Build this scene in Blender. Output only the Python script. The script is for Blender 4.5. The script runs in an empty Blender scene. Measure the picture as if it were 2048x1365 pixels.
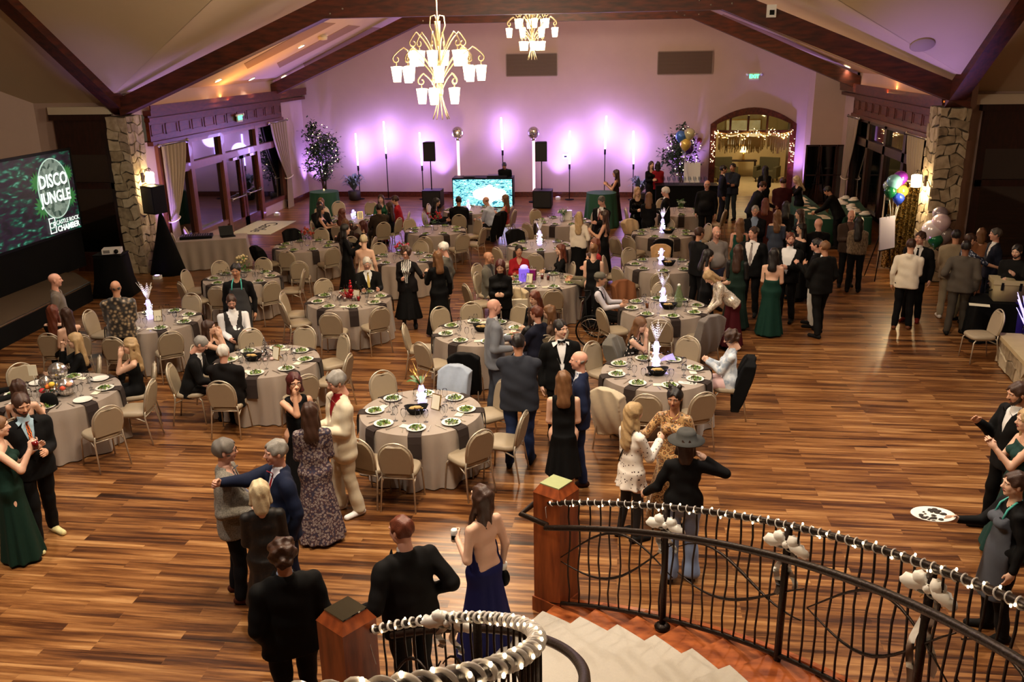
import bpy, math, random, colorsys
import numpy as np
from mathutils import Vector, Matrix
from math import sin, cos, pi, radians, atan2, sqrt, hypot
random.seed(7)
SC = bpy.context.scene
COL = SC.collection

# ---------------------------------------------------------------- camera
FPX, TH, CH, ROLL, YAW = 1784.0, .31357, 5.27, radians(1.0), radians(7.4)
F_ = Vector((-sin(YAW)*cos(TH), cos(YAW)*cos(TH), -sin(TH)))
_R = Vector((cos(YAW), sin(YAW), 0)); _U = _R.cross(F_)
R_ = cos(ROLL)*_R - sin(ROLL)*_U
U_ = sin(ROLL)*_R + cos(ROLL)*_U
cam = bpy.data.objects.new('camera', bpy.data.cameras.new('camera'))
COL.objects.link(cam)
cam.data.sensor_width = 36; cam.data.lens = FPX/2048*36; cam.data.clip_start = .05; cam.data.clip_end = 200
cam.matrix_world = Matrix(((R_.x, U_.x, -F_.x, 0), (R_.y, U_.y, -F_.y, 0), (R_.z, U_.z, -F_.z, CH), (0, 0, 0, 1)))
SC.camera = cam
# ---------------------------------------------------------------- world, exposure, large lights
w = bpy.data.worlds.new('warm_fill'); SC.world = w; w.use_nodes = True  # warm even ambient added as fill light, not a night sky
w.node_tree.nodes['Background'].inputs[0].default_value = (1.0, .74, .5, 1)
w.node_tree.nodes['Background'].inputs[1].default_value = .035
vs = SC.view_settings
vs.view_transform = 'Standard'; vs.look = 'None'; vs.gamma = 1; vs.use_curve_mapping = False; vs.exposure = 0.74
SC.cycles.max_bounces = 6; SC.cycles.diffuse_bounces = 3; SC.cycles.glossy_bounces = 3
SC.cycles.transmission_bounces = 4; SC.cycles.transparent_max_bounces = 8; SC.cycles.sample_clamp_indirect = 4
SC.cycles.caustics_reflective = False; SC.cycles.caustics_refractive = False

def light(kind, name, loc, energy, col, size=.1, target=None, **kw):
    d = bpy.data.lights.new(name, kind); o = bpy.data.objects.new(name, d); COL.objects.link(o)
    o.location = loc; d.energy = energy; d.color = col
    if kind == 'AREA': d.shape = kw.get('shape', 'DISK'); d.size = size; d.size_y = kw.get('size_y', size)
    else: d.shadow_soft_size = size
    if kind == 'SPOT': d.spot_size = kw.get('angle', 1.2); d.spot_blend = kw.get('blend', .6)
    if kind == 'AREA' and 'spread' in kw: d.spread = kw['spread']
    if target is not None:
        o.rotation_euler = (Vector(target)-Vector(loc)).to_track_quat('-Z', 'Y').to_euler()
    return o
WARM = (1.0, .84, .64); LAV = (.38, .24, 1.0); AMB = (1.0, .45, .12)
# unseen downlights added over the hall, spots without fixtures (above the top of the picture)
for (x, y, z, e) in [(-9.5, 6, 6.8, 420), (-5.5, 4.5, 8.3, 620), (-2.4, 8, 8.6, 680), (2.5, 9.5, 7.6, 430), (5.5, 9.0, 6.8, 380), (-6.5, 10.5, 7.6, 480),
                     (-1, 14.5, 8.2, 420), (4.5, 13.5, 7.2, 420), (-9, 14, 6.4, 260), (1.5, 5.0, 8.3, 200)]:
    light('SPOT', 'downlight', (x, y, z), e*1.12, (1.0, .88, .74), .12, (x, y, 0), angle=1.75, blend=.9)
# lavender party uplights standing on the floor against the walls
UPL = [(-11.9, 33.4, .2, -12.15, 33.7, 6), (-6.95, 33.3, .25, -6.95, 33.75, 5), (-2.5, 33.3, .25, -2.5, 33.75, 5), (2.2, 33.2, .2, 2.1, 33.75, 5),
       (6.1, 33.2, .2, 6.3, 33.7, 6.5), (-12.0, 29.6, .2, -12.25, 29.9, 6), (-11.6, 22.4, .2, -12.2, 22.9, 6), (6.5, 20.7, .2, 5.9, 20.1, 5.2), (-11.6, 20.5, .2, -11.7, 20.3, 5)]
for (x, y, z, tx, ty, tz) in UPL:
    cl = y < 21; light('SPOT', 'uplight', (x, y, z), (520 if x > 0 else 110) if cl else 430, LAV, .05, (tx, ty, tz), angle=.7 if cl else 1.25, blend=.9)

# ---------------------------------------------------------------- geometry of the place
def ray(px, py): return F_ + R_*((px-1024)/FPX) + U_*((682.5-py)/FPX)
def G(px, py, z=0.0):
    d = ray(px, py); t = (z-CH)/d.z; return Vector((0, 0, CH))+d*t
def WY(px, py, Y=33.8):
    d = ray(px, py); return Vector((0, 0, CH))+d*(Y/d.y)
def WX(px, py, X):
    d = ray(px, py); return Vector((0, 0, CH))+d*(X/d.x)
def ceil_z(x, y):
    a = 4.45+.46*min(x+12.3, 7.4-x); b = min(4.25+.65*(21.2-y), 9.0)
    if y > 21.2: return a
    if x < -12.3 or x > 7.4: return b
    return min(max(a, b), 9.0)
def onceil(px, py):
    d = ray(px, py); o = Vector((0, 0, CH)); t = 3.
    while t < 60:
        p = o+d*t
        if p.z > ceil_z(p.x, p.y): break
        t += .02
    return p

# ---------------------------------------------------------------- materials
def lin(c):
    return tuple(((v/255)/12.92 if v/255 <= .04045 else ((v/255+.055)/1.055)**2.4) for v in c)
MATS = {}
def mat(name, c=(128, 128, 128), rough=.6, metal=0.0, em=None, es=0.0, noise=0.0, nscale=8.0, bump=0.0, bscale=60.0, alpha=1.0, sheen=0.0, coat=0.0):
    if name in MATS: return MATS[name]
    m = bpy.data.materials.new(name); m.use_nodes = True; nt = m.node_tree; N = nt.nodes; L = nt.links
    b = N['Principled BSDF']; col = (*lin(c), 1)
    b.inputs['Base Color'].default_value = col; b.inputs['Roughness'].default_value = rough; b.inputs['Metallic'].default_value = metal
    if em is not None:
        b.inputs['Emission Color'].default_value = (*lin(em), 1); b.inputs['Emission Strength'].default_value = es
    if alpha < 1: b.inputs['Alpha'].default_value = alpha
    if sheen and sum(c) > 240: b.inputs['Sheen Weight'].default_value = sheen*.5
    if coat: b.inputs['Coat Weight'].default_value = coat
    if name[:5] in ('cloth', 'coat_', 'black') and sum(c) < 200: b.inputs['Specular IOR Level'].default_value = .18
    if noise or bump:
        tc = N.new('ShaderNodeTexCoord')
    if noise:
        n = N.new('ShaderNodeTexNoise'); n.inputs['Scale'].default_value = nscale; n.inputs['Detail'].default_value = 4
        L.new(tc.outputs['Object'], n.inputs['Vector'])
        mx = N.new('ShaderNodeMix'); mx.data_type = 'RGBA'
        mx.inputs[6].default_value = tuple(v*(1-noise) for v in col[:3])+(1,); mx.inputs[7].default_value = tuple(min(1, v*(1+noise)) for v in col[:3])+(1,)
        L.new(n.outputs['Fac'], mx.inputs[0]); L.new(mx.outputs[2], b.inputs['Base Color'])
    if bump:
        n2 = N.new('ShaderNodeTexNoise'); n2.inputs['Scale'].default_value = bscale; L.new(tc.outputs['Object'], n2.inputs['Vector'])
        bp = N.new('ShaderNodeBump'); bp.inputs['Strength'].default_value = bump; bp.inputs['Distance'].default_value = .02
        L.new(n2.outputs['Fac'], bp.inputs['Height']); L.new(bp.outputs['Normal'], b.inputs['Normal'])
    MATS[name] = m; return m
def ramp_mat(name, kind, cols, scale, rough=.6, coord='Object', stretch=(1, 1, 1), metal=0.0, bump=0.0, em=0.0, contrast=None, sheen=0.0, dist=0.0):
    """cols: list of (pos, rgb)"""
    if name in MATS: return MATS[name]
    m = bpy.data.materials.new(name); m.use_nodes = True; nt = m.node_tree; N = nt.nodes; L = nt.links; b = N['Principled BSDF']
    tc = N.new('ShaderNodeTexCoord'); mp = N.new('ShaderNodeMapping'); mp.inputs['Scale'].default_value = stretch
    L.new(tc.outputs[coord], mp.inputs['Vector'])
    if kind == 'noise':
        t = N.new('ShaderNodeTexNoise'); t.inputs['Scale'].default_value = scale; t.inputs['Detail'].default_value = 5; t.inputs['Distortion'].default_value = dist; out = t.outputs['Fac']
    elif kind == 'voronoi':
        t = N.new('ShaderNodeTexVoronoi'); t.inputs['Scale'].default_value = scale; out = t.outputs['Distance']
    elif kind == 'cell':
        t = N.new('ShaderNodeTexVoronoi'); t.inputs['Scale'].default_value = scale; out = t.outputs['Color']
    elif kind == 'wave':
        t = N.new('ShaderNodeTexWave'); t.inputs['Scale'].default_value = scale; t.inputs['Distortion'].default_value = dist or 3.0; t.inputs['Detail'].default_value = 2; out = t.outputs['Fac']
    L.new(mp.outputs[0], t.inputs['Vector'])
    r = N.new('ShaderNodeValToRGB'); e = r.color_ramp.elements
    while len(e) < len(cols): e.new(.5)
    for i, (p, c) in enumerate(cols): e[i].position = p; e[i].color = (*lin(c), 1)
    if kind in ('voronoi', 'wave') or contrast: r.color_ramp.interpolation = contrast or 'LINEAR'
    L.new(out, r.inputs[0]); L.new(r.outputs[0], b.inputs['Base Color'])
    b.inputs['Roughness'].default_value = rough; b.inputs['Metallic'].default_value = metal
    if sheen: b.inputs['Sheen Weight'].default_value = sheen
    if em: L.new(r.outputs[0], b.inputs['Emission Color']); b.inputs['Emission Strength'].default_value = em
    if bump:
        bp = N.new('ShaderNodeBump'); bp.inputs['Strength'].default_value = bump; bp.inputs['Distance'].default_value = .02
        L.new(out, bp.inputs['Height']); L.new(bp.outputs[0], b.inputs['Normal'])
    MATS[name] = m; return m
def floor_mat():
    m = bpy.data.materials.new('plank_floor'); m.use_nodes = True; nt = m.node_tree; N = nt.nodes; L = nt.links; b = N['Principled BSDF']
    tc = N.new('ShaderNodeTexCoord'); 
    br = N.new('ShaderNodeTexBrick'); br.offset = .37; br.offset_frequency = 3; br.squash = 1
    br.inputs['Color1'].default_value = (0, 0, 0, 1); br.inputs['Color2'].default_value = (1, 1, 1, 1); br.inputs['Mortar'].default_value = (.25, .25, .25, 1)
    br.inputs['Scale'].default_value = 1; br.inputs['Mortar Size'].default_value = .0015; br.inputs['Brick Width'].default_value = 1.22; br.inputs['Row Height'].default_value = .125
    L.new(tc.outputs['Object'], br.inputs['Vector'])
    # per-plank offset so that the grain differs from board to board
    sep = N.new('ShaderNodeSeparateXYZ'); L.new(tc.outputs['Object'], sep.inputs[0])
    sc_ = N.new('ShaderNodeMath'); sc_.operation = 'MULTIPLY'; sc_.inputs[1].default_value = 37.0; L.new(br.outputs['Color'], sc_.inputs[0])
    cb = N.new('ShaderNodeCombineXYZ'); L.new(sep.outputs[0], cb.inputs[0]); L.new(sep.outputs[1], cb.inputs[1]); L.new(sc_.outputs[0], cb.inputs[2])
    mp = N.new('ShaderNodeMapping'); mp.inputs['Scale'].default_value = (.42, 7.0, 1); L.new(cb.outputs[0], mp.inputs['Vector'])
    n1 = N.new('ShaderNodeTexNoise'); n1.inputs['Scale'].default_value = 1.6; n1.inputs['Detail'].default_value = 6; n1.inputs['Roughness'].default_value = .62; n1.inputs['Distortion'].default_value = .3
    L.new(mp.outputs[0], n1.inputs['Vector'])
    add = N.new('ShaderNodeMath'); add.operation = 'MULTIPLY_ADD'; add.inputs[1].default_value = .16; L.new(br.outputs['Color'], add.inputs[0]); 
    L.new(n1.outputs['Fac'], add.inputs[2])
    r = N.new('ShaderNodeValToRGB'); e = r.color_ramp.elements
    while len(e) < 5: e.new(.5)
    for i, (p, c) in enumerate([(.34, (34, 16, 8)), (.46, (70, 38, 18)), (.56, (108, 67, 34)), (.66, (138, 93, 52)), (.80, (176, 132, 84))]):
        e[i].position = p; e[i].color = (*lin(c), 1)
    L.new(add.outputs[0], r.inputs[0]); L.new(r.outputs[0], b.inputs['Base Color'])
    b.inputs['Roughness'].default_value = .3; b.inputs['Specular IOR Level'].default_value = .45
    n3 = N.new('ShaderNodeTexNoise'); n3.inputs['Scale'].default_value = 3; L.new(mp.outputs[0], n3.inputs['Vector'])
    rr = N.new('ShaderNodeMapRange'); rr.inputs[3].default_value = .22; rr.inputs[4].default_value = .40; L.new(n3.outputs['Fac'], rr.inputs[0]); L.new(rr.outputs[0], b.inputs['Roughness'])
    bp = N.new('ShaderNodeBump'); bp.inputs['Strength'].default_value = .12; bp.inputs['Distance'].default_value = .01
    L.new(n1.outputs['Fac'], bp.inputs['Height']); L.new(bp.outputs[0], b.inputs['Normal'])
    return m
def stone_mat():
    m = bpy.data.materials.new('ledge_stone'); m.use_nodes = True; nt = m.node_tree; N = nt.nodes; L = nt.links; b = N['Principled BSDF']
    tc = N.new('ShaderNodeTexCoord'); oi = N.new('ShaderNodeAttribute'); oi.attribute_name = 'tone'
    n = N.new('ShaderNodeTexNoise'); n.inputs['Scale'].default_value = 7; n.inputs['Detail'].default_value = 6; L.new(tc.outputs['Object'], n.inputs['Vector'])
    ad = N.new('ShaderNodeMath'); ad.operation = 'MULTIPLY_ADD'; ad.inputs[1].default_value = .5; L.new(oi.outputs['Fac'], ad.inputs[0]); L.new(n.outputs['Fac'], ad.inputs[2])
    r = N.new('ShaderNodeValToRGB'); e = r.color_ramp.elements
    e.new(.5)
    for i, (p, c) in enumerate([(.35, (112, 96, 74)), (.7, (160, 142, 114)), (1.0, (190, 174, 146))]): e[i].position = p; e[i].color = (*lin(c), 1)
    L.new(ad.outputs[0], r.inputs[0]); L.new(r.outputs[0], b.inputs['Base Color']); b.inputs['Roughness'].default_value = .8
    bp = N.new('ShaderNodeBump'); bp.inputs['Strength'].default_value = .5; bp.inputs['Distance'].default_value = .03
    L.new(n.outputs['Fac'], bp.inputs['Height']); L.new(bp.outputs[0], b.inputs['Normal'])
    return m
def wood(name, dark, light_, scale=3.0, stretch=(1, 8, 8), rough=.4):
    return ramp_mat(name, 'noise', [(.3, dark), (.7, light_)], scale, rough, stretch=stretch, bump=.05)
def glass_mat(name, tint=(248, 250, 252), gl=.10, rough=.03):
    if name in MATS: return MATS[name]
    m = bpy.data.materials.new(name); m.use_nodes = True; nt = m.node_tree; N = nt.nodes; L = nt.links
    N.remove(N['Principled BSDF']); o = N['Material Output']
    t = N.new('ShaderNodeBsdfTransparent'); t.inputs[0].default_value = (*lin(tint), 1)
    g = N.new('ShaderNodeBsdfGlossy'); g.inputs['Roughness'].default_value = rough
    fr = N.new('ShaderNodeLayerWeight'); fr.inputs[0].default_value = gl
    mx = N.new('ShaderNodeMixShader'); L.new(fr.outputs['Fresnel'], mx.inputs[0]); L.new(t.outputs[0], mx.inputs[1]); L.new(g.outputs[0], mx.inputs[2])
    L.new(mx.outputs[0], o.inputs[0]); MATS[name] = m; return m
M_FLOOR = floor_mat(); M_STONE = stone_mat()
M_WALL = mat('painted_wall', (190, 164, 152), .75, noise=.05, nscale=3, bump=.03, bscale=90)
M_CEIL = mat('painted_ceiling', (205, 182, 150), .8, noise=.04, nscale=2)
M_CREAM = mat('cream_trim', (214, 200, 176), .6)
M_BEAM = wood('beam_wood', (44, 15, 7), (92, 36, 16), 2.2, (1.2, 6, 6), .5)
M_BEAMY = wood('beam_wood_y', (44, 15, 7), (92, 36, 16), 2.2, (6, 1.2, 6), .5)
M_TRIM = wood('mahogany_trim', (52, 18, 9), (98, 40, 20), 3, (5, 1.5, 5), .32)
M_DARKW = wood('dark_window_wood', (26, 10, 6), (52, 21, 12), 3, (5, 5, 1.5), .4)
M_NEWEL = wood('cherry_newel', (100, 42, 18), (156, 78, 36), 2.4, (6, 6, .9), .35)
M_TREAD = wood('stair_tread_wood', (104, 44, 18), (188, 104, 54), 2.2, (2, 5, 5), .32)
M_CARPET = mat('cream_stair_carpet', (186, 178, 166), .95, noise=.06, nscale=40, bump=.3, bscale=220)
M_PANE = mat('night_window_glass', (5, 7, 6), .04, coat=1.0)
M_BLACK = mat('black_satin', (8, 8, 9), .5)
M_BCLOTH = mat('black_cloth', (6, 6, 7), .95, sheen=.3)
M_STEEL = mat('brushed_steel', (176, 170, 160), .3, 1.0)
M_IRON = mat('dark_iron', (42, 32, 26), .42, .7, bump=.2, bscale=40)
M_WHITE = mat('white_plastic', (226, 226, 224), .45)
M_TAUPE = mat('taupe_vinyl', (160, 144, 120), .5, noise=.04, nscale=14)
M_CHAIRM = mat('champagne_chair_metal', (200, 188, 168), .38, .55)
M_CLOTH = mat('taupe_satin_cloth', (156, 142, 130), .55, sheen=.4, noise=.03, nscale=30)
M_CHINA = mat('white_china', (242, 240, 232), .18)
M_NAPK = mat('dark_brown_napkin', (40, 27, 23), .85, sheen=.2)
M_GLASS = glass_mat('clear_glass')
M_SILVER = mat('mirror_silver', (210, 212, 220), .12, 1.0)
M_GOLD = mat('gold_metal', (212, 170, 96), .28, 1.0)

# ---------------------------------------------------------------- mesh builder
class MB:
    def __init__(s): s.v = []; s.f = []; s.m = []; s.sm = []
    def add(s, verts, faces, mi=0, smooth=False):
        o = len(s.v); s.v += [tuple(v) for v in verts]
        for f in faces: s.f.append(tuple(i+o for i in f)); s.m.append(mi); s.sm.append(smooth)
        return s
    def box(s, c, d, rz=0, mi=0, mx=None):
        x, y, z = d[0]/2, d[1]/2, d[2]/2; c = Vector(c)
        V = [Vector((sx*x, sy*y, sz*z)) for sz in (-1, 1) for sy in (-1, 1) for sx in (-1, 1)]
        rot = Matrix.Rotation(rz, 3, 'Z') if mx is None else mx
        return s.add([rot @ v+c for v in V], [(0, 2, 3, 1), (4, 5, 7, 6), (0, 1, 5, 4), (2, 6, 7, 3), (0, 4, 6, 2), (1, 3, 7, 5)], mi)
    def bb(s, a, b, mi=0):
        return s.box([(a[i]+b[i])/2 for i in range(3)], [abs(b[i]-a[i]) for i in range(3)], mi=mi)
    def beam(s, a, b, w_, h_, mi=0):
        a, b = Vector(a), Vector(b); d = b-a; q = d.to_track_quat('X', 'Z').to_matrix()
        return s.box((a+b)/2, (d.length, w_, h_), mx=q, mi=mi)
    def tube(s, pts, r, n=6, mi=0, close=False, caps=True):
        pts = [Vector(p) for p in pts]; N = len(pts); rs = r if isinstance(r, (list, tuple)) else [r]*N
        V = []; up = Vector((0, 0, 1)); prev = None
        for i, p in enumerate(pts):
            if close: d = pts[(i+1) % N]-pts[i-1]
            else: d = pts[min(i+1, N-1)]-pts[max(i-1, 0)]
            if d.length < 1e-9: d = Vector((0, 0, 1))
            d.normalize()
            if prev is None:
                u = d.cross(up) if abs(d.dot(up)) < .95 else d.cross(Vector((1, 0, 0)))
            else: u = prev-d*prev.dot(d)
            u.normalize(); prev = u; v = d.cross(u)
            V += [p+(u*cos(2*pi*k/n)+v*sin(2*pi*k/n))*rs[i] for k in range(n)]
        Fc = []
        for i in range(N if close else N-1):
            j = (i+1) % N
            for k in range(n): Fc.append((i*n+k, i*n+(k+1) % n, j*n+(k+1) % n, j*n+k))
        if caps and not close: Fc.append(tuple(range(n))[::-1]); Fc.append(tuple((N-1)*n+k for k in range(n)))
        return s.add(V, Fc, mi, True)
    def lathe(s, prof, n=16, c=(0, 0, 0), mi=0, smooth=True, sx=1, sy=1):
        V = []; Fc = []
        for (r, z) in prof: V += [(c[0]+r*cos(2*pi*k/n)*sx, c[1]+r*sin(2*pi*k/n)*sy, c[2]+z) for k in range(n)]
        for i in range(len(prof)-1):
            for k in range(n): Fc.append((i*n+k, i*n+(k+1) % n, (i+1)*n+(k+1) % n, (i+1)*n+k))
        if prof[0][0] > 1e-4: Fc.append(tuple(range(n))[::-1])
        if prof[-1][0] > 1e-4: Fc.append(tuple((len(prof)-1)*n+k for k in range(n)))
        return s.add(V, Fc, mi, smooth)
    def sph(s, c, r, n=10, mi=0, sc=(1, 1, 1), smooth=True):
        rings = max(4, n//2+1); V = []; Fc = []
        for i in range(rings+1):
            a = pi*i/rings
            V += [(c[0]+r*sc[0]*sin(a)*cos(2*pi*k/n), c[1]+r*sc[1]*sin(a)*sin(2*pi*k/n), c[2]-r*sc[2]*cos(a)) for k in range(n)]
        for i in range(rings):
            for k in range(n): Fc.append((i*n+k, i*n+(k+1) % n, (i+1)*n+(k+1) % n, (i+1)*n+k))
        return s.add(V, Fc, mi, smooth)
    def prism(s, poly, a, b, axis='Y', mi=0):
        """poly: 2-D outline, extruded from a to b along axis"""
        def P(p, t): return {'Y': (p[0], t, p[1]), 'X': (t, p[0], p[1]), 'Z': (p[0], p[1], t)}[axis]
        n = len(poly); V = [P(p, a) for p in poly]+[P(p, b) for p in poly]
        Fc = [tuple(range(n)), tuple(range(n, 2*n))[::-1]]+[(i, i+n, (i+1) % n+n, (i+1) % n) for i in range(n)]
        return s.add(V, Fc, mi)
    def build(s, name, mats, parent=None, loc=None, tone=None):
        me = bpy.data.meshes.new(name); me.from_pydata(s.v, [], s.f)
        for m in (mats if isinstance(mats, (list, tuple)) else [mats]): me.materials.append(m)
        me.polygons.foreach_set('material_index', s.m); me.polygons.foreach_set('use_smooth', s.sm)
        if tone:
            at = me.attributes.new('tone', 'FLOAT', 'FACE'); at.data.foreach_set('value', tone)
        me.update(); return link(name, me, parent, loc)
def link(name, me, parent=None, loc=None):
    o = bpy.data.objects.new(name, me); COL.objects.link(o)
    if parent is not None: o.parent = parent
    if loc is not None: o.location = loc
    return o
def struct(o): o['kind'] = 'structure'; return o
def tag(o, label, cat, group=None):
    o['label'] = label; o['category'] = cat
    if group: o['group'] = group
    return o
def thing(name, label, cat, loc=(0, 0, 0), rz=0, group=None):
    o = bpy.data.objects.new(name, None); COL.objects.link(o); o.empty_display_size = .1
    o.location = loc; o.rotation_euler = (0, 0, rz); return tag(o, label, cat, group)
KIDS = {}
def kids(o):
    if o.name not in KIDS: KIDS[o.name] = list(o.children)
    return KIDS[o.name]
def dup(root, loc, rz=0, label=None, group=None, scale=None):
    r = root.copy(); COL.objects.link(r); r.location = loc; r.rotation_euler = (0, 0, rz)
    if label: r['label'] = label
    if group: r['group'] = group
    if scale: r.scale = scale if isinstance(scale, (tuple, list)) else (scale,)*3
    for ch in kids(root):
        c = ch.copy(); COL.objects.link(c); c.parent = r
        for g in kids(ch):
            d = g.copy(); COL.objects.link(d); d.parent = c
    return r
class Proto:
    """first placement moves the thing itself, later ones are copies"""
    def __init__(s, make): s.make = make; s.o = None
    def put(s, loc, rz=0, label=None, group=None, scale=None):
        if s.o is None:
            s.o = s.make(); o = s.o; o.location = loc; o.rotation_euler = (0, 0, rz)
            if label: o['label'] = label
            if group: o['group'] = group
            if scale: o.scale = scale if isinstance(scale, (tuple, list)) else (scale,)*3
            return o
        if s.o.name not in KIDS:
            kids(s.o)
            for c in KIDS[s.o.name]: kids(c)
        return dup(s.o, loc, rz, label, group, scale)
def text_mesh(txt, size, name, m, parent, mx, extrude=.004, bold=False, spacing=1.0, align='CENTER'):
    cu = bpy.data.curves.new('t', 'FONT'); cu.body = txt; cu.size = size; cu.extrude = extrude; cu.align_x = align; cu.align_y = 'CENTER'; cu.resolution_u = 2
    cu.space_character = spacing
    if bold: cu.offset = size*.025
    o = bpy.data.objects.new('t', cu); COL.objects.link(o)
    dg = bpy.context.evaluated_depsgraph_get(); dg.update()
    me = bpy.data.meshes.new_from_object(o.evaluated_get(dg)); bpy.data.objects.remove(o); me.materials.clear(); me.materials.append(m)
    r = link(name, me, parent); r.matrix_local = mx; return r
# ================================================================= THE ROOM
XL, XR, YB, YW = -12.3, 7.4, 33.8, 21.2
m = MB(); m.bb((-20, -4, -.1), (14, YB+9, 0)); struct(m.build('floor', M_FLOOR))
# ceiling: one vault along the hall crossed by a steeper one over the wings
m = MB()
xm, y9, yv = (XL+XR)/2, 21.2-4.75/.65, 21.2-.2/.65
def cz(x, y, k): return {'A': 4.45+.46*min(x-XL, XR-x), 'B': 4.25+.65*(21.2-min(y, 21.2)), 'F': 9.0}[k]
for k, P in (('A', [(XL, YB), (xm, YB), (xm, y9), (XL, yv)]), ('A', [(xm, YB), (XR, YB), (XR, yv), (xm, y9)]), ('B', [(XL, yv), (xm, y9), (XL, y9)]), ('B', [(XR, yv), (XR, y9), (xm, y9)]),
             ('F', [(-20, y9), (14, y9), (14, 0), (-20, 0)]), ('B', [(-20, YW+.1), (XL, YW+.1), (XL, y9), (-20, y9)]), ('B', [(XR, YW+.7), (14, YW+.7), (14, y9), (XR, y9)])):
    m.add([(x, y, cz(x, y, k)) for x, y in P]+[(x, y, cz(x, y, k)+.08) for x, y in P], [tuple(range(len(P))), tuple(range(len(P), 2*len(P)))[::-1]])
struct(m.build('ceiling', M_CEIL))
# back wall with the arched opening
def arc(xa, xb, zs, zt, n=14): 
    return [(xa+(xb-xa)*i/n, zs+(zt-zs)*(1-((2*i/n-1)**2))) for i in range(n+1)]
DX0, DX1, DZ, DT = 3.22, 5.80, 2.66, 3.0
ridge = -2.45
poly = [(XL-.3, 0), (DX0, 0)]+arc(DX0, DX1, DZ, DT)+[(DX1, 0), (XR+.3, 0), (XR+.3, 4.6), (ridge, 9.2), (XL-.3, 4.6)]
m = MB(); m.prism(poly, YB, YB+.35); struct(m.build('wall_back', M_WALL))
m = MB(); m.bb((6.35, 32.75, 0), (XR, YB, 6.2)); struct(m.build('wall_alcove', M_WALL))
m = MB(); m.bb((XL-.3, 31.35, 0), (XL, YB, 4.6)); m.bb((XL-.3, YW+.4, 3.9), (XL, 31.4, 4.6)); m.bb((XL-.3, YW+.4, 0), (XL, 22.6, 3.2)); m.bb((XL-.3, 29.05, 0), (XL, 31.4, .33)); m.bb((XL-.3, 22.6, 0), (XL, 26.4, .33)); struct(m.build('wall_left', M_WALL))
m = MB(); m.bb((XR, 31.1, 0), (XR+.3, YB, 4.6)); m.bb((XR, YW+.4, 3.9), (XR+.3, 31.4, 4.6)); m.bb((XR, YW+.4, 0), (XR+.3, 23.4, 3.2)); m.bb((XR, 23.4, 0), (XR+.3, 31.1, .33)); struct(m.build('wall_right', M_WALL))
# wings
m = MB(); m.bb((-14.75, YW+.1, 0), (XL-.3, YW+.4, 4.3)); m.beam((-14.75, YW+.25, 2.6), (-18.6, 17.4, 2.6), .3, 5.2); m.bb((-20, 0, 0), (-19.7, 18, 9)); struct(m.build('wall_left_wing', M_WALL))
m = MB(); m.bb((XR, YW+.7, 0), (13.8, YW+1, 4.4)); m.bb((13.7, 0, 0), (14, YW+1, 9)); struct(m.build('wall_right_wing', M_WALL))
m = MB(); m.bb((-14.2, YW-.1, 3.98), (-12.6, YW+.1, 4.16)); m.bb((7.6, YW+.5, 3.98), (13.7, YW+.7, 4.2)); struct(m.build('trim_ledge', M_CREAM))
# baseboards
m = MB(); m.bb((XL, YB-.04, 0), (DX0-.22, YB, .2)); m.bb((DX1+.22, YB-.04, 0), (6.35, YB, .2)); m.bb((6.3, 32.71, 0), (XR, 32.75, .2)); struct(m.build('baseboard_back', M_TRIM))
m = MB(); m.bb((XL, 31.4, 0), (XL+.04, YB, .2)); struct(m.build('baseboard_left', M_TRIM))
# trusses
def truss(y, name, zt=6.07, dy=.15, dep=.42):
    lo = [(XL+.02, 3.93), (-6.95, zt), (2.0, zt), (XR-.02, 3.93)]
    up = [(XR-.02, 3.93+dep), (2.0+.1, zt+dep), (-6.95-.1, zt+dep), (XL+.02, 3.93+dep)]
    for k, nm in ((0, name), ):
        m = MB()
        for a, b, c, d in ((lo[0], lo[1], up[2], up[3]), (lo[1], lo[2], up[1], up[2]), (lo[2], lo[3], up[0], up[1])): m.prism([a, b, c, d], y-dy, y+dy)
        for a, b in ((lo[0], lo[1]), (lo[2], lo[3])):          # small moulding along the lower edge
            m.beam((a[0], y+dy+.05, a[1]+.05), (b[0], y+dy+.05, b[1]+.05), .1, .1)
        # steel bolt heads at the joints
        for (x, z) in ((1.5, zt+.2), (1.75, zt+.1), (1.95, zt+.28), (2.2, zt+.12), (-6.5, zt+.2), (-6.8, zt+.1)): m.sph((x, y-dy, z), .025, 6, 1)
        struct(m.build(nm, [M_BEAM, M_STEEL]))
truss(YW, 'trim_1'); truss(31.0, 'trim_2', 6.2)
for k, x, yt, z1 in ((3, XL-.1, 15.5, 7.7), (4, 7.1, 18.0, 6.08)):
    m = MB(); z0, dep = 3.95, .42
    for q in ([(YW+.1, z0), (yt, z1), (yt-.1, z1+dep), (YW+.1, z0+dep)], [(yt, z1), (2.0, z1), (2.0, z1+dep), (yt-.1, z1+dep)]): m.prism(q, x-.17, x+.17, 'X')
    struct(m.build('trim_%d' % k, M_BEAMY))
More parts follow.
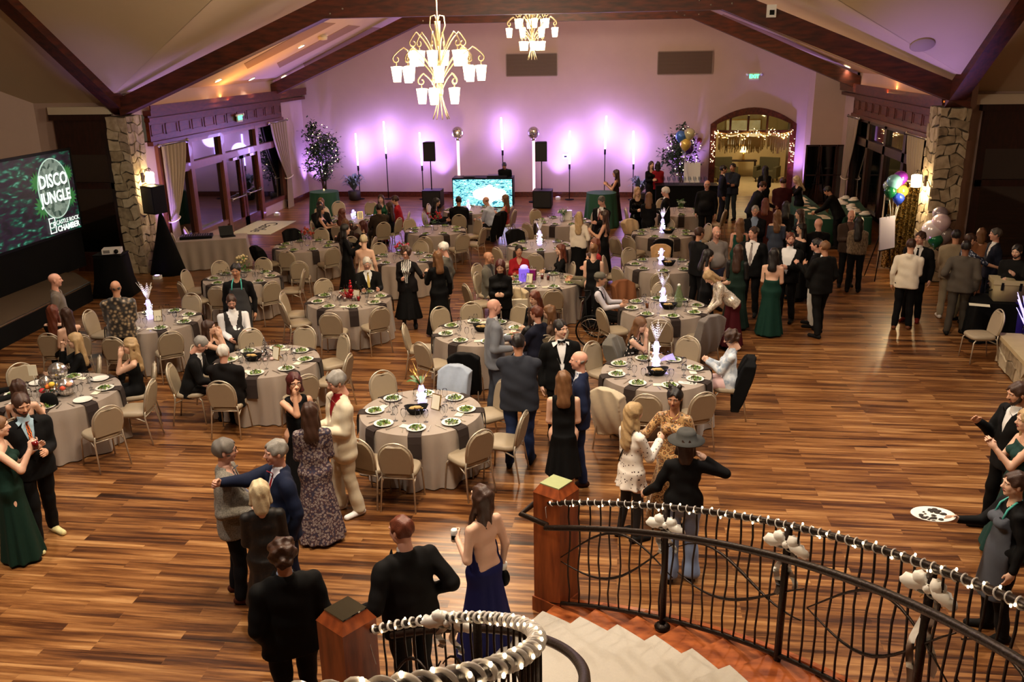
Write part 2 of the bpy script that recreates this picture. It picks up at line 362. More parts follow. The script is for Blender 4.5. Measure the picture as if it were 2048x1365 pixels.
# stone piers: individual stones in a mesh that reads as masonry
def masonry(m, x0, x1, z0, z1, place, tones, rnd, cell=.24, dep=.03):
    """rubble courses on a rectangle; place(u,z,d) -> point"""
    z = z0
    while z < z1-.04:
        h = min(rnd.uniform(.7, 1.3)*cell, z1-z)
        if z1-z-h < .07: h = z1-z
        u = x0
        while u < x1-.02:
            wd = min(rnd.uniform(.7, 1.6)*cell, x1-u)
            if x1-u-wd < .08: wd = x1-u
            g = .009; a, b, c, d = u+g, u+wd-g, z+g, z+h-g; j = lambda: rnd.uniform(-.018, .018); dd = dep*rnd.uniform(.5, 1.3)
            P = [(a+j(), c+j()), ((a+b)/2+j(), c+j()), (b+j(), c+j()), (b+j(), (c+d)/2), (b+j(), d+j()), ((a+b)/2, d+j()), (a+j(), d+j()), (a+j(), (c+d)/2)]
            P = [(min(max(p[0], x0), x1), min(max(p[1], z0), z1)) for p in P]
            cu, cz = (a+b)/2, (c+d)/2; n0 = len(m.f)
            wp = lambda a_, b_: (a_+.035*sin(9*b_+4*a_)*min(1, (a_-x0)*8, (x1-a_)*8), b_+.05*sin(8*a_+2.3*b_)*min(1, (b_-z0)*6, (z1-b_)*6)+.03*sin(17*a_+b_)*min(1, (b_-z0)*6, (z1-b_)*6))
            V = [place(*wp(*p), 0) for p in P]+[place(*wp(cu+(p[0]-cu)*.95, cz+(p[1]-cz)*.95), dd) for p in P]
            m.add(V, [(i, (i+1) % 8, 8+(i+1) % 8, 8+i) for i in range(8)]+[tuple(range(8, 16))])
            t = rnd.random(); tones += [t]*(len(m.f)-n0); u += wd
        z += h
M_MORT = mat('dark_mortar', (66, 58, 48), .9)
def pier(name, x0, x1, y0, y1, z1, sides):
    rnd = random.Random(3); m = MB(); tones = []
    c = MB(); c.bb((x0+.02, y0+.02, 0), (x1-.02, y1-.02, z1)); root = c.build(name, M_MORT)
    masonry(m, x0, x1, 0, z1, lambda u, z, d: (u, y0+.02-d, z), tones, rnd)
    if 'R' in sides: masonry(m, y0, y1, 0, z1, lambda u, z, d: (x1-.02+d, u, z), tones, rnd)
    if 'L' in sides: masonry(m, y0, y1, 0, z1, lambda u, z, d: (x0+.02-d, y1+y0-u, z), tones, rnd)
    m.build('stones', M_STONE, root, tone=tones); return struct(root)
pier('pillar_left', -12.68, -12.12, 21.0, 21.72, 3.93, 'R')
pier('pillar_right', 6.85, 7.5, 21.25, 22.0, 3.95, 'L')

# ---- window walls
def header(X, s, y0, y1, name, n):
    """panelled mahogany header; s=+1 faces +X"""
    m = MB(); m.bb((X, y0, 3.12), (X+s*.10, y1, 3.92)); m.bb((X, y0-.05, 3.86), (X+s*.22, YB if n > 11 else y1+1.7, 3.99)); m.bb((X, y0-.03, 3.70), (X+s*.15, YB if n > 11 else y1+1.7, 3.80)); m.bb((X, y0-.03, 3.10), (X+s*.16, y1, 3.2))
    m.bb((X+s*.20, y0-.05, 3.99), (X+s*.235, YB if n > 11 else y1+1.7, 4.12))
    st = (y1-y0)/n
    for i in range(n):
        a, b = y0+i*st+.06, y0+(i+1)*st-.06; f = .03
        for q in ((a, b, 3.34, 3.34+f), (a, b, 3.62-f, 3.62), (a, a+f, 3.34, 3.62), (b-f, b, 3.34, 3.62)): m.bb((X+s*.1, q[0], q[2]), (X+s*.115, q[1], q[3]))
    struct(m.build(name, M_TRIM))
header(XL, 1, 22.2, 31.4, 'trim_5', 12); header(XR, -1, 22.3, 31.1, 'trim_6', 11)
WN = [0]
def window(X, s, y0, y1, z0, z1, wood_, fw=.09, bars=()):
    WN[0] += 1; m = MB(); t = .07
    m.bb((X-s*.02, y0, z0), (X+s*t, y0+fw, z1)); m.bb((X-s*.02, y1-fw, z0), (X+s*t, y1, z1)); m.bb((X-s*.02, y0, z0), (X+s*t, y1, z0+fw)); m.bb((X-s*.02, y0, z1-fw), (X+s*t, y1, z1))
    for b in bars: m.bb((X-s*.02, y0, b-.03), (X+s*.05, y1, b+.03))
    r = struct(m.build('window_%d' % WN[0], wood_)); p = MB(); p.bb((X-s*.04, y0+.02, z0+.02), (X-s*.02, y1-.02, z1-.02)); p.build('pane', M_PANE, r); return r
M_LTRIM = mat('polished_mahogany', (112, 62, 46), .35, noise=.25, nscale=5, coat=.4)
ys = [22.6, 24.3, 26.4, 29.05, 31.35]
for i in range(4):
    window(XL, 1, ys[i], ys[i+1], 2.36, 3.12, M_LTRIM, .1)
    if i != 2: window(XL, 1, ys[i], ys[i+1], .33, 2.36, M_LTRIM, .13)
m = MB(); m.bb((XL, 22.6, 2.27), (XL+.1, 31.35, 2.45)); m.bb((XL, 22.6, 3.0), (XL+.09, 31.35, 3.14))
for y in ys: m.bb((XL, y-.11, .3 if y not in (26.4, 29.05) else 0), (XL+.095, y+.11, 3.1))
struct(m.build('trim_7', M_LTRIM))
# glazed double door with push bars
DN = [0]
for k, (a, b) in enumerate(((26.44, 27.70), (27.76, 29.02))):
    m = MB(); X = XL; f = .14
    m.bb((X-.02, a, 0), (X+.05, a+f, 2.3)); m.bb((X-.02, b-f, 0), (X+.05, b, 2.3)); m.bb((X-.02, a, 0), (X+.05, b, .3)); m.bb((X-.02, a, 2.16), (X+.05, b, 2.3))
    d = struct(m.build('door_%d' % (k+1), M_TRIM)); p = MB(); p.bb((X-.04, a+.1, .2), (X-.02, b-.1, 2.2)); p.build('pane', M_PANE, d)
    p = MB(); p.tube([(X+.13, a+.12, 1.02), (X+.13, b-.12, 1.02)], .022, 6); p.bb((X+.04, a+.08, .97), (X+.15, a+.14, 1.07)); p.bb((X+.04, b-.14, .97), (X+.15, b-.08, 1.07)); p.build('push_bar', M_STEEL, d)
    p = MB(); p.bb((X+.05, a+.5, 2.18), (X+.12, a+.8, 2.26)); p.build('door_closer', M_STEEL, d)
ysr = [23.4, 25.3, 27.2, 29.1, 31.0]
for i in range(4):
    window(XR, -1, ysr[i], ysr[i+1], 2.4, 3.12, M_DARKW, .12); window(XR, -1, ysr[i], ysr[i+1], .33, 2.4, M_DARKW, .12)
# dark wood window units of the wings
def wing_window(x0, x1, y, name=None):
    WN[0] += 1; m = MB(); m.bb((x0, y-.14, 3.0), (x1, y, 3.96)); m.bb((x0-.08, y-.2, 3.84), (x1+.08, y, 3.98)); m.bb((x0, y-.1, 0), (x1, y, .5))
    for x in (x0, x1-.14): m.bb((x, y-.12, 0), (x+.14, y, 3.0))
    n = max(1, round((x1-x0)/1.4))
    for i in range(1, n): xx = x0+(x1-x0)*i/n; m.bb((xx-.06, y-.12, .5), (xx+.06, y, 3.0))
    m.bb((x0, y-.12, 2.15), (x1, y, 2.3))
    r = struct(m.build('window_%d' % WN[0], M_DARKW)); p = MB(); p.bb((x0+.05, y-.04, .5), (x1-.05, y-.02, 3.0)); p.build('pane', M_PANE, r); return r
wing_window(-14.12, -12.72, YW+.08)
wing_window(7.95, 13.6, YW+.68)
o = wing_window(0, 2.2, 0); o.location = (-18.0, 17.85, 0); o.rotation_euler = (0, 0, radians(45))
# stone hearth on the right
# arched doorway
m = MB()
for a, b in ((DX0-.22, DX0), (DX1, DX1+.22)): m.bb((a, YB-.1, 0), (b, YB+.4, DZ))
ar = arc(DX0, DX1, DZ, DT); ao = arc(DX0-.22, DX1+.22, DZ, DT+.24)
for i in range(14):
    m.prism([ar[i], ar[i+1], ao[i+1], ao[i]], YB-.1, YB+.4)
m.bb((DX0, YB+.05, 2.33), (DX1, YB+.18, 2.43))
for x in (3.72, 4.35, 5.02): m.bb((x-.035, YB+.08, 2.4), (x+.035, YB+.15, 2.95))
dr = struct(m.build('door_3', M_TRIM))
p = MB(); p.prism([(DX0, 2.43), (DX1, 2.43)]+arc(DX0, DX1, DZ, DT)[::-1], YB+.1, YB+.12); p.build('pane', glass_mat('transom_glass', (200, 200, 190), .35), dr)
# lounge beyond the doorway
m = MB(); m.bb((1.5, YB+6, 0), (8.5, YB+6.2, 3.6)); m.bb((1.3, YB+.35, 0), (1.5, YB+6, 3.6)); m.bb((8.5, YB+.35, 0), (8.7, YB+6, 3.6)); struct(m.build('wall_lounge', mat('lounge_wall', (196, 176, 132), .8)))
m = MB(); m.bb((1.3, YB+.35, 3.6), (8.7, YB+6.2, 3.7)); struct(m.build('ceiling_lounge', M_CEIL))
m = MB(); m.bb((1.6, YB+.38, -.05), (8.4, YB+5.9, .002)); struct(m.build('floor_lounge', mat('tan_lounge_carpet', (196, 178, 140), .95, noise=.12, nscale=3)))
light('POINT', 'lounge_lamp', (4.8, YB+3, 3.2), 90, (1, .82, .5), .3)
"""lounge furniture"""
M_SOFA = mat('olive_upholstery', (84, 78, 52), .8)
def armchair():
    t = thing('armchair', 'olive lounge armchair beyond the arched doorway, left of the console table', 'armchair')
    m = MB(); m.bb((-.4, -.35, .18), (.4, .4, .45)); m.build('seat', M_SOFA, t); m = MB(); m.bb((-.4, .3, .4), (.4, .45, .95)); m.build('backrest', M_SOFA, t)
    for s in (-1, 1): m = MB(); m.bb((s*.4-.07, -.35, .18), (s*.4+.07, .4, .62)); m.build('armrest', M_SOFA, t)
    for sx in (-.35, .35):
        for sy in (-.3, .38): m = MB(); m.tube([(sx, sy, 0), (sx, sy, .2)], .025, 6); m.build('leg', M_DARKW, t)
    return t
AC = Proto(armchair); AC.put((4.05, YB+4.4, 0), .2); AC.put((5.75, YB+4.3, 0), -.4, 'olive lounge armchair beyond the arched doorway, right of the console table')
t = thing('console_table', 'dark console table against the lounge wall, seen through the arched doorway', 'table', (4.9, YB+5.3, 0))
m = MB(); m.bb((-.55, -.2, .72), (.55, .2, .77)); m.build('table_top', M_DARKW, t)
for sx in (-.5, .5):
    for sy in (-.16, .16): m = MB(); m.bb((sx-.02, sy-.02, 0), (sx+.02, sy+.02, .72)); m.build('leg', M_DARKW, t)
t = thing('table_lamp', 'small lit lamp standing on the lounge console table', 'lamp', (4.9, YB+5.3, .77))
m = MB(); m.lathe([(.07, 0), (.03, .05), (.045, .2), (.01, .35)], 10); m.build('base', M_GOLD, t); m = MB(); m.lathe([(.16, .32), (.1, .55)], 12); m.build('lamp_shade', mat('lit_lampshade', (255, 220, 150), .8, em=(255, 214, 140), es=2.5), t)
t = thing('wall_picture', 'pale framed picture on the lounge wall behind the console', 'picture', (4.9, YB+5.97, 1.85))
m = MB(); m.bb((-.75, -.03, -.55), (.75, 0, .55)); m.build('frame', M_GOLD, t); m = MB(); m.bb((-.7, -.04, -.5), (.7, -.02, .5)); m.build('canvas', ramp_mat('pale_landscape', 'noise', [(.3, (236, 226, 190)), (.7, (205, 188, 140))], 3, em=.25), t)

# gold fringe garland and fairy lights in the doorway
t = thing('fringe_garland', 'gold metallic fringe garland with fairy lights hung across the arched doorway', 'garland', (0, YB-.16, 0))
rnd = random.Random(5); m = MB()
for i in range(150):
    x = 3.3+2.42*i/149; z = 2.32-.10*abs(sin(i*.062)); L = rnd.uniform(.35, .62)
    m.add([(x-.009, 0, z), (x+.009, .004, z), (x+.009+rnd.uniform(-.02, .02), .0, z-L), (x-.009, .0, z-L)], [(0, 1, 2, 3), (3, 2, 1, 0)])
m.build('fringe', mat('gold_fringe', (226, 190, 110), .25, .9), t)
m = MB()
for i in range(170):
    u = rnd.random(); x = 3.15+2.75*u; z = 2.42-.22*sin(pi*u*4)**2+rnd.uniform(-.1, .1)
    if rnd.random() < .3: x = rnd.choice((3.12, 5.9))+rnd.uniform(-.08, .08); z = rnd.uniform(1.3, 2.3)
    m.sph((x, rnd.uniform(-.05, 0), z), .010, 4)
M_FAIRY = mat('fairy_bulb', (255, 230, 180), .4, em=(255, 214, 150), es=14)
m.build('fairy_lights', M_FAIRY, t)
m = MB(); m.tube([(3.15, 0, 2.4), (3.7, 0, 2.3), (4.5, 0, 2.42), (5.3, 0, 2.3), (5.9, 0, 2.4)], .03, 6); m.build('garland_rope', M_GOLD, t)

# ---- things on walls and ceiling
def exit_sign(name, loc, rz, label):
    t = thing(name, label, 'exit sign', loc, rz)
    m = MB(); m.bb((-.17, -.05, -.12), (.17, 0, .12)); m.build('housing', M_WHITE, t)
    text_mesh('EXIT', .17, 'lettering', mat('exit_green', (80, 255, 150), .5, em=(70, 255, 140), es=3), t, Matrix.Translation((0, -.056, 0)) @ Matrix.Rotation(pi/2, 4, 'X'), bold=True)
    for s in (-1, 1):
        m = MB(); m.lathe([(.02, -.05), (.05, .0), (.05, .02)], 8); o = m.build('lamp_head', M_WHITE, t, (s*.24, -.05, .08)); o.rotation_euler = (radians(100), 0, 0)
        m = MB(); m.tube([(s*.15, -.02, .08), (s*.24, -.03, .08)], .012, 5); m.build('bracket', M_WHITE, t)
    return t
p = WY(1508, 153); exit_sign('exit_sign', (p.x, YB-.0, p.z), 0, 'green EXIT sign with lamp heads on the wall above the arched doorway')
p = WX(478, 236, XL+.15); exit_sign('exit_sign', (XL+.14, p.y, p.z), pi/2, 'green EXIT sign on the panelled header over the glass doors')
for (x0, x1, z0, z1, lb) in ((-4.41, -2.57, 4.43, 5.19, 'large dark louvred vent high on the back wall, beside the second chandelier'), (1.05, 2.95, 4.42, 5.18, 'large dark louvred vent high on the back wall, nearer the arched doorway')):
    t = thing('wall_vent', lb, 'vent', ((x0+x1)/2, YB, (z0+z1)/2)); W2, H2 = (x1-x0)/2, (z1-z0)/2
    m = MB(); m.bb((-W2, -.03, -H2), (W2, -.0, H2)); m.build('backing', mat('vent_brown', (88, 66, 54), .6), t)
    m = MB()
    for q in ((-W2-.03, -W2, -H2, H2), (W2, W2+.03, -H2, H2), (-W2, W2, -H2-.03, -H2), (-W2, W2, H2, H2+.03)): m.bb((q[0], -.05, q[2]), (q[1], 0, q[3]))
    m.build('frame', mat('vent_frame', (150, 128, 112), .5), t)
    m = MB()
    for i in range(16): z = -H2+(i+.5)*2*H2/16; m.bb((-W2, -.05, z-.008), (W2, -.03, z+.008))
    m.build('louvres', mat('vent_slat', (110, 84, 70), .5), t)
# recessed downlights that show
def canlight():
    t = thing('recessed_light', 'round recessed ceiling light', 'ceiling light')
    m = MB(); m.lathe([(.13, 0), (.13, -.02), (.10, -.02), (.10, 0)], 16); m.build('ring', M_WHITE, t)
    m = MB(); m.lathe([(0, -.012), (.10, -.012)], 16); m.build('lens', mat('lit_lens', (255, 240, 210), .4, em=(255, 232, 196), es=14), t); return t
CL = Proto(canlight)
for (px, py, lb) in ((436, 160, 'lit recessed ceiling light nearest the left stone pillar'), (503, 157, 'middle lit recessed light above the glass doors'), (567, 152, 'lit recessed light beside the far roof beam on the left'),
                     (602, 92, 'lit recessed light between the long ceiling slots'), (1662, 132, 'left one of two lit recessed lights between the right roof beams'), (1695, 132, 'right one of two lit recessed lights between the right roof beams')):
    q = onceil(px, py); o = CL.put((q.x, q.y, q.z-.01), 0, lb); sl = .43 if q.x < ridge else -.43
    o.rotation_euler = (0, -sl, 0)
    if py > 80: light('SPOT', 'can_lamp', (q.x, q.y, q.z-.1), 60, WARM, .08, (q.x, q.y, 0), angle=1.6, blend=.8)
M_SLOT = mat('tan_slot', (150, 118, 84), .8)
def slot(pts, lb):
    Q = [onceil(*p) for p in pts]; c = sum(Q, Vector())/4; m = MB(); V = [q-c+Vector((0, 0, -.015)) for q in Q]; V += [v+Vector((0, 0, .02)) for v in V]
    m.add(V, [(0, 1, 2, 3), (7, 6, 5, 4), (0, 4, 5, 1), (1, 5, 6, 2), (2, 6, 7, 3), (3, 7, 4, 0)]); o = m.build('ceiling_slot', M_SLOT, loc=c); tag(o, lb, 'ceiling vent', 'long slots in the sloping ceiling')
slot([(488, 127), (495, 137), (671, 46), (639, 44)], 'long tan ceiling slot nearest the near roof truss, left slope')
slot([(554, 126), (559, 135), (720, 52), (697, 50)], 'long tan ceiling slot in the middle of three, left slope')
slot([(606, 126), (610, 134), (764, 56), (743, 54)], 'long tan ceiling slot nearest the far roof truss, left slope')
slot([(1437, 36), (1446, 28), (1690, 124), (1672, 124)], 'long tan ceiling slot on the right slope between the trusses')
q = onceil(645, 70); t = thing('ceiling_speaker', 'small tan ceiling device between the long ceiling slots', 'speaker', (q.x, q.y, q.z)); m = MB(); m.lathe([(0, -.16), (.13, -.14), (.15, -.05), (.11, 0)], 12); m.build('dome', M_CREAM, t); m = MB(); m.lathe([(.17, 0), (.17, -.02), (.0, -.02)], 12); m.build('plate', M_CREAM, t)
q = onceil(1845, 88); t = thing('ceiling_speaker', 'round flush ceiling speaker above the right stone pillar', 'speaker', (q.x, q.y, q.z-.01)); m = MB(); m.lathe([(.24, 0), (.24, -.015), (.22, -.025), (0, -.025)], 20); m.build('grille', mat('speaker_tan', (158, 136, 112), .7), t); t.rotation_euler = (-.576, 0, 0)
q = G(1543, 22, 6.25); q = WY(1543, 22, 21.0)
t = thing('wireless_access_point', 'small white square box mounted on the near right roof beam', 'wifi box', (q.x, 21.04, q.z)); m = MB(); m.bb((-.1, -.06, -.13), (.1, 0, .13)); m.build('case', M_WHITE, t); m = MB(); m.bb((-.04, -.07, -.08), (.06, -.06, .02)); m.build('cover', M_BLACK, t)
q = WY(1131, 313); t = thing('wall_panel', 'small white control panel on the back wall behind the light tubes', 'control panel', (q.x, YB, q.z)); m = MB(); m.bb((-.1, -.03, -.08), (.1, 0, .08)); m.build('case', M_WHITE, t); m = MB(); m.bb((-.05, -.035, -.03), (.05, -.03, .03)); m.build('screen', M_BLACK, t)
q = WY(1399, 281); t = thing('alarm_bell', 'small round red alarm on the wall left of the arched doorway', 'alarm', (q.x, YB, q.z)); m = MB(); m.lathe([(0, .06), (.09, .05), (.1, 0)], 14); o = m.build('bell', mat('alarm_red', (120, 22, 26), .4), t); o.rotation_euler = (pi/2, 0, 0)
q = WX(571, 305, XL); t = thing('fire_alarm', 'small dark alarm pull on the white wall right of the curtain', 'alarm', (XL, q.y, q.z)); m = MB(); m.bb((0, -.05, -.08), (.05, .05, .08)); m.build('box', mat('alarm_red2', (110, 24, 40), .5), t)

# cove lighting above the headers
for X, s in ((XL, 1), (XR, -1)):
    t = thing('cove_light', 'warm amber cove light strip on top of the %s header' % ('left' if s > 0 else 'right'), 'light strip', (X+s*.12, 26.8, 3.99))
    m = MB(); m.bb((-.03, -4.3, .0), (.03, 4.3, .03)); m.build('strip', mat('amber_strip', (255, 150, 60), .5, em=(255, 140, 50), es=.6), t)
    light('AREA', 'cove_lamp', (X+s*.12, 26.8, 4.06), 100, AMB, .1, (X+s*.9, 26.8, 6), shape='RECTANGLE', size_y=8.4)
# ================================================================= LAMPS, SOUND, SCREENS
M_SHADE = mat('lit_alabaster', (255, 244, 214), .5, em=(255, 226, 170), es=7)
def scroll(r_out, z0, zt, z_end, n=14, curl=.07):
    """arm profile (r,z): rises from the stem, arches over, ends in a curl above its shade"""
    P = []
    for i in range(n+1):
        t = i/n; a = pi*t
        P.append((.04+(r_out-.04)*(1-cos(a))/2, z0+(zt-z0)*sin(a*.62+.0)/sin(pi*.62)*1.0 if t < .62/.62*.8 else 0))
    P = []
    for i in range(n+1):
        t = i/n
        r = .04+(r_out-.04)*t**1.1; z = z0+(zt-z0)*sin(pi*min(1, t*1.02)*.5) if t < .75 else None
        if z is None: u = (t-.75)/.25; z = z0+(zt-z0)*(1-(u**1.6)*.22)
        P.append((r, z))
    r, z = P[-1]; c = (r-curl*.4, z-curl)
    for i in range(10): a = 1.0-i*.62; k = curl*(1-i*.06); P.append((c[0]+k*cos(a), c[1]+k*sin(a)))
    return P, (c[0], c[1]-curl)
def chandelier():
    t = thing('chandelier', 'large cream wrought-iron chandelier with three tiers of glowing shades, nearer of the two', 'chandelier')
    M_ARM = mat('cream_iron', (140, 122, 90), .45, .2)
    st = MB()
    for k in range(9):
        a = 2*pi*k/9; c_, s_ = cos(a), sin(a)
        st.tube([((.03+.10*max(0, (-z-.45)/.4)**1.5 if z < -.45 else .028+.05*max(0, z-.45))*c_, (.03+.10*max(0, (-z-.45)/.4)**1.5 if z < -.45 else .028+.05*max(0, z-.45))*s_, z) for z in (-.92, -.8, -.68, -.56, -.45, -.2, 0, .3, .6, .8)], .011, 5)
    for k in range(4):
        a = pi*k/2; st.tube([(.03*cos(a), .03*sin(a), .45), (.14*cos(a), .14*sin(a), .72), (.12*cos(a), .12*sin(a), .88), (.04*cos(a), .04*sin(a), .9), (.01*cos(a), .01*sin(a), .78)], .011, 5)
    st.build('stem', M_ARM, t)
    m = MB(); m.lathe([(.05, -.5), (.065, -.44), (.065, -.34), (.05, -.28)], 12); m.build('collar', M_ARM, t)
    m = MB(); m.tube([(0, 0, .8), (0, 0, 1.9)], .012, 6); m.build('chain', M_ARM, t)
    for n, ro, z0, zt, off in ((6, .50, .05, .62, .3), (8, .80, -.25, .36, 0), (5, .36, -.42, -.10, .6)):
        prof, hang = scroll(ro, z0, zt, 0)
        for k in range(n):
            a = off+2*pi*k/n; m = MB(); m.tube([(r*cos(a), r*sin(a), z) for r, z in prof], .012, 5)
            m.tube([(hang[0]*cos(a), hang[0]*sin(a), hang[1]+.02), (hang[0]*cos(a), hang[0]*sin(a), hang[1]-.08)], .009, 5)
            arm = m.build('arm', M_ARM, t); m = MB(); m.lathe([(.068, -.33), (.098, -.08), (.105, -.06), (.0, -.05)], 12, (hang[0]*cos(a), hang[0]*sin(a), hang[1])); m.build('lamp_shade', M_SHADE, arm)
    return t
CH_ = Proto(chandelier)
c1 = WY(878, 135, 15.6); c2 = WY(1064, 58, 26.4)
CH_.put((c1.x, c1.y, c1.z), .2, scale=.93); CH_.put((c2.x, c2.y, c2.z), .5, 'large cream wrought-iron chandelier with glowing shades, the farther one near the back wall', scale=.90)
c3 = Vector((-2.6, 7.2, 7.7)); CH_.put(c3, .7, 'unseen cream wrought-iron chandelier added for light high above the foot of the stairs', scale=.93)  # out-of-view chandelier added to light the hall and its ceiling
for c in (c1, c2, c3):
    for k in range(3):
        a = 2*pi*k/3+.5; light('POINT', 'chandelier_lamp', (c.x+.42*cos(a), c.y+.42*sin(a), c.z-.45), 60, (1, .84, .64), .2)
    light('POINT', 'ceiling_fill', (c.x+(.9 if c is c3 else .15), c.y, c.z+(-1.1 if c is c3 else .9)), 420 if c is c3 else 210, (1, .82, .6), .25)  # added fill that brightens the ceiling; the chandeliers have no such lamp

# glowing light tubes on slim stands in front of the back wall
M_TUBE = mat('lavender_tube', (235, 225, 255), .4, em=(160, 138, 255), es=16)
TB = [(711, 267, 716, 331, 'first from the left corner tree'), (767, 243, 772, 307, 'tall, between the two shorter left ones'), (839, 265, 844, 331, 'just left of the left loudspeaker'),
      (1002, 235, 1005, 300, 'behind the DJ'), (1140, 262, 1139, 328, 'short, right of the right loudspeaker'), (1213, 232, 1210, 298, 'tallest, behind the right green cocktail table'), (1267, 262, 1267, 328, 'nearest the right corner tree')]
for (ax, ay, bx, by, lb) in TB:
    a, b = WY(ax, ay, 33.2), WY(bx, by, 33.2); h = b.z
    t = thing('light_tube', 'glowing lavender light tube on a slim black stand, '+lb, 'light tube', (b.x, 33.2, 0))
    m = MB(); m.tube([(0, 0, h), (a.x-b.x, 0, a.z)], .03, 8); m.build('tube', M_TUBE, t)
    m = MB(); m.tube([(0, 0, .02), (0, 0, h-.05)], .018, 6); m.build('pole', M_BLACK, t)
    m = MB(); m.tube([(0, 0, h-.2), (0, 0, h)], .035, 8); m.build('socket', M_BLACK, t)
    m = MB(); m.lathe([(.17, 0), (.17, .02), (.03, .03)], 14); m.build('base', M_BLACK, t)
    light('POINT', 'tube_glow', (b.x, 32.9, (a.z+h)/2), 22, (.50, .36, 1), .3)
    light('AREA', 'tube_wash', (b.x, 33.25, (a.z+h)/2), 13, (.44, .30, 1), .12, (b.x, 33.8, (a.z+h)/2), shape='RECTANGLE', size_y=1.1)

# mirror balls on lit columns
def ball_mesh(m, c, r):
    n = 20; rg = 12
    for i in range(rg):
        a0, a1 = pi*i/rg, pi*(i+1)/rg
        for k in range(n):
            b0, b1 = 2*pi*(k+.05)/n, 2*pi*(k+.95)/n
            m.add([(c[0]+r*sin(a)*cos(b), c[1]+r*sin(a)*sin(b), c[2]+r*cos(a)) for a, b in ((a0+.01, b0), (a1-.01, b0), (a1-.01, b1), (a0+.01, b1))], [(0, 1, 2, 3)])
for (px, py, lb) in ((915, 266, 'left of the DJ booth'), (1067, 266, 'right of the DJ booth')):
    q = WY(px, py, 32.6)
    t = thing('mirror_ball_column', 'mirror ball on a tall lit column, '+lb, 'mirror ball', (q.x, 32.6, 0))
    m = MB(); ball_mesh(m, (0, 0, q.z), .22); m.build('mirror_ball', mat('mirror_tile', (228, 224, 220), .15, .9), t)
    m = MB(); m.tube([(0, 0, .03), (0, 0, q.z-.26)], .05, 10); m.build('column', mat('lit_column', (255, 214, 206), .5, em=(255, 196, 196), es=1.1), t)
    m = MB(); m.lathe([(.2, 0), (.2, .03), (.05, .04)], 14); m.build('base', M_BLACK, t)
    m = MB(); m.lathe([(.05, q.z-.28), (.09, q.z-.22), (.05, q.z-.18)], 10); m.build('cradle', M_SILVER, t)
    light('SPOT', 'ball_spot', (q.x+.35, 31.6, q.z-.35), 26, (1, .8, .45), .03, (q.x, 33.8, q.z+.25), angle=.9, blend=.7)

# loudspeakers on poles above subwoofers
def speaker_box(m, w_, d, h): m.prism([(-w_/2, -d/2), (w_/2, -d/2), (w_/2*.75, d/2), (-w_/2*.75, d/2)], 0, h, 'Z')
for (cx_, lb, px) in ((-6.86, 'left of the DJ booth', 860), (-2.9, 'right of the DJ booth', 1083)):
    t = thing('subwoofer', 'black box subwoofer on the floor '+lb, 'subwoofer', (cx_, 31.5, 0)); 
    m = MB(); m.bb((-.33, -.33, .03), (.33, .33, .62)); m.build('cabinet', M_BLACK, t); m = MB(); m.bb((-.30, -.345, .06), (.30, -.33, .59)); m.build('grille', mat('grille_black', (20, 20, 22), .7, bump=.4, bscale=200), t)
    q = WY(px, 303, 31.5)
    t = thing('loudspeaker', 'black loudspeaker on a pole above the subwoofer '+lb, 'loudspeaker', (q.x, 31.5, .62))
    m = MB(); m.tube([(0, 0, 0), (0, 0, q.z-.92)], .02, 8); m.build('pole', M_BLACK, t)
    m = MB(); speaker_box(m, .42, .36, .66); m.build('cabinet', M_BLACK, t, (0, 0, q.z-.62-.33))
    m = MB(); m.bb((-.19, -.19, .03), (.19, -.178, .63)); m.build('grille', MATS['grille_black'], t, (0, 0, q.z-.62-.33))
# DJ booth with video front
t = thing('dj_booth', 'DJ booth whose front is a bright video panel of jungle leaves', 'dj booth', (-5.03, 31.35, 0), radians(2))
def led_mat():
    m = bpy.data.materials.new('jungle_video'); m.use_nodes = True; N = m.node_tree.nodes; L = m.node_tree.links; b = N['Principled BSDF']
    tc = N.new('ShaderNodeTexCoord'); mp = N.new('ShaderNodeMapping'); mp.inputs['Scale'].default_value = (1.2, 1, 2.6); mp.inputs['Rotation'].default_value = (0, .6, 0); L.new(tc.outputs['Object'], mp.inputs[0])
    t_ = N.new('ShaderNodeTexNoise'); t_.inputs['Scale'].default_value = 3.2; t_.inputs['Distortion'].default_value = 2.2; t_.inputs['Detail'].default_value = 2; L.new(mp.outputs[0], t_.inputs[0])
    r = N.new('ShaderNodeValToRGB'); e = r.color_ramp.elements
    for _ in range(3): e.new(.5)
    for i, (p, c) in enumerate([(.3, (4, 40, 56)), (.42, (24, 110, 130)), (.5, (150, 215, 220)), (.57, (30, 130, 110)), (.68, (210, 250, 245))]): e[i].position = p; e[i].color = (*lin(c), 1)
    L.new(t_.outputs['Fac'], r.inputs[0]); L.new(r.outputs[0], b.inputs['Emission Color']); b.inputs['Emission Strength'].default_value = 1.5; b.inputs['Base Color'].default_value = (0, 0, 0, 1)
    MATS['jungle_video'] = m; return m
t.scale = (1, 1, .87)
m = MB(); m.bb((-1.05, -.02, .04), (1.05, 0, 1.15)); m.build('video_panel', led_mat(), t)
m = MB(); m.prism([(.50*cos(a)+.1*cos(3*a)+.25, .36*sin(a)+.04*sin(5*a)+.56) for a in [2*pi*i/28 for i in range(28)]], -.035, -.02); m.build('bright_motif', mat('white_motif', (255, 255, 250), .5, em=(240, 255, 250), es=2.6), t)
m = MB(); m.bb((-1.08, 0, 0), (1.08, .08, 1.2)); m.bb((1.05, 0, .05), (1.08, .7, 1.15)); m.bb((-1.08, 0, .05), (-1.05, .7, 1.15)); m.bb((-1.08, 0, 1.15), (1.08, .75, 1.2)); m.build('cabinet', M_BLACK, t)
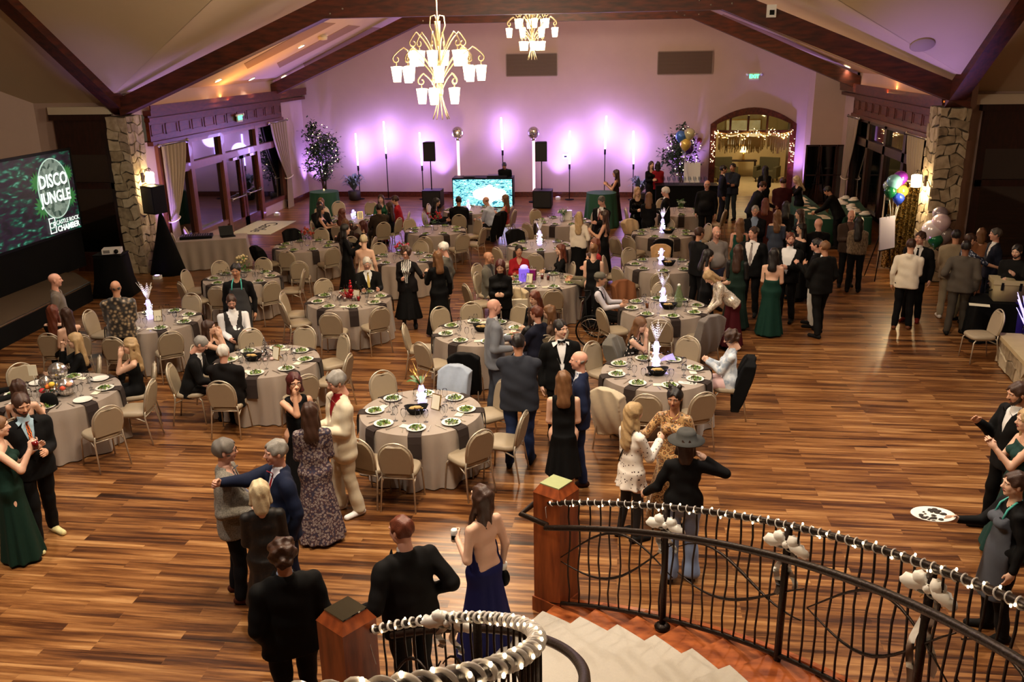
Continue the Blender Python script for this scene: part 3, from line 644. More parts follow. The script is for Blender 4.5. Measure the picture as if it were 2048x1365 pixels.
m = MB(); m.bb((.15, .15, 1.2), (.85, .55, 1.28)); m.bb((-.7, .2, 1.2), (-.3, .5, 1.24)); m.build('mixer_deck', mat('deck_black', (20, 20, 22), .3), t)
# uplight fixtures
UPB = Proto(lambda: (lambda t: (MB().bb((-.09, -.07, 0), (.09, .07, .09)).build('housing', M_WHITE, t), MB().lathe([(0, .095), (.05, .095)], 12).build('lens', mat('uplight_lens', (220, 190, 255), .3, em=(190, 150, 255), es=10), t), t)[-1])(thing('uplight', 'small white uplight', 'uplight')))
for (x, y, z, tx, ty, tz), lb in zip(UPL, ['in the left back corner beside the tree', 'on the floor left of the DJ booth', 'on the floor right of the right subwoofer', 'by the back wall at the black-clothed bar', 'beside the right alcove corner', 'on the floor right of the glass doors', 'on the floor by the left pillar curtain', 'on the floor by the right pillar', 'on the floor in front of the left pillar']):
    UPB.put((x, y-.0 if y > 30 else y, 0), 0, 'small white uplight '+lb)
# bare speaker + cloth tent at the left pillar
b0 = G(330, 546)
t = thing('loudspeaker', 'big black loudspeaker on a stand draped with black cloth beside the left stone pillar', 'loudspeaker', (b0.x+.1, b0.y, 0), radians(-25))
q = WY(316, 372, b0.y); q2 = WY(316, 427, b0.y)
m = MB(); speaker_box(m, .46, .42, q.z-q2.z); m.build('cabinet', M_BLACK, t, (-.15, 0, q2.z)); m = MB(); m.bb((-.2, -.222, .04), (.2, -.21, q.z-q2.z-.04)); m.build('grille', MATS['grille_black'], t, (-.15, 0, q2.z))
m = MB(); m.lathe([(.52, .0), (.40, .4), (.22, .95), (.08, q2.z-.1), (.04, q2.z)], 12, sx=1, sy=.8); m.build('drape', M_BCLOTH, t)
# projection screen on its frame, left wing
t = thing('projection_screen', 'wide projection screen glowing with the Disco Jungle jungle picture', 'screen', (-13.25, 18.25, 0), pi/2)
def jungle_mat():
    m = bpy.data.materials.new('jungle_picture'); m.use_nodes = True; N = m.node_tree.nodes; L = m.node_tree.links; b = N['Principled BSDF']
    tc = N.new('ShaderNodeTexCoord'); 
    t1 = N.new('ShaderNodeTexVoronoi'); t1.inputs['Scale'].default_value = 3.2; t1.feature = 'F1'
    mp = N.new('ShaderNodeMapping'); mp.inputs['Rotation'].default_value = (0, .8, 0); mp.inputs['Scale'].default_value = (1, 1, 3); L.new(tc.outputs['Object'], mp.inputs[0]); 
    nz = N.new('ShaderNodeTexNoise'); nz.inputs['Scale'].default_value = 2; L.new(mp.outputs[0], nz.inputs[0]); ad = N.new('ShaderNodeVectorMath'); ad.operation = 'MULTIPLY_ADD'; ad.inputs[1].default_value = (.9, .9, .9); L.new(nz.outputs['Color'], ad.inputs[0]); L.new(mp.outputs[0], ad.inputs[2]); L.new(ad.outputs[0], t1.inputs[0])
    r = N.new('ShaderNodeValToRGB'); e = r.color_ramp.elements
    for _ in range(3): e.new(.5)
    for i, (p, c) in enumerate([(.0, (110, 190, 160)), (.22, (40, 110, 85)), (.4, (16, 60, 46)), (.6, (42, 20, 40)), (.9, (8, 18, 16))]): e[i].position = p; e[i].color = (*lin(c), 1)
    L.new(t1.outputs['Distance'], r.inputs[0]); L.new(r.outputs[0], b.inputs['Emission Color']); b.inputs['Emission Strength'].default_value = .5; b.inputs['Base Color'].default_value = (0, 0, 0, 1); return m
SW, Z0, Z1 = 3.9, 1.36, 3.21
m = MB(); m.bb((-SW/2, -.03, Z0), (SW/2, 0, Z1)); m.build('picture', jungle_mat(), t)
m = MB()
for q in ((-SW/2-.06, -SW/2, Z0-.06, Z1+.06), (SW/2, SW/2+.06, Z0-.06, Z1+.06), (-SW/2, SW/2, Z0-.06, Z0), (-SW/2, SW/2, Z1, Z1+.06)): m.bb((q[0], -.04, q[2]), (q[1], .02, q[3]))
m.build('frame', M_BLACK, t)
m = MB(); m.bb((-SW/2, -.0, .4), (SW/2, .03, Z0-.06)); m.build('skirt', M_BCLOTH, t)
e1 = lambda n, c, s: mat(n, c, .6, em=c, es=s)
cxm = 1.13; czm = 2.42
m = MB(); m.prism([(cxm+.58*cos(a), czm+.68*sin(a)) for a in [2*pi*i/40 for i in range(40)]], -.045, -.035); m.build('medallion', ramp_mat('disco_medallion', 'cell', [(.2, (44, 66, 58)), (.7, (118, 136, 126))], 9, em=.55), t)
m = MB(); P = [(cxm+.585*cos(a), -.045, czm+.685*sin(a)) for a in [2*pi*i/40 for i in range(40)]]; m.tube(P, .014, 5, close=True); m.build('medallion_rim', e1('rim_light', (170, 196, 184), .6), t)
g1 = e1('leaf_green_lit', (44, 104, 52), .55)
def leafpoly(cx0, cz0, R0, a0, n=9):
    P = []
    for i in range(n*2+1): a = a0+(i/(n*2)-.5)*4.2; rr = R0*(1 if i % 2 == 0 else .55); P.append((cx0+rr*cos(a), cz0+rr*sin(a)))
    return P+[(cx0-.05*cos(a0), cz0-.05*sin(a0))]
m = MB(); m.prism(leafpoly(.62, 2.08, .30, pi*1.1), -.038, -.03); m.prism(leafpoly(1.72, 2.15, .24, -.2), -.038, -.03); m.prism(leafpoly(.56, 2.62, .26, 2.6), -.038, -.03); m.prism(leafpoly(1.74, 2.7, .2, .5), -.038, -.03); m.build('leaves', g1, t)
RX = Matrix.Rotation(pi/2, 4, 'X'); wt = e1('screen_white', (215, 228, 220), .8); dk = mat('screen_dark', (20, 40, 34), .6)
for tx, zz, sz in (('DISCO', 2.60, .37), ('JUNGLE', 2.22, .33)):
    for (dx, dy, mm) in ((.015, -.050, dk), (0, -.056, wt)):
        o = text_mesh(tx, sz, 'lettering', mm, t, Matrix.Translation((cxm+dx, dy, zz-dx)) @ RX @ Matrix.Diagonal((.98, 1.12, 1, 1)), bold=True)
text_mesh('CASTLE ROCK', .14, 'lettering', wt, t, Matrix.Translation((1.42, -.056, 1.63)) @ RX)
text_mesh('CHAMBER', .19, 'lettering', wt, t, Matrix.Translation((1.42, -.056, 1.48)) @ RX, bold=True)
m = MB()
for q in ((.72, .95, 1.42, 1.44), (.72, .95, 1.76, 1.78), (.72, .74, 1.42, 1.78), (.93, .95, 1.42, 1.78)): m.bb((q[0], -.056, q[2]), (q[1], -.045, q[3]))
m.build('logo_frame', wt, t); text_mesh('CR', .2, 'lettering', wt, t, Matrix.Translation((.835, -.056, 1.6)) @ RX)
# stage
t = thing('stage', 'low portable stage with a tan carpeted deck and black skirt, below the projection screen', 'stage', (0, 0, 0))
def P3(*pts): return [(p.x, p.y) for p in pts]
a, b, c, d = G(-260, 780, .42), G(84, 614, .42), G(181, 566, .42), Vector((-13.1, 20.3, 0))
poly = [(a.x, a.y), (b.x, b.y), (c.x, c.y), (-13.0, c.y+.9), (-16.5, c.y+.9), (-16.5, a.y)]
m = MB(); m.prism(poly, .40, .43, 'Z'); m.build('deck', mat('tan_deck', (84, 66, 46), .9, noise=.1, nscale=20), t)
m = MB(); m.prism(poly, 0, .40, 'Z'); m.build('skirt', M_BCLOTH, t)
m = MB(); m.beam((a.x, a.y, .435), (b.x, b.y, .435), .03, .02); m.beam((b.x, b.y, .435), (c.x, c.y, .435), .03, .02); m.build('edge_strip', M_STEEL, t)
# step rails glinting at the stage
q = WX(18, 518, -13.0); 
t = thing('stage_rail', 'thin metal handrail standing on the dark stage below the screen', 'handrail', (-12.75, 15.6, .43)); m = MB(); m.tube([(0, 0, 0), (0, 0, .62), (0, .62, .38), (0, .62, 0)], .018, 6); m.build('rail', M_STEEL, t)
# projector on black-clothed cart
b0 = G(218, 598); t = thing('projector_cart', 'tall cart under a black floor-length cloth, beside the left stone pillar', 'cart', (b0.x, b0.y+.35, 0), .15)
m = MB(); m.lathe([(.62, 0), (.5, .4), (.44, .9), (.43, .97)], 4); 
for i in range(len(m.v)): x, y, z = m.v[i]; m.v[i] = (x*cos(pi/4)-y*sin(pi/4), (x*sin(pi/4)+y*cos(pi/4))*.8, z)
m.build('black_drape', M_BCLOTH, t); m = MB(); m.bb((-.32, -.25, .97), (.32, .25, 1.0)); m.build('top', M_BLACK, t)
q = WY(222, 517, b0.y+.2); t = thing('projector', 'white projector on the black-clothed cart', 'projector', (q.x, b0.y+.3, 1.0), radians(20))
m = MB(); m.bb((-.2, -.15, .015), (.2, .15, .13)); m.build('case', M_WHITE, t); m = MB(); m.lathe([(.05, 0), (.045, .04), (0, .03)], 12); o = m.build('lens', M_BLACK, t, (.11, -.15, .075)); o.rotation_euler = (pi/2, 0, 0); m = MB(); m.bb((-.17, -.155, .04), (-.03, -.15, .11)); m.build('vent', mat('vent_grey', (120, 120, 120), .6), t)
# curtains
M_CURT = mat('taupe_curtain', (150, 132, 112), .75, sheen=.3)
def curtain(name, X, s, y0, y1, side, lb, zt=3.06, drape=True):
    """pleated curtain hung from y0..y1; tied back towards `side` (+1: towards +Y)"""
    t = thing(name, lb, 'curtain', (X+s*.17, 0, 0)); nz, ny = 24, 44; V = []; Fc = []
    for j in range(nz+1):
        z = zt*(1-j/nz)
        tie = 1.1
        if z > tie: u = (zt-z)/(zt-tie); w = 1-.72*u**1.5
        else: w = .28+.10*(tie-z)/tie
        for i in range(ny+1):
            f = i/ny; L = y1-y0
            y = (y1-(1-f)*L*w) if side > 0 else (y0+f*L*w)
            V.append((s*.045*sin(f*ny*.95)*(.5+w*.6), y, z))
    for j in range(nz):
        for i in range(ny): a = j*(ny+1)+i; Fc.append((a, a+1, a+ny+2, a+ny+1))
    m = MB(); m.add(V, Fc, 0, True); m.build('fabric', M_CURT, t)
    m = MB(); yc = (y1-.14*(y1-y0)) if side > 0 else (y0+.14*(y1-y0)); ring = [(.11*cos(a), yc+.19*(y1-y0)*sin(a), 1.1+.04*sin(a)) for a in [2*pi*i/14 for i in range(14)]]; m.tube(ring, .02, 6, close=True); m.build('tieback', M_CREAM, t)
    m = MB(); m.tube([(0, y0-.1, zt+.03), (0, y1+.1, zt+.03)], .022, 6)
    for y in (y0-.12, y1+.12): m.sph((0, y, zt+.03), .05, 8)
    m.build('rod', M_STEEL, t)
curtain('curtain', XL, 1, 22.55, 23.9, -1, 'taupe curtain tied back beside the left stone pillar')
curtain('curtain', XL, 1, 30.1, 31.6, 1, 'taupe curtain tied back at the far end of the glass doors')
curtain('curtain', XR, -1, 23.35, 24.7, -1, 'taupe curtain hanging beside the right stone pillar'); curtain('curtain', XR, -1, 30.0, 31.3, 1, 'taupe curtain at the far end of the right windows')
# wall sconces on the piers
def sconce(loc, lb, s):
    t = thing('wall_sconce', lb, 'wall lamp', loc)
    m = MB(); m.lathe([(.11, -.14), (.12, .12), (.10, .14), (0, .14)], 4); m.build('lamp_shade', mat('sconce_glass', (255, 240, 200), .5, em=(255, 222, 160), es=16), t)
    m = MB(); m.tube([(-s*.16, 0, -.05), (-s*.10, 0, .2), (0, 0, .24), (.05*s, 0, .2)], .012, 6); m.bb((-s*.22, -.05, -.12), (-s*.18, .05, .12)); m.tube([(0, 0, .24), (0, 0, .14)], .01, 5); m.build('bracket', M_IRON, t)
    light('POINT', 'sconce_lamp', (loc[0], loc[1], loc[2]-.25), 38, (1, .74, .40), .08)
q = WY(300, 356, 21.3); sconce((XL+.40, 21.35, q.z), 'bright lantern sconce on the left stone pillar', 1)
q = WY(1848, 362, 21.6); sconce((6.62, 21.6, q.z), 'bright lantern sconce on the right stone pillar', -1)

# ---- plants
def leaf_cluster(m, rnd, n, pos, size, flat=.5, mi=0):
    for _ in range(n):
        p = pos(rnd); a = rnd.uniform(0, 2*pi); e = rnd.uniform(-.9, .5); s_ = size*rnd.uniform(.7, 1.3)
        d = Vector((cos(a)*cos(e), sin(a)*cos(e), sin(e))); u = d.cross(Vector((0, 0, 1))); u.normalize(); u *= s_*.28; nn = d.cross(u).normalized()*s_*.06
        m.add([p, p+d*s_*.5+u+nn, p+d*s_, p+d*s_*.5-u+nn], [(0, 1, 2, 3)], mi)
M_LEAF = ramp_mat('ficus_leaf', 'noise', [(.3, (26, 44, 26)), (.7, (58, 80, 48))], 6, .45)
M_BARK = mat('bark', (70, 52, 38), .9)
def ficus(loc, H, Rr, lb, seed, zb=.9):
    rnd = random.Random(seed); t = thing('ficus_tree', lb, 'tree', loc)
    m = MB(); tips = []
    for k in range(5):
        a = 2*pi*k/5; pts = [(.05*cos(a), .05*sin(a), .25), (.08*cos(a+1), .08*sin(a+1), zb*.8), (.16*cos(a), .16*sin(a), zb*1.3), (Rr*.5*cos(a), Rr*.5*sin(a), H*.75)]; m.tube(pts, [.03, .025, .02, .008], 6); tips.append(pts[-1])
    m.build('trunk', M_BARK, t)
    def pos(r):
        while 1:
            v = Vector((r.uniform(-1, 1), r.uniform(-1, 1), r.uniform(-1, 1)))
            if .25 < v.length < 1: break
        w_ = .6+.4*min(1, (1-v.z)*.9)
        return Vector((v.x*Rr*w_, v.y*Rr*w_, zb+(H-zb)*(v.z+1)/2))
    cs = [pos(rnd) for _ in range(34)]; pos2 = lambda r: (lambda v: Vector((v.x, min(v.y, .66), v.z)))(r.choice(cs)+Vector((r.gauss(0, .11), r.gauss(0, .11), r.gauss(0, .13))))
    m = MB(); leaf_cluster(m, rnd, 2000, pos2, .15); m.build('foliage', M_LEAF, t)
    m = MB()
    for _ in range(46): p = pos(rnd); m.sph(p, .013, 4)
    m.build('fairy_lights', M_FAIRY, t)
    m = MB(); m.lathe([(.16, 0), (.22, .05), (.24, .3), (.21, .32), (0, .28)], 14); m.build('pot', mat('dark_pot', (40, 34, 34), .5), t)
ficus((-11.35, 32.9, 0), 3.05, .72, 'tall ficus tree with fairy lights in the left back corner', 1)
q = WY(1365, 340, 32.9); ficus((q.x, 32.9, 0), 2.75, .7, 'ficus tree with fairy lights beside the arched doorway', 2)
def fernpot(loc, lb, seed):
    rnd = random.Random(seed); t = thing('potted_plant', lb, 'plant', loc); m = MB()
    for k in range(60):
        a = rnd.uniform(0, 2*pi); r = rnd.uniform(.25, .6); h = rnd.uniform(.35, .85); w_ = .045
        pts = [Vector((cos(a)*r*u, sin(a)*r*u, .35+h*sin(u*2.2)*.75)) for u in (0, .35, .7, 1)]; sd = Vector((-sin(a), cos(a), 0))*w_
        V = []
        for i, p in enumerate(pts): ww = sd*(.4, 1, .8, .05)[i]; V += [p-ww, p+ww]
        m.add(V, [(0, 1, 3, 2), (2, 3, 5, 4), (4, 5, 7, 6)])
    m.build('fronds', ramp_mat('silver_frond', 'noise', [(.3, (50, 70, 62)), (.7, (130, 145, 150))], 5, .4), t)
    m = MB(); m.lathe([(.15, 0), (.22, .04), (.24, .34), (.2, .36), (0, .33)], 14); m.build('pot', MATS['dark_pot'], t)
q = G(716, 397); fernpot((q.x, 32.95, 0), 'bushy silver-green potted plant under the first light tube', 3); q = G(1280, 397); fernpot((q.x, 32.6, 0), 'bushy silver-green potted plant left of the right corner tree', 4)

# ---- cocktail tables, bar, easels, balloons
M_GREEN = mat('forest_green_cloth', (24, 74, 54), .75, sheen=.4)
def skirted(m, R0, H, folds=14, flare=.12, n=84, rb=1.0):
    V = []; Fc = []; lv = 7
    for j in range(lv+1):
        u = j/lv
        for k in range(n): a = 2*pi*k/n; r = R0*(1+flare*u*(rb+.55*sin(folds*a+.8*sin(3*a)))); V.append((r*cos(a), r*sin(a), H-(H-.012)*u))
    for j in range(lv):
        for k in range(n): Fc.append((j*n+k, (j+1)*n+k, (j+1)*n+(k+1) % n, j*n+(k+1) % n))
    m.add(V, Fc, 0, True); m.add([(R0*cos(2*pi*k/n), R0*sin(2*pi*k/n), H) for k in range(n)], [tuple(range(n))])
def cocktail(loc, lb):
    t = thing('cocktail_table', lb, 'cocktail table', loc); m = MB(); skirted(m, .46, 1.07, 12, .16); m.build('green_cloth', M_GREEN, t); m = MB(); m.lathe([(.3, 0), (.05, .05), (.04, 1.0), (.44, 1.03), (.44, 1.05), (0, 1.05)], 20); m.build('pedestal', M_BLACK, t)
ct1 = G(648, 383, 1.07); cocktail((ct1.x, ct1.y, 0), 'round cocktail table in a dark green cloth near the left back corner')
ct2 = G(1203, 385, 1.07); cocktail((ct2.x, ct2.y, 0), 'round cocktail table in a dark green cloth right of the right subwoofer')
t = thing('tealight', 'lit tealight on the left green cocktail table', 'candle', (ct1.x, ct1.y, 1.07)); m = MB(); m.lathe([(.03, 0), (.035, .05)], 10); m.build('holder', M_CHINA, t); m = MB(); m.sph((0, 0, .055), .018, 6, sc=(1, 1, 1.6)); m.build('flame', mat('flame', (255, 200, 100), .5, em=(255, 180, 80), es=12), t)
def easel(loc, rz, lb, board=None, h=1.55):
    t = thing('easel', lb, 'easel', loc, rz)
    for k, (x0, y0) in enumerate(((-.3, 0), (.3, 0), (0, .5))): m = MB(); m.tube([(x0, y0, 0), (0 if k == 2 else x0*.15, .06, h)], .014, 6); m.build('leg', M_BLACK, t)
    m = MB(); m.bb((-.26, -.03, .72), (.26, .02, .74)); m.build('ledge', M_BLACK, t)
    if board: m = MB(); m.bb((-.28, -.03, 0), (.28, -.005, .75)); o = m.build('sign_board', board, loc=(loc[0], loc[1], loc[2]+.745)); o.rotation_euler = (radians(-6), 0, rz); tag(o, 'pale sign board standing on the '+lb.split(',')[0], 'sign')
q = G(1376, 398); easel((q.x, 32.0, 0), 0, 'black easel beside the right corner tree, under the balloons', M_WHITE)
q = G(1765, 560); easel((q.x, q.y, 0), radians(40), 'black easel left of the gold sequin curtain', mat('lav_board', (206, 206, 236), .6))
q = G(1606, 392); easel((q.x+.1, 32.2, 0), radians(20), 'black easel between the doorway and the dark folding mirror', None, 1.5)
def balloons(base, pts, lb0, ribbon=True):
    for (px, py, r, c, nm) in pts:
        q = WY(px, py, base[1]+random.uniform(-.12, .12)); t = thing('balloon', '%s balloon %s' % (nm, lb0), 'balloon', q)
        m = MB(); m.lathe([(0, -r*1.22), (r*.12, -r*1.15), (r*.55, -r*.85), (r*.92, -r*.3), (r, .1*r), (r*.86, r*.55), (r*.5, r*.88), (0, r)], 16)
        m.build('skin', mat('balloon_%d_%d_%d' % c, c, .22, .25, coat=.5), t)
        m = MB(); m.lathe([(r*.14, -r*1.32), (r*.03, -r*1.2)], 8); m.build('knot', MATS['balloon_%d_%d_%d' % c], t)
        if ribbon: b = Vector(base)-q; m = MB(); m.tube([(0, 0, -r*1.25), (b.x*.5, b.y*.5, (b.z-r)*.5), tuple(b)], .005, 4); m.build('ribbon', M_WHITE, t)
q = WY(1376, 352, 32.0)
balloons((q.x, 31.9, 1.0), [(1362, 273, .2, (70, 120, 200), 'blue'), (1379, 268, .2, (206, 204, 160), 'cream'), (1366, 276, .19, (60, 40, 150), 'dark violet'), (1371, 289, .2, (226, 196, 100), 'yellow'), (1378, 298, .17, (70, 36, 120), 'purple')], 'in the bunch beside the right corner tree')
q = G(1775, 545)
balloons((q.x, q.y, 1.0), [(1801, 356, .17, (120, 40, 170), 'purple'), (1789, 364, .18, (120, 180, 200), 'pale blue'), (1779, 372, .15, (170, 190, 190), 'clear'), (1781, 383, .15, (10, 96, 60), 'green'), (1803, 383, .16, (206, 160, 70), 'gold'), (1797, 397, .14, (40, 70, 200), 'blue')], 'in the bunch left of the right pillar')
balloons((6.6, 21.0, .4), [(1882, 446, .21, (236, 216, 226), 'pinkish white'), (1865, 461, .24, (250, 244, 255), 'large white'), (1880, 428, .17, (150, 140, 150), 'silver'), (1871, 480, .17, (8, 110, 70), 'emerald green'), (1891, 470, .18, (140, 130, 130), 'grey')], 'clustered low at the right pillar', False)
# gold sequin photo curtain
q0, q1 = WY(1806, 380, 22.6), WY(1846, 372, 22.6)
t = thing('sequin_curtain', 'shimmering gold sequin photo curtain hung by the right windows', 'curtain', (0, 22.6, 0))
M_SEQ = ramp_mat('gold_sequin', 'cell', [(.2, (70, 54, 30)), (.55, (170, 136, 70)), (.9, (255, 232, 160))], 34, .22, metal=.9)
V = []; Fc = []; nx, nz = 50, 20; xa, xb = G(1780, 520).x-.1, q1.x+.05; xa = q0.x-.3
for j in range(nz+1):
    for i in range(nx+1): V.append((xa+(xb-xa)*i/nx, .07*sin(i*.9+j*.05), 2.1*(1-j/nz)+.02))
for j in range(nz):
    for i in range(nx): a = j*(nx+1)+i; Fc.append((a, a+1, a+nx+2, a+nx+1))
m = MB(); m.add(V, Fc, 0, True); m.build('sequins', M_SEQ, t)
m = MB(); m.tube([(xa-.1, 0, 2.16), (xb+.1, 0, 2.16)], .02, 6)
for x in (xa-.1, xb+.1): m.tube([(x, 0, 0), (x, 0, 2.16)], .02, 6)
m.build('stand', M_CREAM, t)
t = thing('folding_mirror', 'dark-framed folding mirror standing against the right alcove', 'mirror', (6.9, 32.35, 0))
m = MB()
for a, b in ((-.75, -.28), (-.26, .28), (.3, .75)):
    for q in ((a, a+.05, 0, 2.05), (b-.05, b, 0, 2.05), (a, b, 0, .06), (a, b, 2.0, 2.05), (a, b, 1.0, 1.04)): m.bb((q[0], -.03, q[2]), (q[1], .03, q[3]))
m.build('frame', M_DARKW, t); m = MB(); m.bb((-.72, -.005, .06), (.72, .01, 2.0)); m.build('mirror_glass', mat('dark_mirror', (90, 92, 90), .08, 1.0), t)
# wet bar in black cloth with rows of glasses
q = G(1378, 382, .98); BX, BY_ = q.x, 30.3
t = thing('bar_table', 'black-clothed bar table lined with glasses before the right corner tree', 'table', (BX, BY_, 0)); m = MB(); m.bb((-1.0, -.35, 0), (1.0, .35, .97)); m.build('black_drape', M_BCLOTH, t); m = MB(); m.bb((-1.02, -.37, .97), (1.02, .37, .99)); m.build('table_top', M_BLACK, t)
def wineglass():
    o = MB().lathe([(.034, 0), (.006, .006), (.005, .075), (.02, .09), (.037, .12), (.038, .16), (.031, .2)], 12).build('wine_glass', M_GLASS); return tag(o, 'empty stemmed glass', 'wine glass')
WG = Proto(wineglass)
for i in range(9):
    for j in range(4): WG.put((BX-.75+.17*i, BY_-.22+.14*j, .992), 0, 'empty stemmed glass lined up on the black-clothed bar before the corner tree', 'glasses on the black-clothed bar', 1.15)
# silent-auction tables
def cloth_table(name, lb, loc, rz, L_, W_, H_, mt, name2='cloth'):
    t = thing(name, lb, 'table', loc, rz); n = 120; V = []; Fc = []; lv = 5
    def per(u, ex):
        P = 2*(L_+W_); s_ = u*P
        if s_ < L_: p = (-L_/2+s_, -W_/2); nn = (0, -1)
        elif s_ < L_+W_: p = (L_/2, -W_/2+s_-L_); nn = (1, 0)
        elif s_ < 2*L_+W_: p = (L_/2-(s_-L_-W_), W_/2); nn = (0, 1)
        else: p = (-L_/2, W_/2-(s_-2*L_-W_)); nn = (-1, 0)
        return (p[0]+nn[0]*ex, p[1]+nn[1]*ex)
    for j in range(lv+1):
        for k in range(n): e = .05*(j/lv)*(1+.8*sin(k*.9)); V.append((*per(k/n, e), H_-(H_-.012)*j/lv))
    for j in range(lv):
        for k in range(n): Fc.append((j*n+k, (j+1)*n+k, (j+1)*n+(k+1) % n, j*n+(k+1) % n))
    m = MB(); m.add(V, Fc, 0, True); m.add([(*per(k/n, 0), H_) for k in range(n)], [tuple(range(n))]); m.build(name2, mt, t); m = MB(); m.bb((-L_/2+.03, -W_/2+.03, H_-.05), (L_/2-.03, W_/2-.03, H_-.01)); m.build('table_top', M_DARKW, t); return t
a, b = G(1588, 392, .76), G(1640, 436, .76); AT1 = cloth_table('auction_table', 'long green-clothed table covered with papers, nearer the doorway', ((a.x+b.x)/2, (a.y+b.y)/2, 0), atan2(b.y-a.y, b.x-a.x), (b-a).length+.4, .75, .76, M_GREEN, 'green_cloth')
a2, b2 = G(1690, 400, .76), G(1712, 432, .76); AT2 = cloth_table('auction_table', 'green-clothed table with white items, next to the right windows', ((a2.x+b2.x)/2, (a2.y+b2.y)/2, 0), atan2(b2.y-a2.y, b2.x-a2.x), (b2-a2).length+.5, .8, .76, M_GREEN, 'green_cloth')
M_PAPER = mat('paper', (236, 230, 206), .8); M_PAPERY = mat('paper_yellow', (226, 206, 110), .8)
rnd = random.Random(9)
PP = Proto(lambda: tag(MB().bb((-.11, -.14, 0), (.11, .14, .006)).build('bid_sheet', M_PAPER), 'white bid sheet', 'paper'))
for k in range(13): 
    u = k/12; p = a.lerp(b, u); PP.put((p.x+rnd.uniform(-.2, .2), p.y+rnd.uniform(-.05, .05), .762), rnd.uniform(-.4, .4), 'white bid sheet lying on the green auction table nearer the doorway', 'bid sheets on the auction table')
def towels():
    m = MB(); m.sph((0, 0, .05), .15, 12, sc=(1.2, .8, .35)); m.sph((.03, .02, .1), .1, 10, sc=(1.2, .8, .4)); return tag(m.build('folded_linen', M_CHINA), 'white folded linen bundle', 'linen')
FL = Proto(towels)
for k in range(9):
    u = k/8; p = a2.lerp(b2, u); FL.put((p.x+rnd.uniform(-.25, .25), p.y, .763), rnd.uniform(0, 3), 'white folded linen bundle on the green table by the right windows', 'linens on the window-side table', rnd.uniform(.8, 1.1))
# buffet table with DJ gear near the left doors
a, b, c = G(380, 505, .76), G(447, 470, .76), G(462, 466, .76)
ctr = (G(385, 478, .76)+G(462, 470, .76))/2
bt = cloth_table('equipment_table', 'rectangular table under a taupe cloth with sound gear, before the glass doors', (ctr.x+.05, ctr.y-.1, 0), radians(20), 1.75, .75, .76, M_CLOTH, 'taupe_cloth')
t = thing('laptop', 'open laptop on the taupe-clothed equipment table', 'laptop', (ctr.x+.42, ctr.y+.05, .762), radians(35)); m = MB(); m.bb((-.18, -.12, 0), (.18, .12, .018)); m.build('keyboard', M_BLACK, t); m = MB(); m.box((0, .17, .13), (.36, .012, .26), mx=Matrix.Rotation(radians(-20), 3, 'X')); m.build('screen', M_BLACK, t)
t = thing('mixing_desk', 'black mixing desk on the taupe-clothed equipment table', 'mixer', (ctr.x-.35, ctr.y-.15, .762), radians(20)); m = MB(); m.bb((-.4, -.22, 0), (.4, .22, .07)); m.build('body', M_BLACK, t); m = MB()
for i in range(12): m.bb((-.36+.06*i, -.12, .07), (-.34+.06*i, .1, .085))
m.build('faders', M_STEEL, t)
# floor mat with script lettering
P = [G(476, 467), G(535, 467), G(577, 448), G(516, 446)]; c = sum(P, Vector())/4
m = MB(); m.bb((-.7, -1.15, 0), (.7, 1.15, .012)); o = m.build('door_mat', mat('cream_mat', (190, 186, 160), .9), loc=(c.x-.05, c.y+.1, .001)); tag(o, 'cream welcome mat with dark script lettering before the glass doors', 'mat')
text_mesh('Castle', .62, 'script_lettering', M_BLACK, o, Matrix.Translation((.05, 0, .016)) @ Matrix.Rotation(pi*1.5, 4, 'Z') @ Matrix.Shear('XZ', 4, (0, 0)), extrude=.001)
# ================================================================= STAIRCASE
CX0, CY0, KS, PH0 = -3.142, 2.948, 1.698, 1.068
def hel(r, d, z=0): return Vector((CX0+r*cos(PH0-d), CY0+r*sin(PH0-d), 1.23+KS*d+z))
def helb(r, d, z): return Vector((CX0+r*cos(PH0-d), CY0+r*sin(PH0-d), z))
RI, RO, DP, RZ = 2.72, 5.28, .0925, .157
NS = 21
def wedge(m, r0, r1, d0, d1, z0, z1, n=6, mi=0):
    V = [helb(r, d0+(d1-d0)*i/n, z) for z in (z0, z1) for r in (r0, r1) for i in range(n+1)]; k = n+1
    Fc = []
    for i in range(n): Fc += [(i, k+i, k+i+1, i+1), (2*k+i, 2*k+i+1, 3*k+i+1, 3*k+i), (k+i, 3*k+i, 3*k+i+1, k+i+1), (i, i+1, 2*k+i+1, 2*k+i)]
    Fc += [(0, 2*k, 3*k, k), (n, k+n, 3*k+n, 2*k+n)]; m.add(V, Fc, mi)
m = MB()
for i in range(NS): wedge(m, RI, RO, .015+DP*i, .015+DP*(i+1)+.004, max(0, RZ*(i-1)), RZ*(i+1))
wedge(m, RI-2.2, RO+.0, .015+DP*NS, .015+DP*NS+1.6, RZ*NS-.25, RZ*(NS+1), 16)
st = struct(m.build('floor_staircase', M_TREAD)); 
m = MB()
for i in range(NS):
    wedge(m, RI+.38, 4.99-.036*i if i < 10 else 4.66, .009+DP*i, .015+DP*(i+1)+.004, RZ*(i+1)-.001, RZ*(i+1)+.012)
    wedge(m, RI+.38, 4.99-.036*i if i < 10 else 4.66, .009+DP*i, .0151+DP*i, RZ*i+.013, RZ*(i+1)-.0005)
m.build('stair_carpet', M_CARPET, st)
m = MB(); N_ = 60
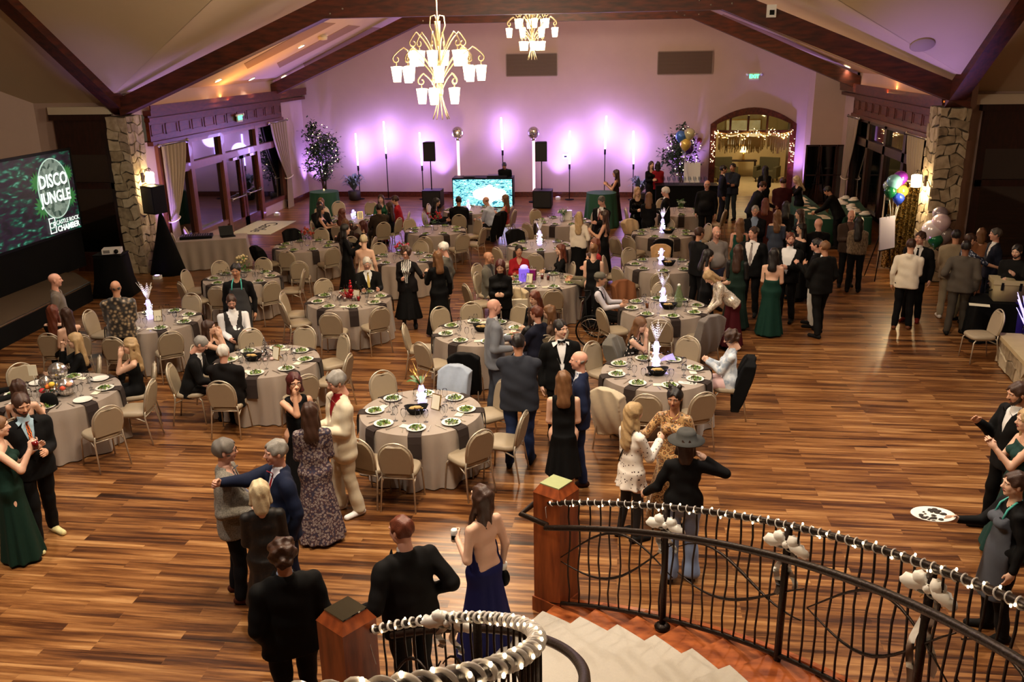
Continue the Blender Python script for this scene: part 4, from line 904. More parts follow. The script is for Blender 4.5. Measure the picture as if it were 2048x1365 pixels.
for r0, r1 in ((RI-.05, RI), (RO, RO+.05)):
    V = [];
    for i in range(N_+1):
        d = .0+1.95*i/N_; z = .147+KS*d-.06
        V += [helb(r0, d, max(0, z-.32)), helb(r1, d, max(0, z-.32)), helb(r1, d, z+.02), helb(r0, d, z+.02)]
    Fc = []
    for i in range(N_):
        for k in range(4): Fc.append((4*i+k, 4*i+(k+1) % 4, 4*i+4+(k+1) % 4, 4*i+4+k))
    m.add(V, Fc)
m.build('stringer', M_TREAD, st)
# newel posts
def newel(corners, lb, top):
    c = sum(corners, Vector())/4; ang = atan2(corners[1].y-corners[0].y, corners[1].x-corners[0].x)
    t = thing('newel_post', lb, 'newel post', (c.x, c.y, 0), ang); W_ = .31
    m = MB(); m.bb((-W_/2, -W_/2, .0), (W_/2, W_/2, 1.30)); m.build('shaft', M_NEWEL, t)
    m = MB(); m.bb((-W_/2-.015, -W_/2-.015, 0), (W_/2+.015, W_/2+.015, .16)); m.build('plinth', M_NEWEL, t)
    m = MB(); h = W_/2+.004; k = .11
    m.add([(-h, -h, 1.30), (h, -h, 1.30), (h, h, 1.30), (-h, h, 1.30), (-k, -k, 1.38), (k, -k, 1.38), (k, k, 1.38), (-k, k, 1.38)], [(0, 1, 5, 4), (1, 2, 6, 5), (2, 3, 7, 6), (3, 0, 4, 7), (4, 5, 6, 7), (3, 2, 1, 0)]); m.build('cap', M_NEWEL, t)
    m = MB(); m.bb((-k, -k, 1.381), (k, k, 1.392)); m.build('top_plate', top, t); return t, c, ang
z = 1.34
n1, c_n1, a1 = newel([G(1064, 977, z), G(1121, 997, z), G(1158, 973, z), G(1106, 949, z)], 'square cherry-wood newel post at the foot of the outer railing', mat('sage_plate', (150, 160, 108), .3, noise=.1, nscale=20))
n2, c_n2, a2_ = newel([G(630, 1233, z), G(686, 1269, z), G(755, 1221, z), G(695, 1196, z)], 'square cherry-wood newel post with a black glass top, at the inner railing', mat('black_glass_top', (16, 16, 12), .08, coat=1))
# railings
def railing(r, lb, d1, posts, side):
    t = thing('stair_railing', lb, 'railing', (0, 0, 0)); n = 70; ds = [d1*i/n for i in range(n+1)]
    m = MB(); m.tube([hel(r, d) for d in ds], .024, 8); m.build('top_rail', M_IRON, t)
    m = MB(); m.tube([hel(r, d, -1.083) for d in ds], .02, 6); m.build('bottom_rail', M_IRON, t)
    # handrail on the stair side
    rh = r+side*.2; m = MB()
    pts = [hel(rh, d, -.17) for d in ds]
    if side < 0:
        a = hel(rh, -.02, -.17); pts = [G(1068, 1008, 1.13), G(1042, 1029, 1.10), G(1094, 1051, 1.08)]+pts[1:]
    m.tube(pts, .027, 8); m.build('handrail', M_IRON, t)
    rnd = random.Random(int(r*10)); nb = int(d1*r/.115); k = 0
    for i in range(1, nb):
        d = d1*i/nb; a, b = hel(r, d, -1.083), hel(r, d, 0); tx = Vector((sin(PH0-d), -cos(PH0-d), 0))
        ph = rnd.uniform(0, 6); w_ = rnd.uniform(.6, 1.1)
        m = MB(); m.tube([a.lerp(b, u/7)+tx*(.014*w_*sin(ph+u*1.5) if 0 < u < 7 else 0) for u in range(8)], .0085, 5); o = m.build('baluster', M_IRON, t)
    for d in posts:
        m = MB(); b = hel(r, d, 0); a = hel(r, d, -1.16); m.tube([a, b], .028, 8); m.build('post', M_IRON, t)
        m = MB(); m.lathe([(.07, 0), (.07, .015), (.04, .04)], 12, tuple(hel(r-.0, d, -1.17))); m.build('post_foot', M_IRON, t)
    # twig-like iron vines between the bars
    for s_ in range(int(d1/.26)):
        for q in range(2):
            m = MB(); d0 = .02+s_*.26; pts = []
            for i in range(15):
                u = i/14; pts.append(hel(r, d0+.25*u, -.55+(-1)**(s_+q)*.22*sin(u*pi*1.15+q*.6)+(.07 if q else -.05)*cos(5*u)))
            m.tube(pts, [.014-.009*abs(u/7-1) for u in range(15)], 6); m.build('vine', M_IRON, t)
    return t
OUTP = [.2525, .4927, .7419, .99, 1.24]
railing(5.169, 'curved iron stair railing with twig-like vines, outer side of the stairs', 1.45, OUTP, -1)
railing(2.823, 'curved iron railing on the inner side of the stairs, bottom of the view', 1.75, [.45, .9, 1.35], 1)
# string lights wound round both top rails
M_WIRE = mat('clear_wire', (240, 234, 228), .2, 0, alpha=.6); M_BULB = mat('warm_bulb', (255, 240, 215), .4, em=(255, 226, 180), es=6)
def bulb():
    m = MB(); m.sph((0, 0, 0), .0075, 6, sc=(1, 1, 1.5)); return m
bme = None
def stringlights(r, lb, d1, nb, turns, rad=.031, wr=.0032):
    global bme
    t = thing('string_lights', lb, 'string lights', (0, 0, 0)); n = int(turns*14); pts = []
    def P(u, ex=0):
        d = d1*u; a = 2*pi*turns*u; c = hel(r, d); ra = Vector((cos(PH0-d), sin(PH0-d), 0)); return c+ra*(rad+ex)*cos(a)+Vector((0, 0, 1))*(rad+ex)*sin(a)
    m = MB(); m.tube([P(i/n) for i in range(n+1)], wr, 4); m.build('wire', M_WIRE, t)
    for i in range(nb):
        p = P((i+.5)/nb, .004)
        if bme is None: o = bulb().build('bulb', M_BULB, t, p); bme = o.data
        else: link('bulb', bme, t, p)
    m = MB(); a = hel(r, 0); m.tube([a, a+Vector((-.03, 0, -.05)), a+Vector((-.02, 0, -.16)), a+Vector((.01, 0, -.3))], .003, 4); m.build('loose_end', M_WIRE, t)
stringlights(5.169, 'string of warm fairy lights wound round the outer stair rail', 1.25, 98, 78, .031, .005)
stringlights(2.823, 'string of fairy lights and clear tulle wound round the inner stair rail', 1.72, 90, 58, .033, .011)
# white bows tied to the railings
M_BOW = mat('white_ribbon', (244, 240, 232), .6, sheen=.3)
def bow(p, lb, sc=1, tails=(.5, .75), gold=True, ang=0):
    t = thing('ribbon_bow', lb, 'bow', p, ang)
    m = MB()
    for s in (-1, 1):
        for (h, L) in ((.03, .12), (-.03, .10)):
            pts = []
            for i in range(13):
                a = 2*pi*i/12; pts.append((s*(L*.3-L*.3*cos(a))*sc, -.02, (h*.6+.02*sin(a))*sc))
            V = []
            for q in pts: V += [(q[0], -.035*sc, q[2]), (q[0]*.95, .035*sc, q[2]*1.1)]
            m.add(V, [(2*i, 2*i+1, 2*i+3, 2*i+2) for i in range(12)], 0, True)
        for (x, z, L, q) in ((.085, -.005, .085, -.3), (.05, .035, .045, .4)):
            n0 = len(m.v); m.sph((0, 0, 0), 1, 12); c_, s_ = cos(q*s), sin(q*s)
            for i in range(n0, len(m.v)): a, b, c = m.v[i]; a *= L*sc; b *= .03*sc; c *= .042*sc*(1+.25*sin(9*a/L)); m.v[i] = (s*x*sc+a*c_-c*s_, b-.02, z*sc+a*s_+c*c_)
    m.sph((0, -.02, 0), .03*sc, 8); m.build('loops', M_BOW, t)
    for s, L in zip((-1, 1), tails):
        V = []
        for i in range(12): u = i/11; x = s*(.02+.05*u)+.02*sin(u*9); V += [(x-.022, .012*sin(8*u), -L*u), (x+.022, .012*cos(8*u), -L*u)]
        m = MB(); m.add(V, [(2*i, 2*i+1, 2*i+3, 2*i+2) for i in range(11)]+[(2*i+2, 2*i+3, 2*i+1, 2*i) for i in range(11)], 0, True); m.build('tail', M_BOW, t)
    if gold:
        m = MB()
        for i in range(8): m.tube([(0, .03, 0), (.01*i-.04, .05, -.05), (.02*i-.08, .04, -.12)], .004, 4)
        m.build('gold_curls', M_GOLD, t)
bow(hel(5.169, .2525, -.16), 'white ribbon bow on the outer railing post nearest the newel', 1.1, (.3, .25), False, -.5)
bow(hel(5.169, .4927, -.14), 'white ribbon bow with gold curls on the second outer railing post', 1.1, (.45, .35), True, -.7)
bow(hel(5.169, .7419, -.13), 'white ribbon bow with long tails on the outer railing, farthest from the newel', 1.1, (.8, .55), True, -.9)
bow(hel(2.823, .31, -.02), 'white ribbon bow on the inner railing at the bottom of the view', 1.1, (.22, .26), False, -.1)

# ================================================================= CHAIRS
def chair_make():
    t = thing('banquet_chair', 'taupe banquet chair', 'chair')
    # local: sitter faces +Y
    m = MB()
    n = 24; prof = [(.0, .43), (1.0, .43), (1.04, .455), (1.0, .485), (.93, .498), (0, .50)]
    def rr(k, s_): 
        a = 2*pi*k/n; c, s = cos(a), sin(a); e = .55; return (.215*s_*math.copysign(abs(c)**e, c), .01+.215*s_*math.copysign(abs(s)**e, s))
    V = []; Fc = []
    for (s_, z) in prof[1:5]: V += [(*rr(k, s_), z) for k in range(n)]
    for i in range(3):
        for k in range(n): Fc.append((i*n+k, i*n+(k+1) % n, (i+1)*n+(k+1) % n, (i+1)*n+k))
    Fc += [tuple(range(n))[::-1], tuple(3*n+k for k in range(n))]
    m.add(V, Fc, 0, True); m.build('seat', M_TAUPE, t)
    # crown-shaped padded back
    ty = lambda z: -.205-.20*(z-.47)
    out = [(-.185, .50), (-.205, .62), (-.205, .72)]+[(-.205*cos(a), .72+.20*sin(a)) for a in [pi*i/12 for i in range(1, 12)]]+[(.205, .72), (.205, .62), (.185, .50)]
    inn = []
    for (x, z) in out:   # padded panel: scooped under the top rail to leave the hand-hold
        k = .975; xx, zz = x*k, .50+(z-.50)*.975
        zz = min(zz, .885-max(0, .085-abs(x))*.25)
        inn.append((xx, zz))
    m = MB(); n = len(inn); V = [(x, ty(z)-.012, z) for x, z in inn]+[(x, ty(z)+.022, z) for x, z in inn]+[(x*.9, ty(z)+.036, .52+(z-.52)*.95) for x, z in inn]+[(x*.93, ty(z)-.024, .52+(z-.52)*.96) for x, z in inn]
    Fc = [(i, (i+1) % n, n+(i+1) % n, n+i) for i in range(n)]+[(n+i, n+(i+1) % n, 2*n+(i+1) % n, 2*n+i) for i in range(n)]+[(3*n+i, 3*n+(i+1) % n, (i+1) % n, i) for i in range(n)]
    # faces of the pad, fanned in strips left-right so the scoop stays open
    for base, fl in ((2*n, 0), (3*n, 1)):
        for i in range(n//2):
            j = n-1-i
            if j-1 <= i+1: 
                f = tuple(base+q for q in range(i, j+1)); Fc.append(f if fl else f[::-1]); break
            f = (base+i, base+i+1, base+j-1, base+j); Fc.append(f if fl else f[::-1])
    m.add(V, Fc, 0, False); m.build('backrest', M_TAUPE, t)
    m = MB(); m.tube([(x, ty(z)+.004, z) for x, z in out], .0115, 6); m.build('back_frame', M_CHAIRM, t)
    for s in (-1, 1):
        m = MB(); m.tube([(s*.185, ty(.5), .52), (s*.195, -.20, .42), (s*.215, -.27, .0)], .0115, 6); m.build('leg', M_CHAIRM, t)
        m = MB(); m.tube([(s*.19, .15, .425), (s*.205, .19, .38), (s*.22, .215, .0)], .0115, 6); m.build('leg', M_CHAIRM, t)
        m = MB(); m.tube([(s*.198, -.215, .35), (s*.19, -.05, .425), (s*.19, .15, .425)], .010, 5); m.build('side_rail', M_CHAIRM, t)
    m = MB(); m.tube([(-.19, .15, .425), (.19, .15, .425)], .010, 5); m.tube([(-.19, -.2, .425), (.19, -.2, .425)], .010, 5); m.build('cross_rail', M_CHAIRM, t)
    return t
CHR = Proto(chair_make)
TABS = [None, (842, 823), (1312, 745), (698, 600), (534, 722), (120, 785), (309, 642), (484, 557), (613, 492), (706, 438), (871, 461), (940, 420), (1125, 443), (1081, 492), (1085, 562), (962, 664), (1329, 616), (1325, 531), (1327, 467), (1362, 424), (805, 518)]
TD = [None, 'the table nearest the staircase', 'the table with the number 19 card', 'the table with red ornaments', 'the table with the silver tree', 'the table with disco balls', 'the table beside the brocade jacket', 'the table with cream flowers', 'the table with red grasses', 'the crowded far-left table', 'the table with red roses',
      'the table before the video panel', "the table behind the white blouse", 'the table behind the red jacket', 'the table with the purple gift bag', "the bald grey-suited man's table", 'the table beside the wheelchair', 'the right table with two lit vases', 'the farthest right lit-vase table', 'the table before the black bar', 'the table with pink flowers']
TC = [None]+[G(x, y, .76) for x, y in TABS[1:]]
def sector(dx, dy):
    """camera-side words for an offset from a table centre"""
    r = dx*cos(YAW)+dy*sin(YAW); f = -dx*sin(YAW)+dy*cos(YAW); a = (math.degrees(atan2(f, r))+360) % 360
    return ['right', 'far-right', 'far', 'far-left', 'left', 'near-left', 'near', 'near-right'][int((a+22.5)//45) % 8]
def twelve(dx, dy):
    r = dx*cos(YAW)+dy*sin(YAW); f = -dx*sin(YAW)+dy*cos(YAW); h = round(((90-math.degrees(atan2(f, r))) % 360)/30) % 12 or 12
    return ("twelve one two three four five six seven eight nine ten eleven".split()[h % 12])+" o'clock"
CHAIRS = {1: [(788, 890), (947, 856), (1047, 826), (998, 766), (763, 745), (907, 741), (716, 880)],
 2: [(1295, 787), (1378, 676), (1183, 686), (1235, 674), (1214, 784), (1485, 716), (1400, 782)],
 3: [(659, 628), (759, 616), (647, 561), (578, 586), (564, 606), (729, 556)],
 4: [(499, 660), (609, 654), (688, 671), (696, 711), (610, 752), (437, 767), (350, 734), (420, 668)],
 5: [(212, 815), (290, 763), (301, 730), (193, 707), (49, 736), (30, 860), (-30, 800)],
 6: [(185, 623), (168, 659), (339, 665), (382, 589), (224, 676)],
 7: [(447, 528), (383, 542), (361, 566), (433, 575), (533, 562), (600, 541), (515, 524)],
 8: [(527, 494), (581, 498), (659, 495), (583, 462), (642, 458), (597, 524)],
 9: [(761, 441), (793, 431), (813, 417), (623, 441), (645, 414), (676, 404), (742, 404)],
 10: [(830, 441), (849, 475), (925, 469), (957, 439), (966, 457)],
 11: [(916, 428), (857, 409), (866, 426), (1018, 413), (988, 424)],
 12: [(1070, 420), (1181, 424), (1054, 447), (1188, 445)],
 13: [(1030, 463), (994, 496), (1070, 509), (1166, 478), (1040, 458)],
 14: [(1071, 523), (953, 529), (1157, 553), (1098, 568), (1032, 580), (912, 546), (932, 570), (1150, 525)],
 15: [(883, 618), (942, 607), (818, 650), (843, 687), (927, 712), (1040, 612), (1085, 640)],
 16: [(1203, 619), (1246, 566), (1326, 573), (1322, 641), (1420, 634)],
 17: [(1266, 500), (1243, 534), (1222, 514), (1322, 547), (1322, 495)],
 18: [(1263, 443), (1257, 474), (1230, 476), (1327, 482), (1404, 450), (1332, 445)],
 19: [(1325, 398), (1252, 417), (1427, 419)], 20: [(837, 486), (766, 491)]}
CPOS = {}; USED = set()
for ti, L in CHAIRS.items():
    for (px, py) in L:
        p = G(px, py, .90); c = TC[ti]; d = Vector((c.x-p.x, c.y-p.y)); dist = d.length
        if dist < .92: p = Vector((c.x-d.x/dist*1.0, c.y-d.y/dist*1.0, 0))
        a = atan2(d.y, d.x)-pi/2
        # the measured point is the top of the back, .29 m behind the seat centre
        lo = Vector((p.x-(-sin(a))*-.27, p.y-cos(a)*-.27, 0))
        v = Vector((lo.x-c.x, lo.y-c.y))
        if v.length < 1.03: v = v.normalized()*1.03; lo = Vector((c.x+v.x, c.y+v.y, 0))
        sec = twelve(lo.x-c.x, lo.y-c.y); key = (ti, sec)
        if key in USED: sec = 'just past '+sec
        USED.add(key); CPOS[(ti, px, py)] = [lo, a, CHR.put(lo, a, 'taupe banquet chair at %s at %s' % (sec, TD[ti]), 'banquet chairs around the round tables')]
def loose(px, py, ang, lb, z=.90):
    p = G(px, py, z); a = radians(ang); CHR.put(Vector((p.x+sin(a)*-.27, p.y+cos(a)*.27, 0)), a, lb, 'banquet chairs around the round tables'); return p
loose(2000, 622, 95, 'lone taupe banquet chair facing left before the blue-clothed cooler table')
loose(345, 468, -50, 'taupe banquet chair behind the equipment table, nearer the left pillar'); loose(371, 456, -50, 'taupe banquet chair behind the equipment table, nearer the curtain')
loose(1671, 418, -120, 'taupe banquet chair tucked between the two green auction tables')

# ================================================================= ROUND TABLES AND SETTINGS
def table_make():
    t = thing('round_table', 'round table', 'table'); m = MB(); m.lathe([(.76, .72), (.79, .735), (.76, .752), (0, .752)], 32); m.build('table_top', M_DARKW, t)
    m = MB(); m.lathe([(.05, .0), (.04, .7), (.1, .72)], 10)
    for k in range(4): a = pi*k/2; m.tube([(0, 0, .12), (.34*cos(a), .34*sin(a), .01)], .025, 6)
    m.build('pedestal', M_BLACK, t); return t
def cloth_make():
    m = MB(); n = 144; R0 = .80; V = []; Fc = []; lv = 9; H = .757
    for j in range(lv+1):
        u = j/lv
        for k in range(n):
            a = 2*pi*k/n; fold = (1-2*abs(sin(4.5*a+.7*sin(2*a)))**.8)*.6+.4*sin(17*a+1.3*sin(5*a)); r = R0+.012*(u > 0)+u**.8*(.035+.080*fold)
            V.append((r*cos(a), r*sin(a), H-(H-.012)*u-(0 if j else 0)))
    for j in range(lv):
        for k in range(n): Fc.append((j*n+k, (j+1)*n+k, (j+1)*n+(k+1) % n, j*n+(k+1) % n))
    m.add(V, Fc, 0, True); m.add([(R0*cos(2*pi*k/n), R0*sin(2*pi*k/n), H) for k in range(n)], [tuple(range(n))])
    return tag(m.build('tablecloth', M_CLOTH), 'taupe cloth', 'tablecloth')
TB_, CLO = Proto(table_make), Proto(cloth_make)
for i in range(1, 21):
    TB_.put((TC[i].x, TC[i].y, 0), 0, 'round banquet table hidden under its cloth, '+TD[i].replace('the table ', '', 1).replace('the ', '', 1), 'round banquet tables')
    CLO.put((TC[i].x, TC[i].y, .003), i*1.3, 'floor-length taupe satin cloth on '+TD[i], 'round tablecloths')
TZ = .761
def plate_make():
    m = MB(); m.lathe([(.07, 0), (.08, .004), (.125, .018), (.128, .021), (.122, .021), (.08, .009), (0, .008)], 28); return tag(m.build('salad_plate', M_CHINA), 'p', 'plate')
def salad_make():
    rnd = random.Random(4); m = MB()
    for k in range(70):
        a = rnd.uniform(0, 2*pi); r = .085*sqrt(rnd.random()); c = Vector((r*cos(a), r*sin(a), .012+.035*(1-r/.09)*rnd.uniform(.4, 1.2))); s_ = rnd.uniform(.014, .028)
        d = Vector((rnd.uniform(-1, 1), rnd.uniform(-1, 1), rnd.uniform(-.2, .7))).normalized(); u = d.cross(Vector((rnd.uniform(-1, 1), .3, 1))).normalized()
        mi = 2 if rnd.random() < .08 else (1 if rnd.random() < .3 else 0)
        m.add([c-d*s_, c+u*s_*.6+Vector((0, 0, .005)), c+d*s_, c-u*s_*.6], [(0, 1, 2, 3)], mi)
    return tag(m.build('green_salad', [mat('salad_green', (74, 106, 36), .5), mat('salad_light', (150, 170, 84), .5), mat('salad_nut', (110, 50, 28), .6)]), 's', 'salad')
def napkin_make():
    m = MB(); pts = [(.58, .004), (.795, .005), (.83, -.01), (.845, -.1), (.85, -.3)]; w = .085; V = []
    for (r, z) in pts: V += [(-w, r, z), (w, r, z), (w, r+.004, z+.004), (-w, r+.004, z+.004)]
    Fc = [(0, 1, 2, 3), (16, 19, 18, 17)]
    for i in range(4):
        for k in range(4): Fc.append((4*i+k, 4*i+4+k, 4*i+4+(k+1) % 4, 4*i+(k+1) % 4))
    m.add(V, Fc); return tag(m.build('napkin', M_NAPK), 'n', 'napkin')
def knife_make():
    m = MB(); m.bb((-.005, -.11, 0), (.005, .0, .003)); m.prism([(-.007, 0), (.007, 0), (.009, .08), (.0, .11), (-.005, .1)], .0, .002, 'Z'); return tag(m.build('table_knife', M_STEEL), 'k', 'knife')
def fork_make():
    m = MB(); m.bb((-.004, -.1, 0), (.004, .03, .003)); m.bb((-.011, .03, 0), (.011, .045, .003))
    for x in (-.010, -.0035, .0035, .010): m.bb((x-.0016, .045, .0), (x+.0016, .085, .003))
    return tag(m.build('fork', M_STEEL), 'f', 'fork')
def goblet_make():
    m = MB(); m.lathe([(.030, 0), (.006, .006), (.006, .05), (.022, .065), (.036, .1), (.037, .13), (.033, .165)], 14); return tag(m.build('water_goblet', M_GLASS), 'g', 'glass')
def card_make():
    m = MB(); m.bb((-.05, -.075, 0), (.05, .075, .002)); return tag(m.build('menu_card', M_PAPER), 'c', 'card')
PL, SA, NA, KN, FO, GO, CA = map(Proto, (plate_make, salad_make, napkin_make, knife_make, fork_make, goblet_make, card_make)); WG2 = Proto(wineglass)
rnd = random.Random(12)
for i in range(1, 21):
    c = TC[i]; near = c.y < 19; n = 8; a0 = {1: .12, 2: .3, 3: .4, 4: .1, 15: .35, 16: .2}.get(i, i*.37)
    for k in range(n):
        a = a0+2*pi*k/n; R2 = .60+rnd.uniform(-.015, .015); d = Vector((cos(a), sin(a), 0)); tdir = Vector((-sin(a), cos(a), 0)); sec = twelve(d.x, d.y); rz = a-pi/2
        P = Vector((c.x, c.y, TZ))
        s_ = lambda x: '%s at the %s place of %s' % (x, sec, TD[i])
        NA.put(P+Vector((0, 0, .001)), rz, s_('dark napkin'), 'dark napkins hanging off the round tables')
        PL.put(P+d*R2+Vector((0, 0, .006)), rz, s_('white plate'), 'white salad plates on the round tables')
        if not (i == 5 and k % 2): SA.put(P+d*R2+Vector((0, 0, .012)), rz+rnd.uniform(0, 6), s_('green salad'), 'salads on the round tables')
        gp = P+d*(.38+rnd.uniform(-.02, .02))+tdir*.10
        GO.put(gp, 0, s_('water goblet'), 'water goblets on the round tables')
        if near:
            WG2.put(P+d*.43+tdir*.01, 0, s_('wine glass'), 'wine glasses on the round tables', .95)
            KN.put(P+d*(R2-.0)-tdir*.17+Vector((0, 0, .004)), rz+rnd.uniform(-.1, .1), s_('knife'), 'knives on the round tables')
            FO.put(P+d*(R2)+tdir*.165+Vector((0, 0, .004)), rz+rnd.uniform(-.1, .1), s_('fork'), 'forks on the round tables')
            if k % 2 == 0: CA.put(P+d*(R2-.08)-tdir*.14+Vector((0, 0, .007)), rz+1.3+rnd.uniform(-.2, .2), s_('menu card'), 'menu cards on the round tables')

# ---- centrepieces
M_FROST = mat('frosted_lit_vase', (210, 206, 240), .4, em=(190, 180, 255), es=.75)
M_FEATH = mat('white_feather', (240, 238, 232), .8)
M_BLKB = mat('black_basket', (18, 16, 15), .8)
M_BREAD = mat('bread', (206, 170, 108), .8, noise=.15, nscale=30)
def lit_vase(loc, lb, h=.36, feathers=True, rz=0, glow=True):
    t = thing('lit_vase', lb, 'centrepiece', loc, rz)
    m = MB(); m.lathe([(.045, 0), (.06, .02), (.05, .10), (.062, .15), (.036, .19), (.034, .22), (.05, h-.07), (.03, h), (0, h)], 16); m.build('vase', M_FROST, t)
    m = MB()
    rn = random.Random(int(loc[0]*100) & 255)
    for k in range(26): a = rn.uniform(0, 6.28); z = rn.uniform(.02, h-.05); m.sph((.064*cos(a), .064*sin(a), z), .006, 4)
    m.build('fairy_lights', mat('cool_fairy', (235, 235, 255), .4, em=(225, 220, 255), es=10), t)
    if feathers:
        m = MB()
        for k in range(7):
            a = rn.uniform(0, 6.28); L = rn.uniform(.2, .34); tip = Vector((cos(a)*L*.45, sin(a)*L*.45, h+L)); b = Vector((0, 0, h-.02)); sd = Vector((-sin(a), cos(a), 0))
            mid = b.lerp(tip, .5)+Vector((cos(a), sin(a), 0))*-.02
            for q in range(9):
                u = (q+1)/10; p = b.lerp(tip, u); w_ = .028*sin(pi*min(1, u*1.05)+.1)+.006
                for s in (-1, 1): m.add([p, p+sd*s*w_+Vector((0, 0, .02)), p+sd*s*w_*.9+Vector((0, 0, .035)), p+Vector((0, 0, .015))], [(0, 1, 2, 3)])
            m.tube([b, mid, tip], .003, 4)
        m.build('feathers', M_FEATH, t)
    if glow: light('POINT', 'vase_glow', (loc[0], loc[1]-.0, loc[2]+h+.12), .7, (.62, .55, 1), .08)
    return t
def basket(loc, lb, rz=0):
    t = thing('bread_basket', lb, 'bread basket', loc, rz); m = MB(); V = []; n = 16
    for (r, z) in ((.07, 0), (.10, .05), (.13, .09), (.12, .085), (.09, .045), (.06, .012)):
        V += [(r*cos(2*pi*k/n)*1.25, r*sin(2*pi*k/n)*.85, z+(.03*abs(cos(2*pi*k/n)) if z > .06 else 0)) for k in range(n)]
    m.add(V, [(i*n+k, i*n+(k+1) % n, (i+1)*n+(k+1) % n, (i+1)*n+k) for i in range(5) for k in range(n)]+[tuple(range(n))[::-1], tuple(5*n+k for k in range(n))], 0, True); m.build('basket', M_BLKB, t)
    for k in range(4):
        m = MB(); m.sph((.05*cos(k*1.7), .035*sin(k*1.7), .06+.012*k), .045, 8, sc=(1.2, .7, .55)); m.build('bread_roll', M_BREAD, t)
def frame_sign(loc, lb, rz=0):
    t = thing('framed_sign', lb, 'sign', loc, rz); mx = Matrix.Rotation(radians(-14), 3, 'X')
    m = MB(); m.box((0, 0, .105), (.15, .012, .21), mx=mx); m.build('frame', M_GOLD, t); m = MB(); m.box((0, -.008, .105), (.13, .004, .19), mx=mx); m.build('card', M_PAPER, t); m = MB(); m.beam((0, .02, .12), (0, .09, .0), .03, .006); m.build('stand', M_GOLD, t)
def at(i, dr, df, z=TZ):
    """offset from table centre: dr to camera right, df away from camera"""
    c = TC[i]; return (c.x+dr*cos(YAW)-df*sin(YAW), c.y+dr*sin(YAW)+df*cos(YAW), z)
lit_vase(at(1, .0, .18), 'lit purple-white vase with green and gold sprays on '+TD[1], .30, False)
t = thing('spray_bouquet', 'green and gold spray standing in the lit vase on '+TD[1], 'flowers', at(1, .0, .18, TZ+.29)); m = MB(); rn = random.Random(2)
for k in range(14): a = rn.uniform(0, 6.28); L = rn.uniform(.15, .32); m.tube([(0, 0, 0), (cos(a)*L*.3, sin(a)*L*.3, L*.6), (cos(a)*L*.6, sin(a)*L*.6, L)], [.006, .007, .002], 4)
m.build('gold_stems', M_GOLD, t)
def broad(m, k, L, a, w_=.05):
    d = Vector((cos(a), sin(a), 0)); s = Vector((-sin(a), cos(a), 0))*w_; pts = [Vector((0, 0, 0)), d*L*.3+Vector((0, 0, L*.35)), d*L*.7+Vector((0, 0, L*.5)), d*L+Vector((0, 0, L*.42))]
    V = []
    for i, p in enumerate(pts): V += [p-s*(.2, 1, .8, .05)[i], p+s*(.2, 1, .8, .05)[i]]
    m.add(V, [(0, 1, 3, 2), (2, 3, 5, 4), (4, 5, 7, 6)])
m = MB(); broad(m, 0, .22, 2.6); broad(m, 0, .2, 3.6); broad(m, 0, .18, 1.8); m.build('leaves', mat('leaf_green', (64, 110, 50), .45), t)
basket(at(1, -.05, -.08), 'black basket of bread rolls on '+TD[1], .3); frame_sign(at(1, .2, .06), 'gold-framed sign standing on '+TD[1], -.5)
lit_vase(at(2, .02, .16), 'lit white vase with a white feather plume on '+TD[2], .42); basket(at(2, -.0, -.12), 'black basket of bread rolls on '+TD[2], .1)
t = thing('white_tulle', 'sheer white tulle swirl beside the lit vase on '+TD[2], 'tulle', at(2, .14, .05)); m = MB(); V = []
for i in range(16): u = i/15; a = u*5; V += [(.1*cos(a)*(1-u*.3), .1*sin(a), .26*(1-u)+.02), (.16*cos(a), .15*sin(a), .16*(1-u)+.0)]
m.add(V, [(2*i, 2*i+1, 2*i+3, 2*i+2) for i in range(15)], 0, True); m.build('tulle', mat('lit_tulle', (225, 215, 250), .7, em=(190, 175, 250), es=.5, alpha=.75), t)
t = thing('table_number', 'white number 19 card lying on the near right edge of its table', 'table number', at(2, .40, -.48), radians(-10)); m = MB(); m.bb((-.16, -.05, .0), (.10, .05, .004)); m.build('card', M_CHINA, t)
text_mesh('19', .095, 'digits', M_BLACK, t, Matrix.Translation((.04, 0, .007)), extrude=.001)
t = thing('candle_stand', 'tall glass taper stand on '+TD[2], 'candlestick', at(2, -.13, -.12)); m = MB(); m.lathe([(.05, 0), (.05, .012), (.006, .02), (.006, .2), (.02, .22), (.02, .24)], 12); m.build('stand', M_IRON, t); m = MB(); m.tube([(0, 0, .22), (0, 0, .5)], .012, 8); m.build('taper', M_CHINA, t)
for k, nm in ((16, TD[16]), (17, TD[17]), (18, TD[18]), (13, TD[13])): lit_vase(at(k, -.02, .08), 'lit white vase with white feather plume on '+nm, .36, k != 17)
lit_vase(at(17, .05, .12), 'second lit white vase on '+TD[17], .40, False) if False else None
basket(at(16, .06, -.08), 'black bread basket on '+TD[16]); basket(at(17, .12, -.05), 'black bread basket on '+TD[17]); basket(at(18, .12, -.02), 'black bread basket on '+TD[18])
t = thing('water_carafe', 'green-tinged glass carafe on '+TD[16], 'carafe', at(16, .26, .05)); m = MB(); m.lathe([(.05, 0), (.075, .05), (.08, .2), (.05, .3), (.03, .36), (.04, .4)], 16); m.build('glass_body', mat('green_carafe', (120, 140, 90), .1, alpha=.6), t); m = MB(); m.sph((0, 0, .41), .03, 8); m.build('stopper', M_CHINA, t)
lit_vase(at(6, -.12, .12), 'lit white vase with feather plume on '+TD[6], .36); frame_sign(at(6, .08, -.02), 'small white framed sign on '+TD[6], .3)
lit_vase(at(9, .02, 0), 'lit blue-white glass vase on '+TD[9], .26, False); frame_sign(at(9, .22, -.02), 'framed sign on '+TD[9], .3)
lit_vase(at(11, -.05, .1), 'lit clear vase on '+TD[11], .3, False)
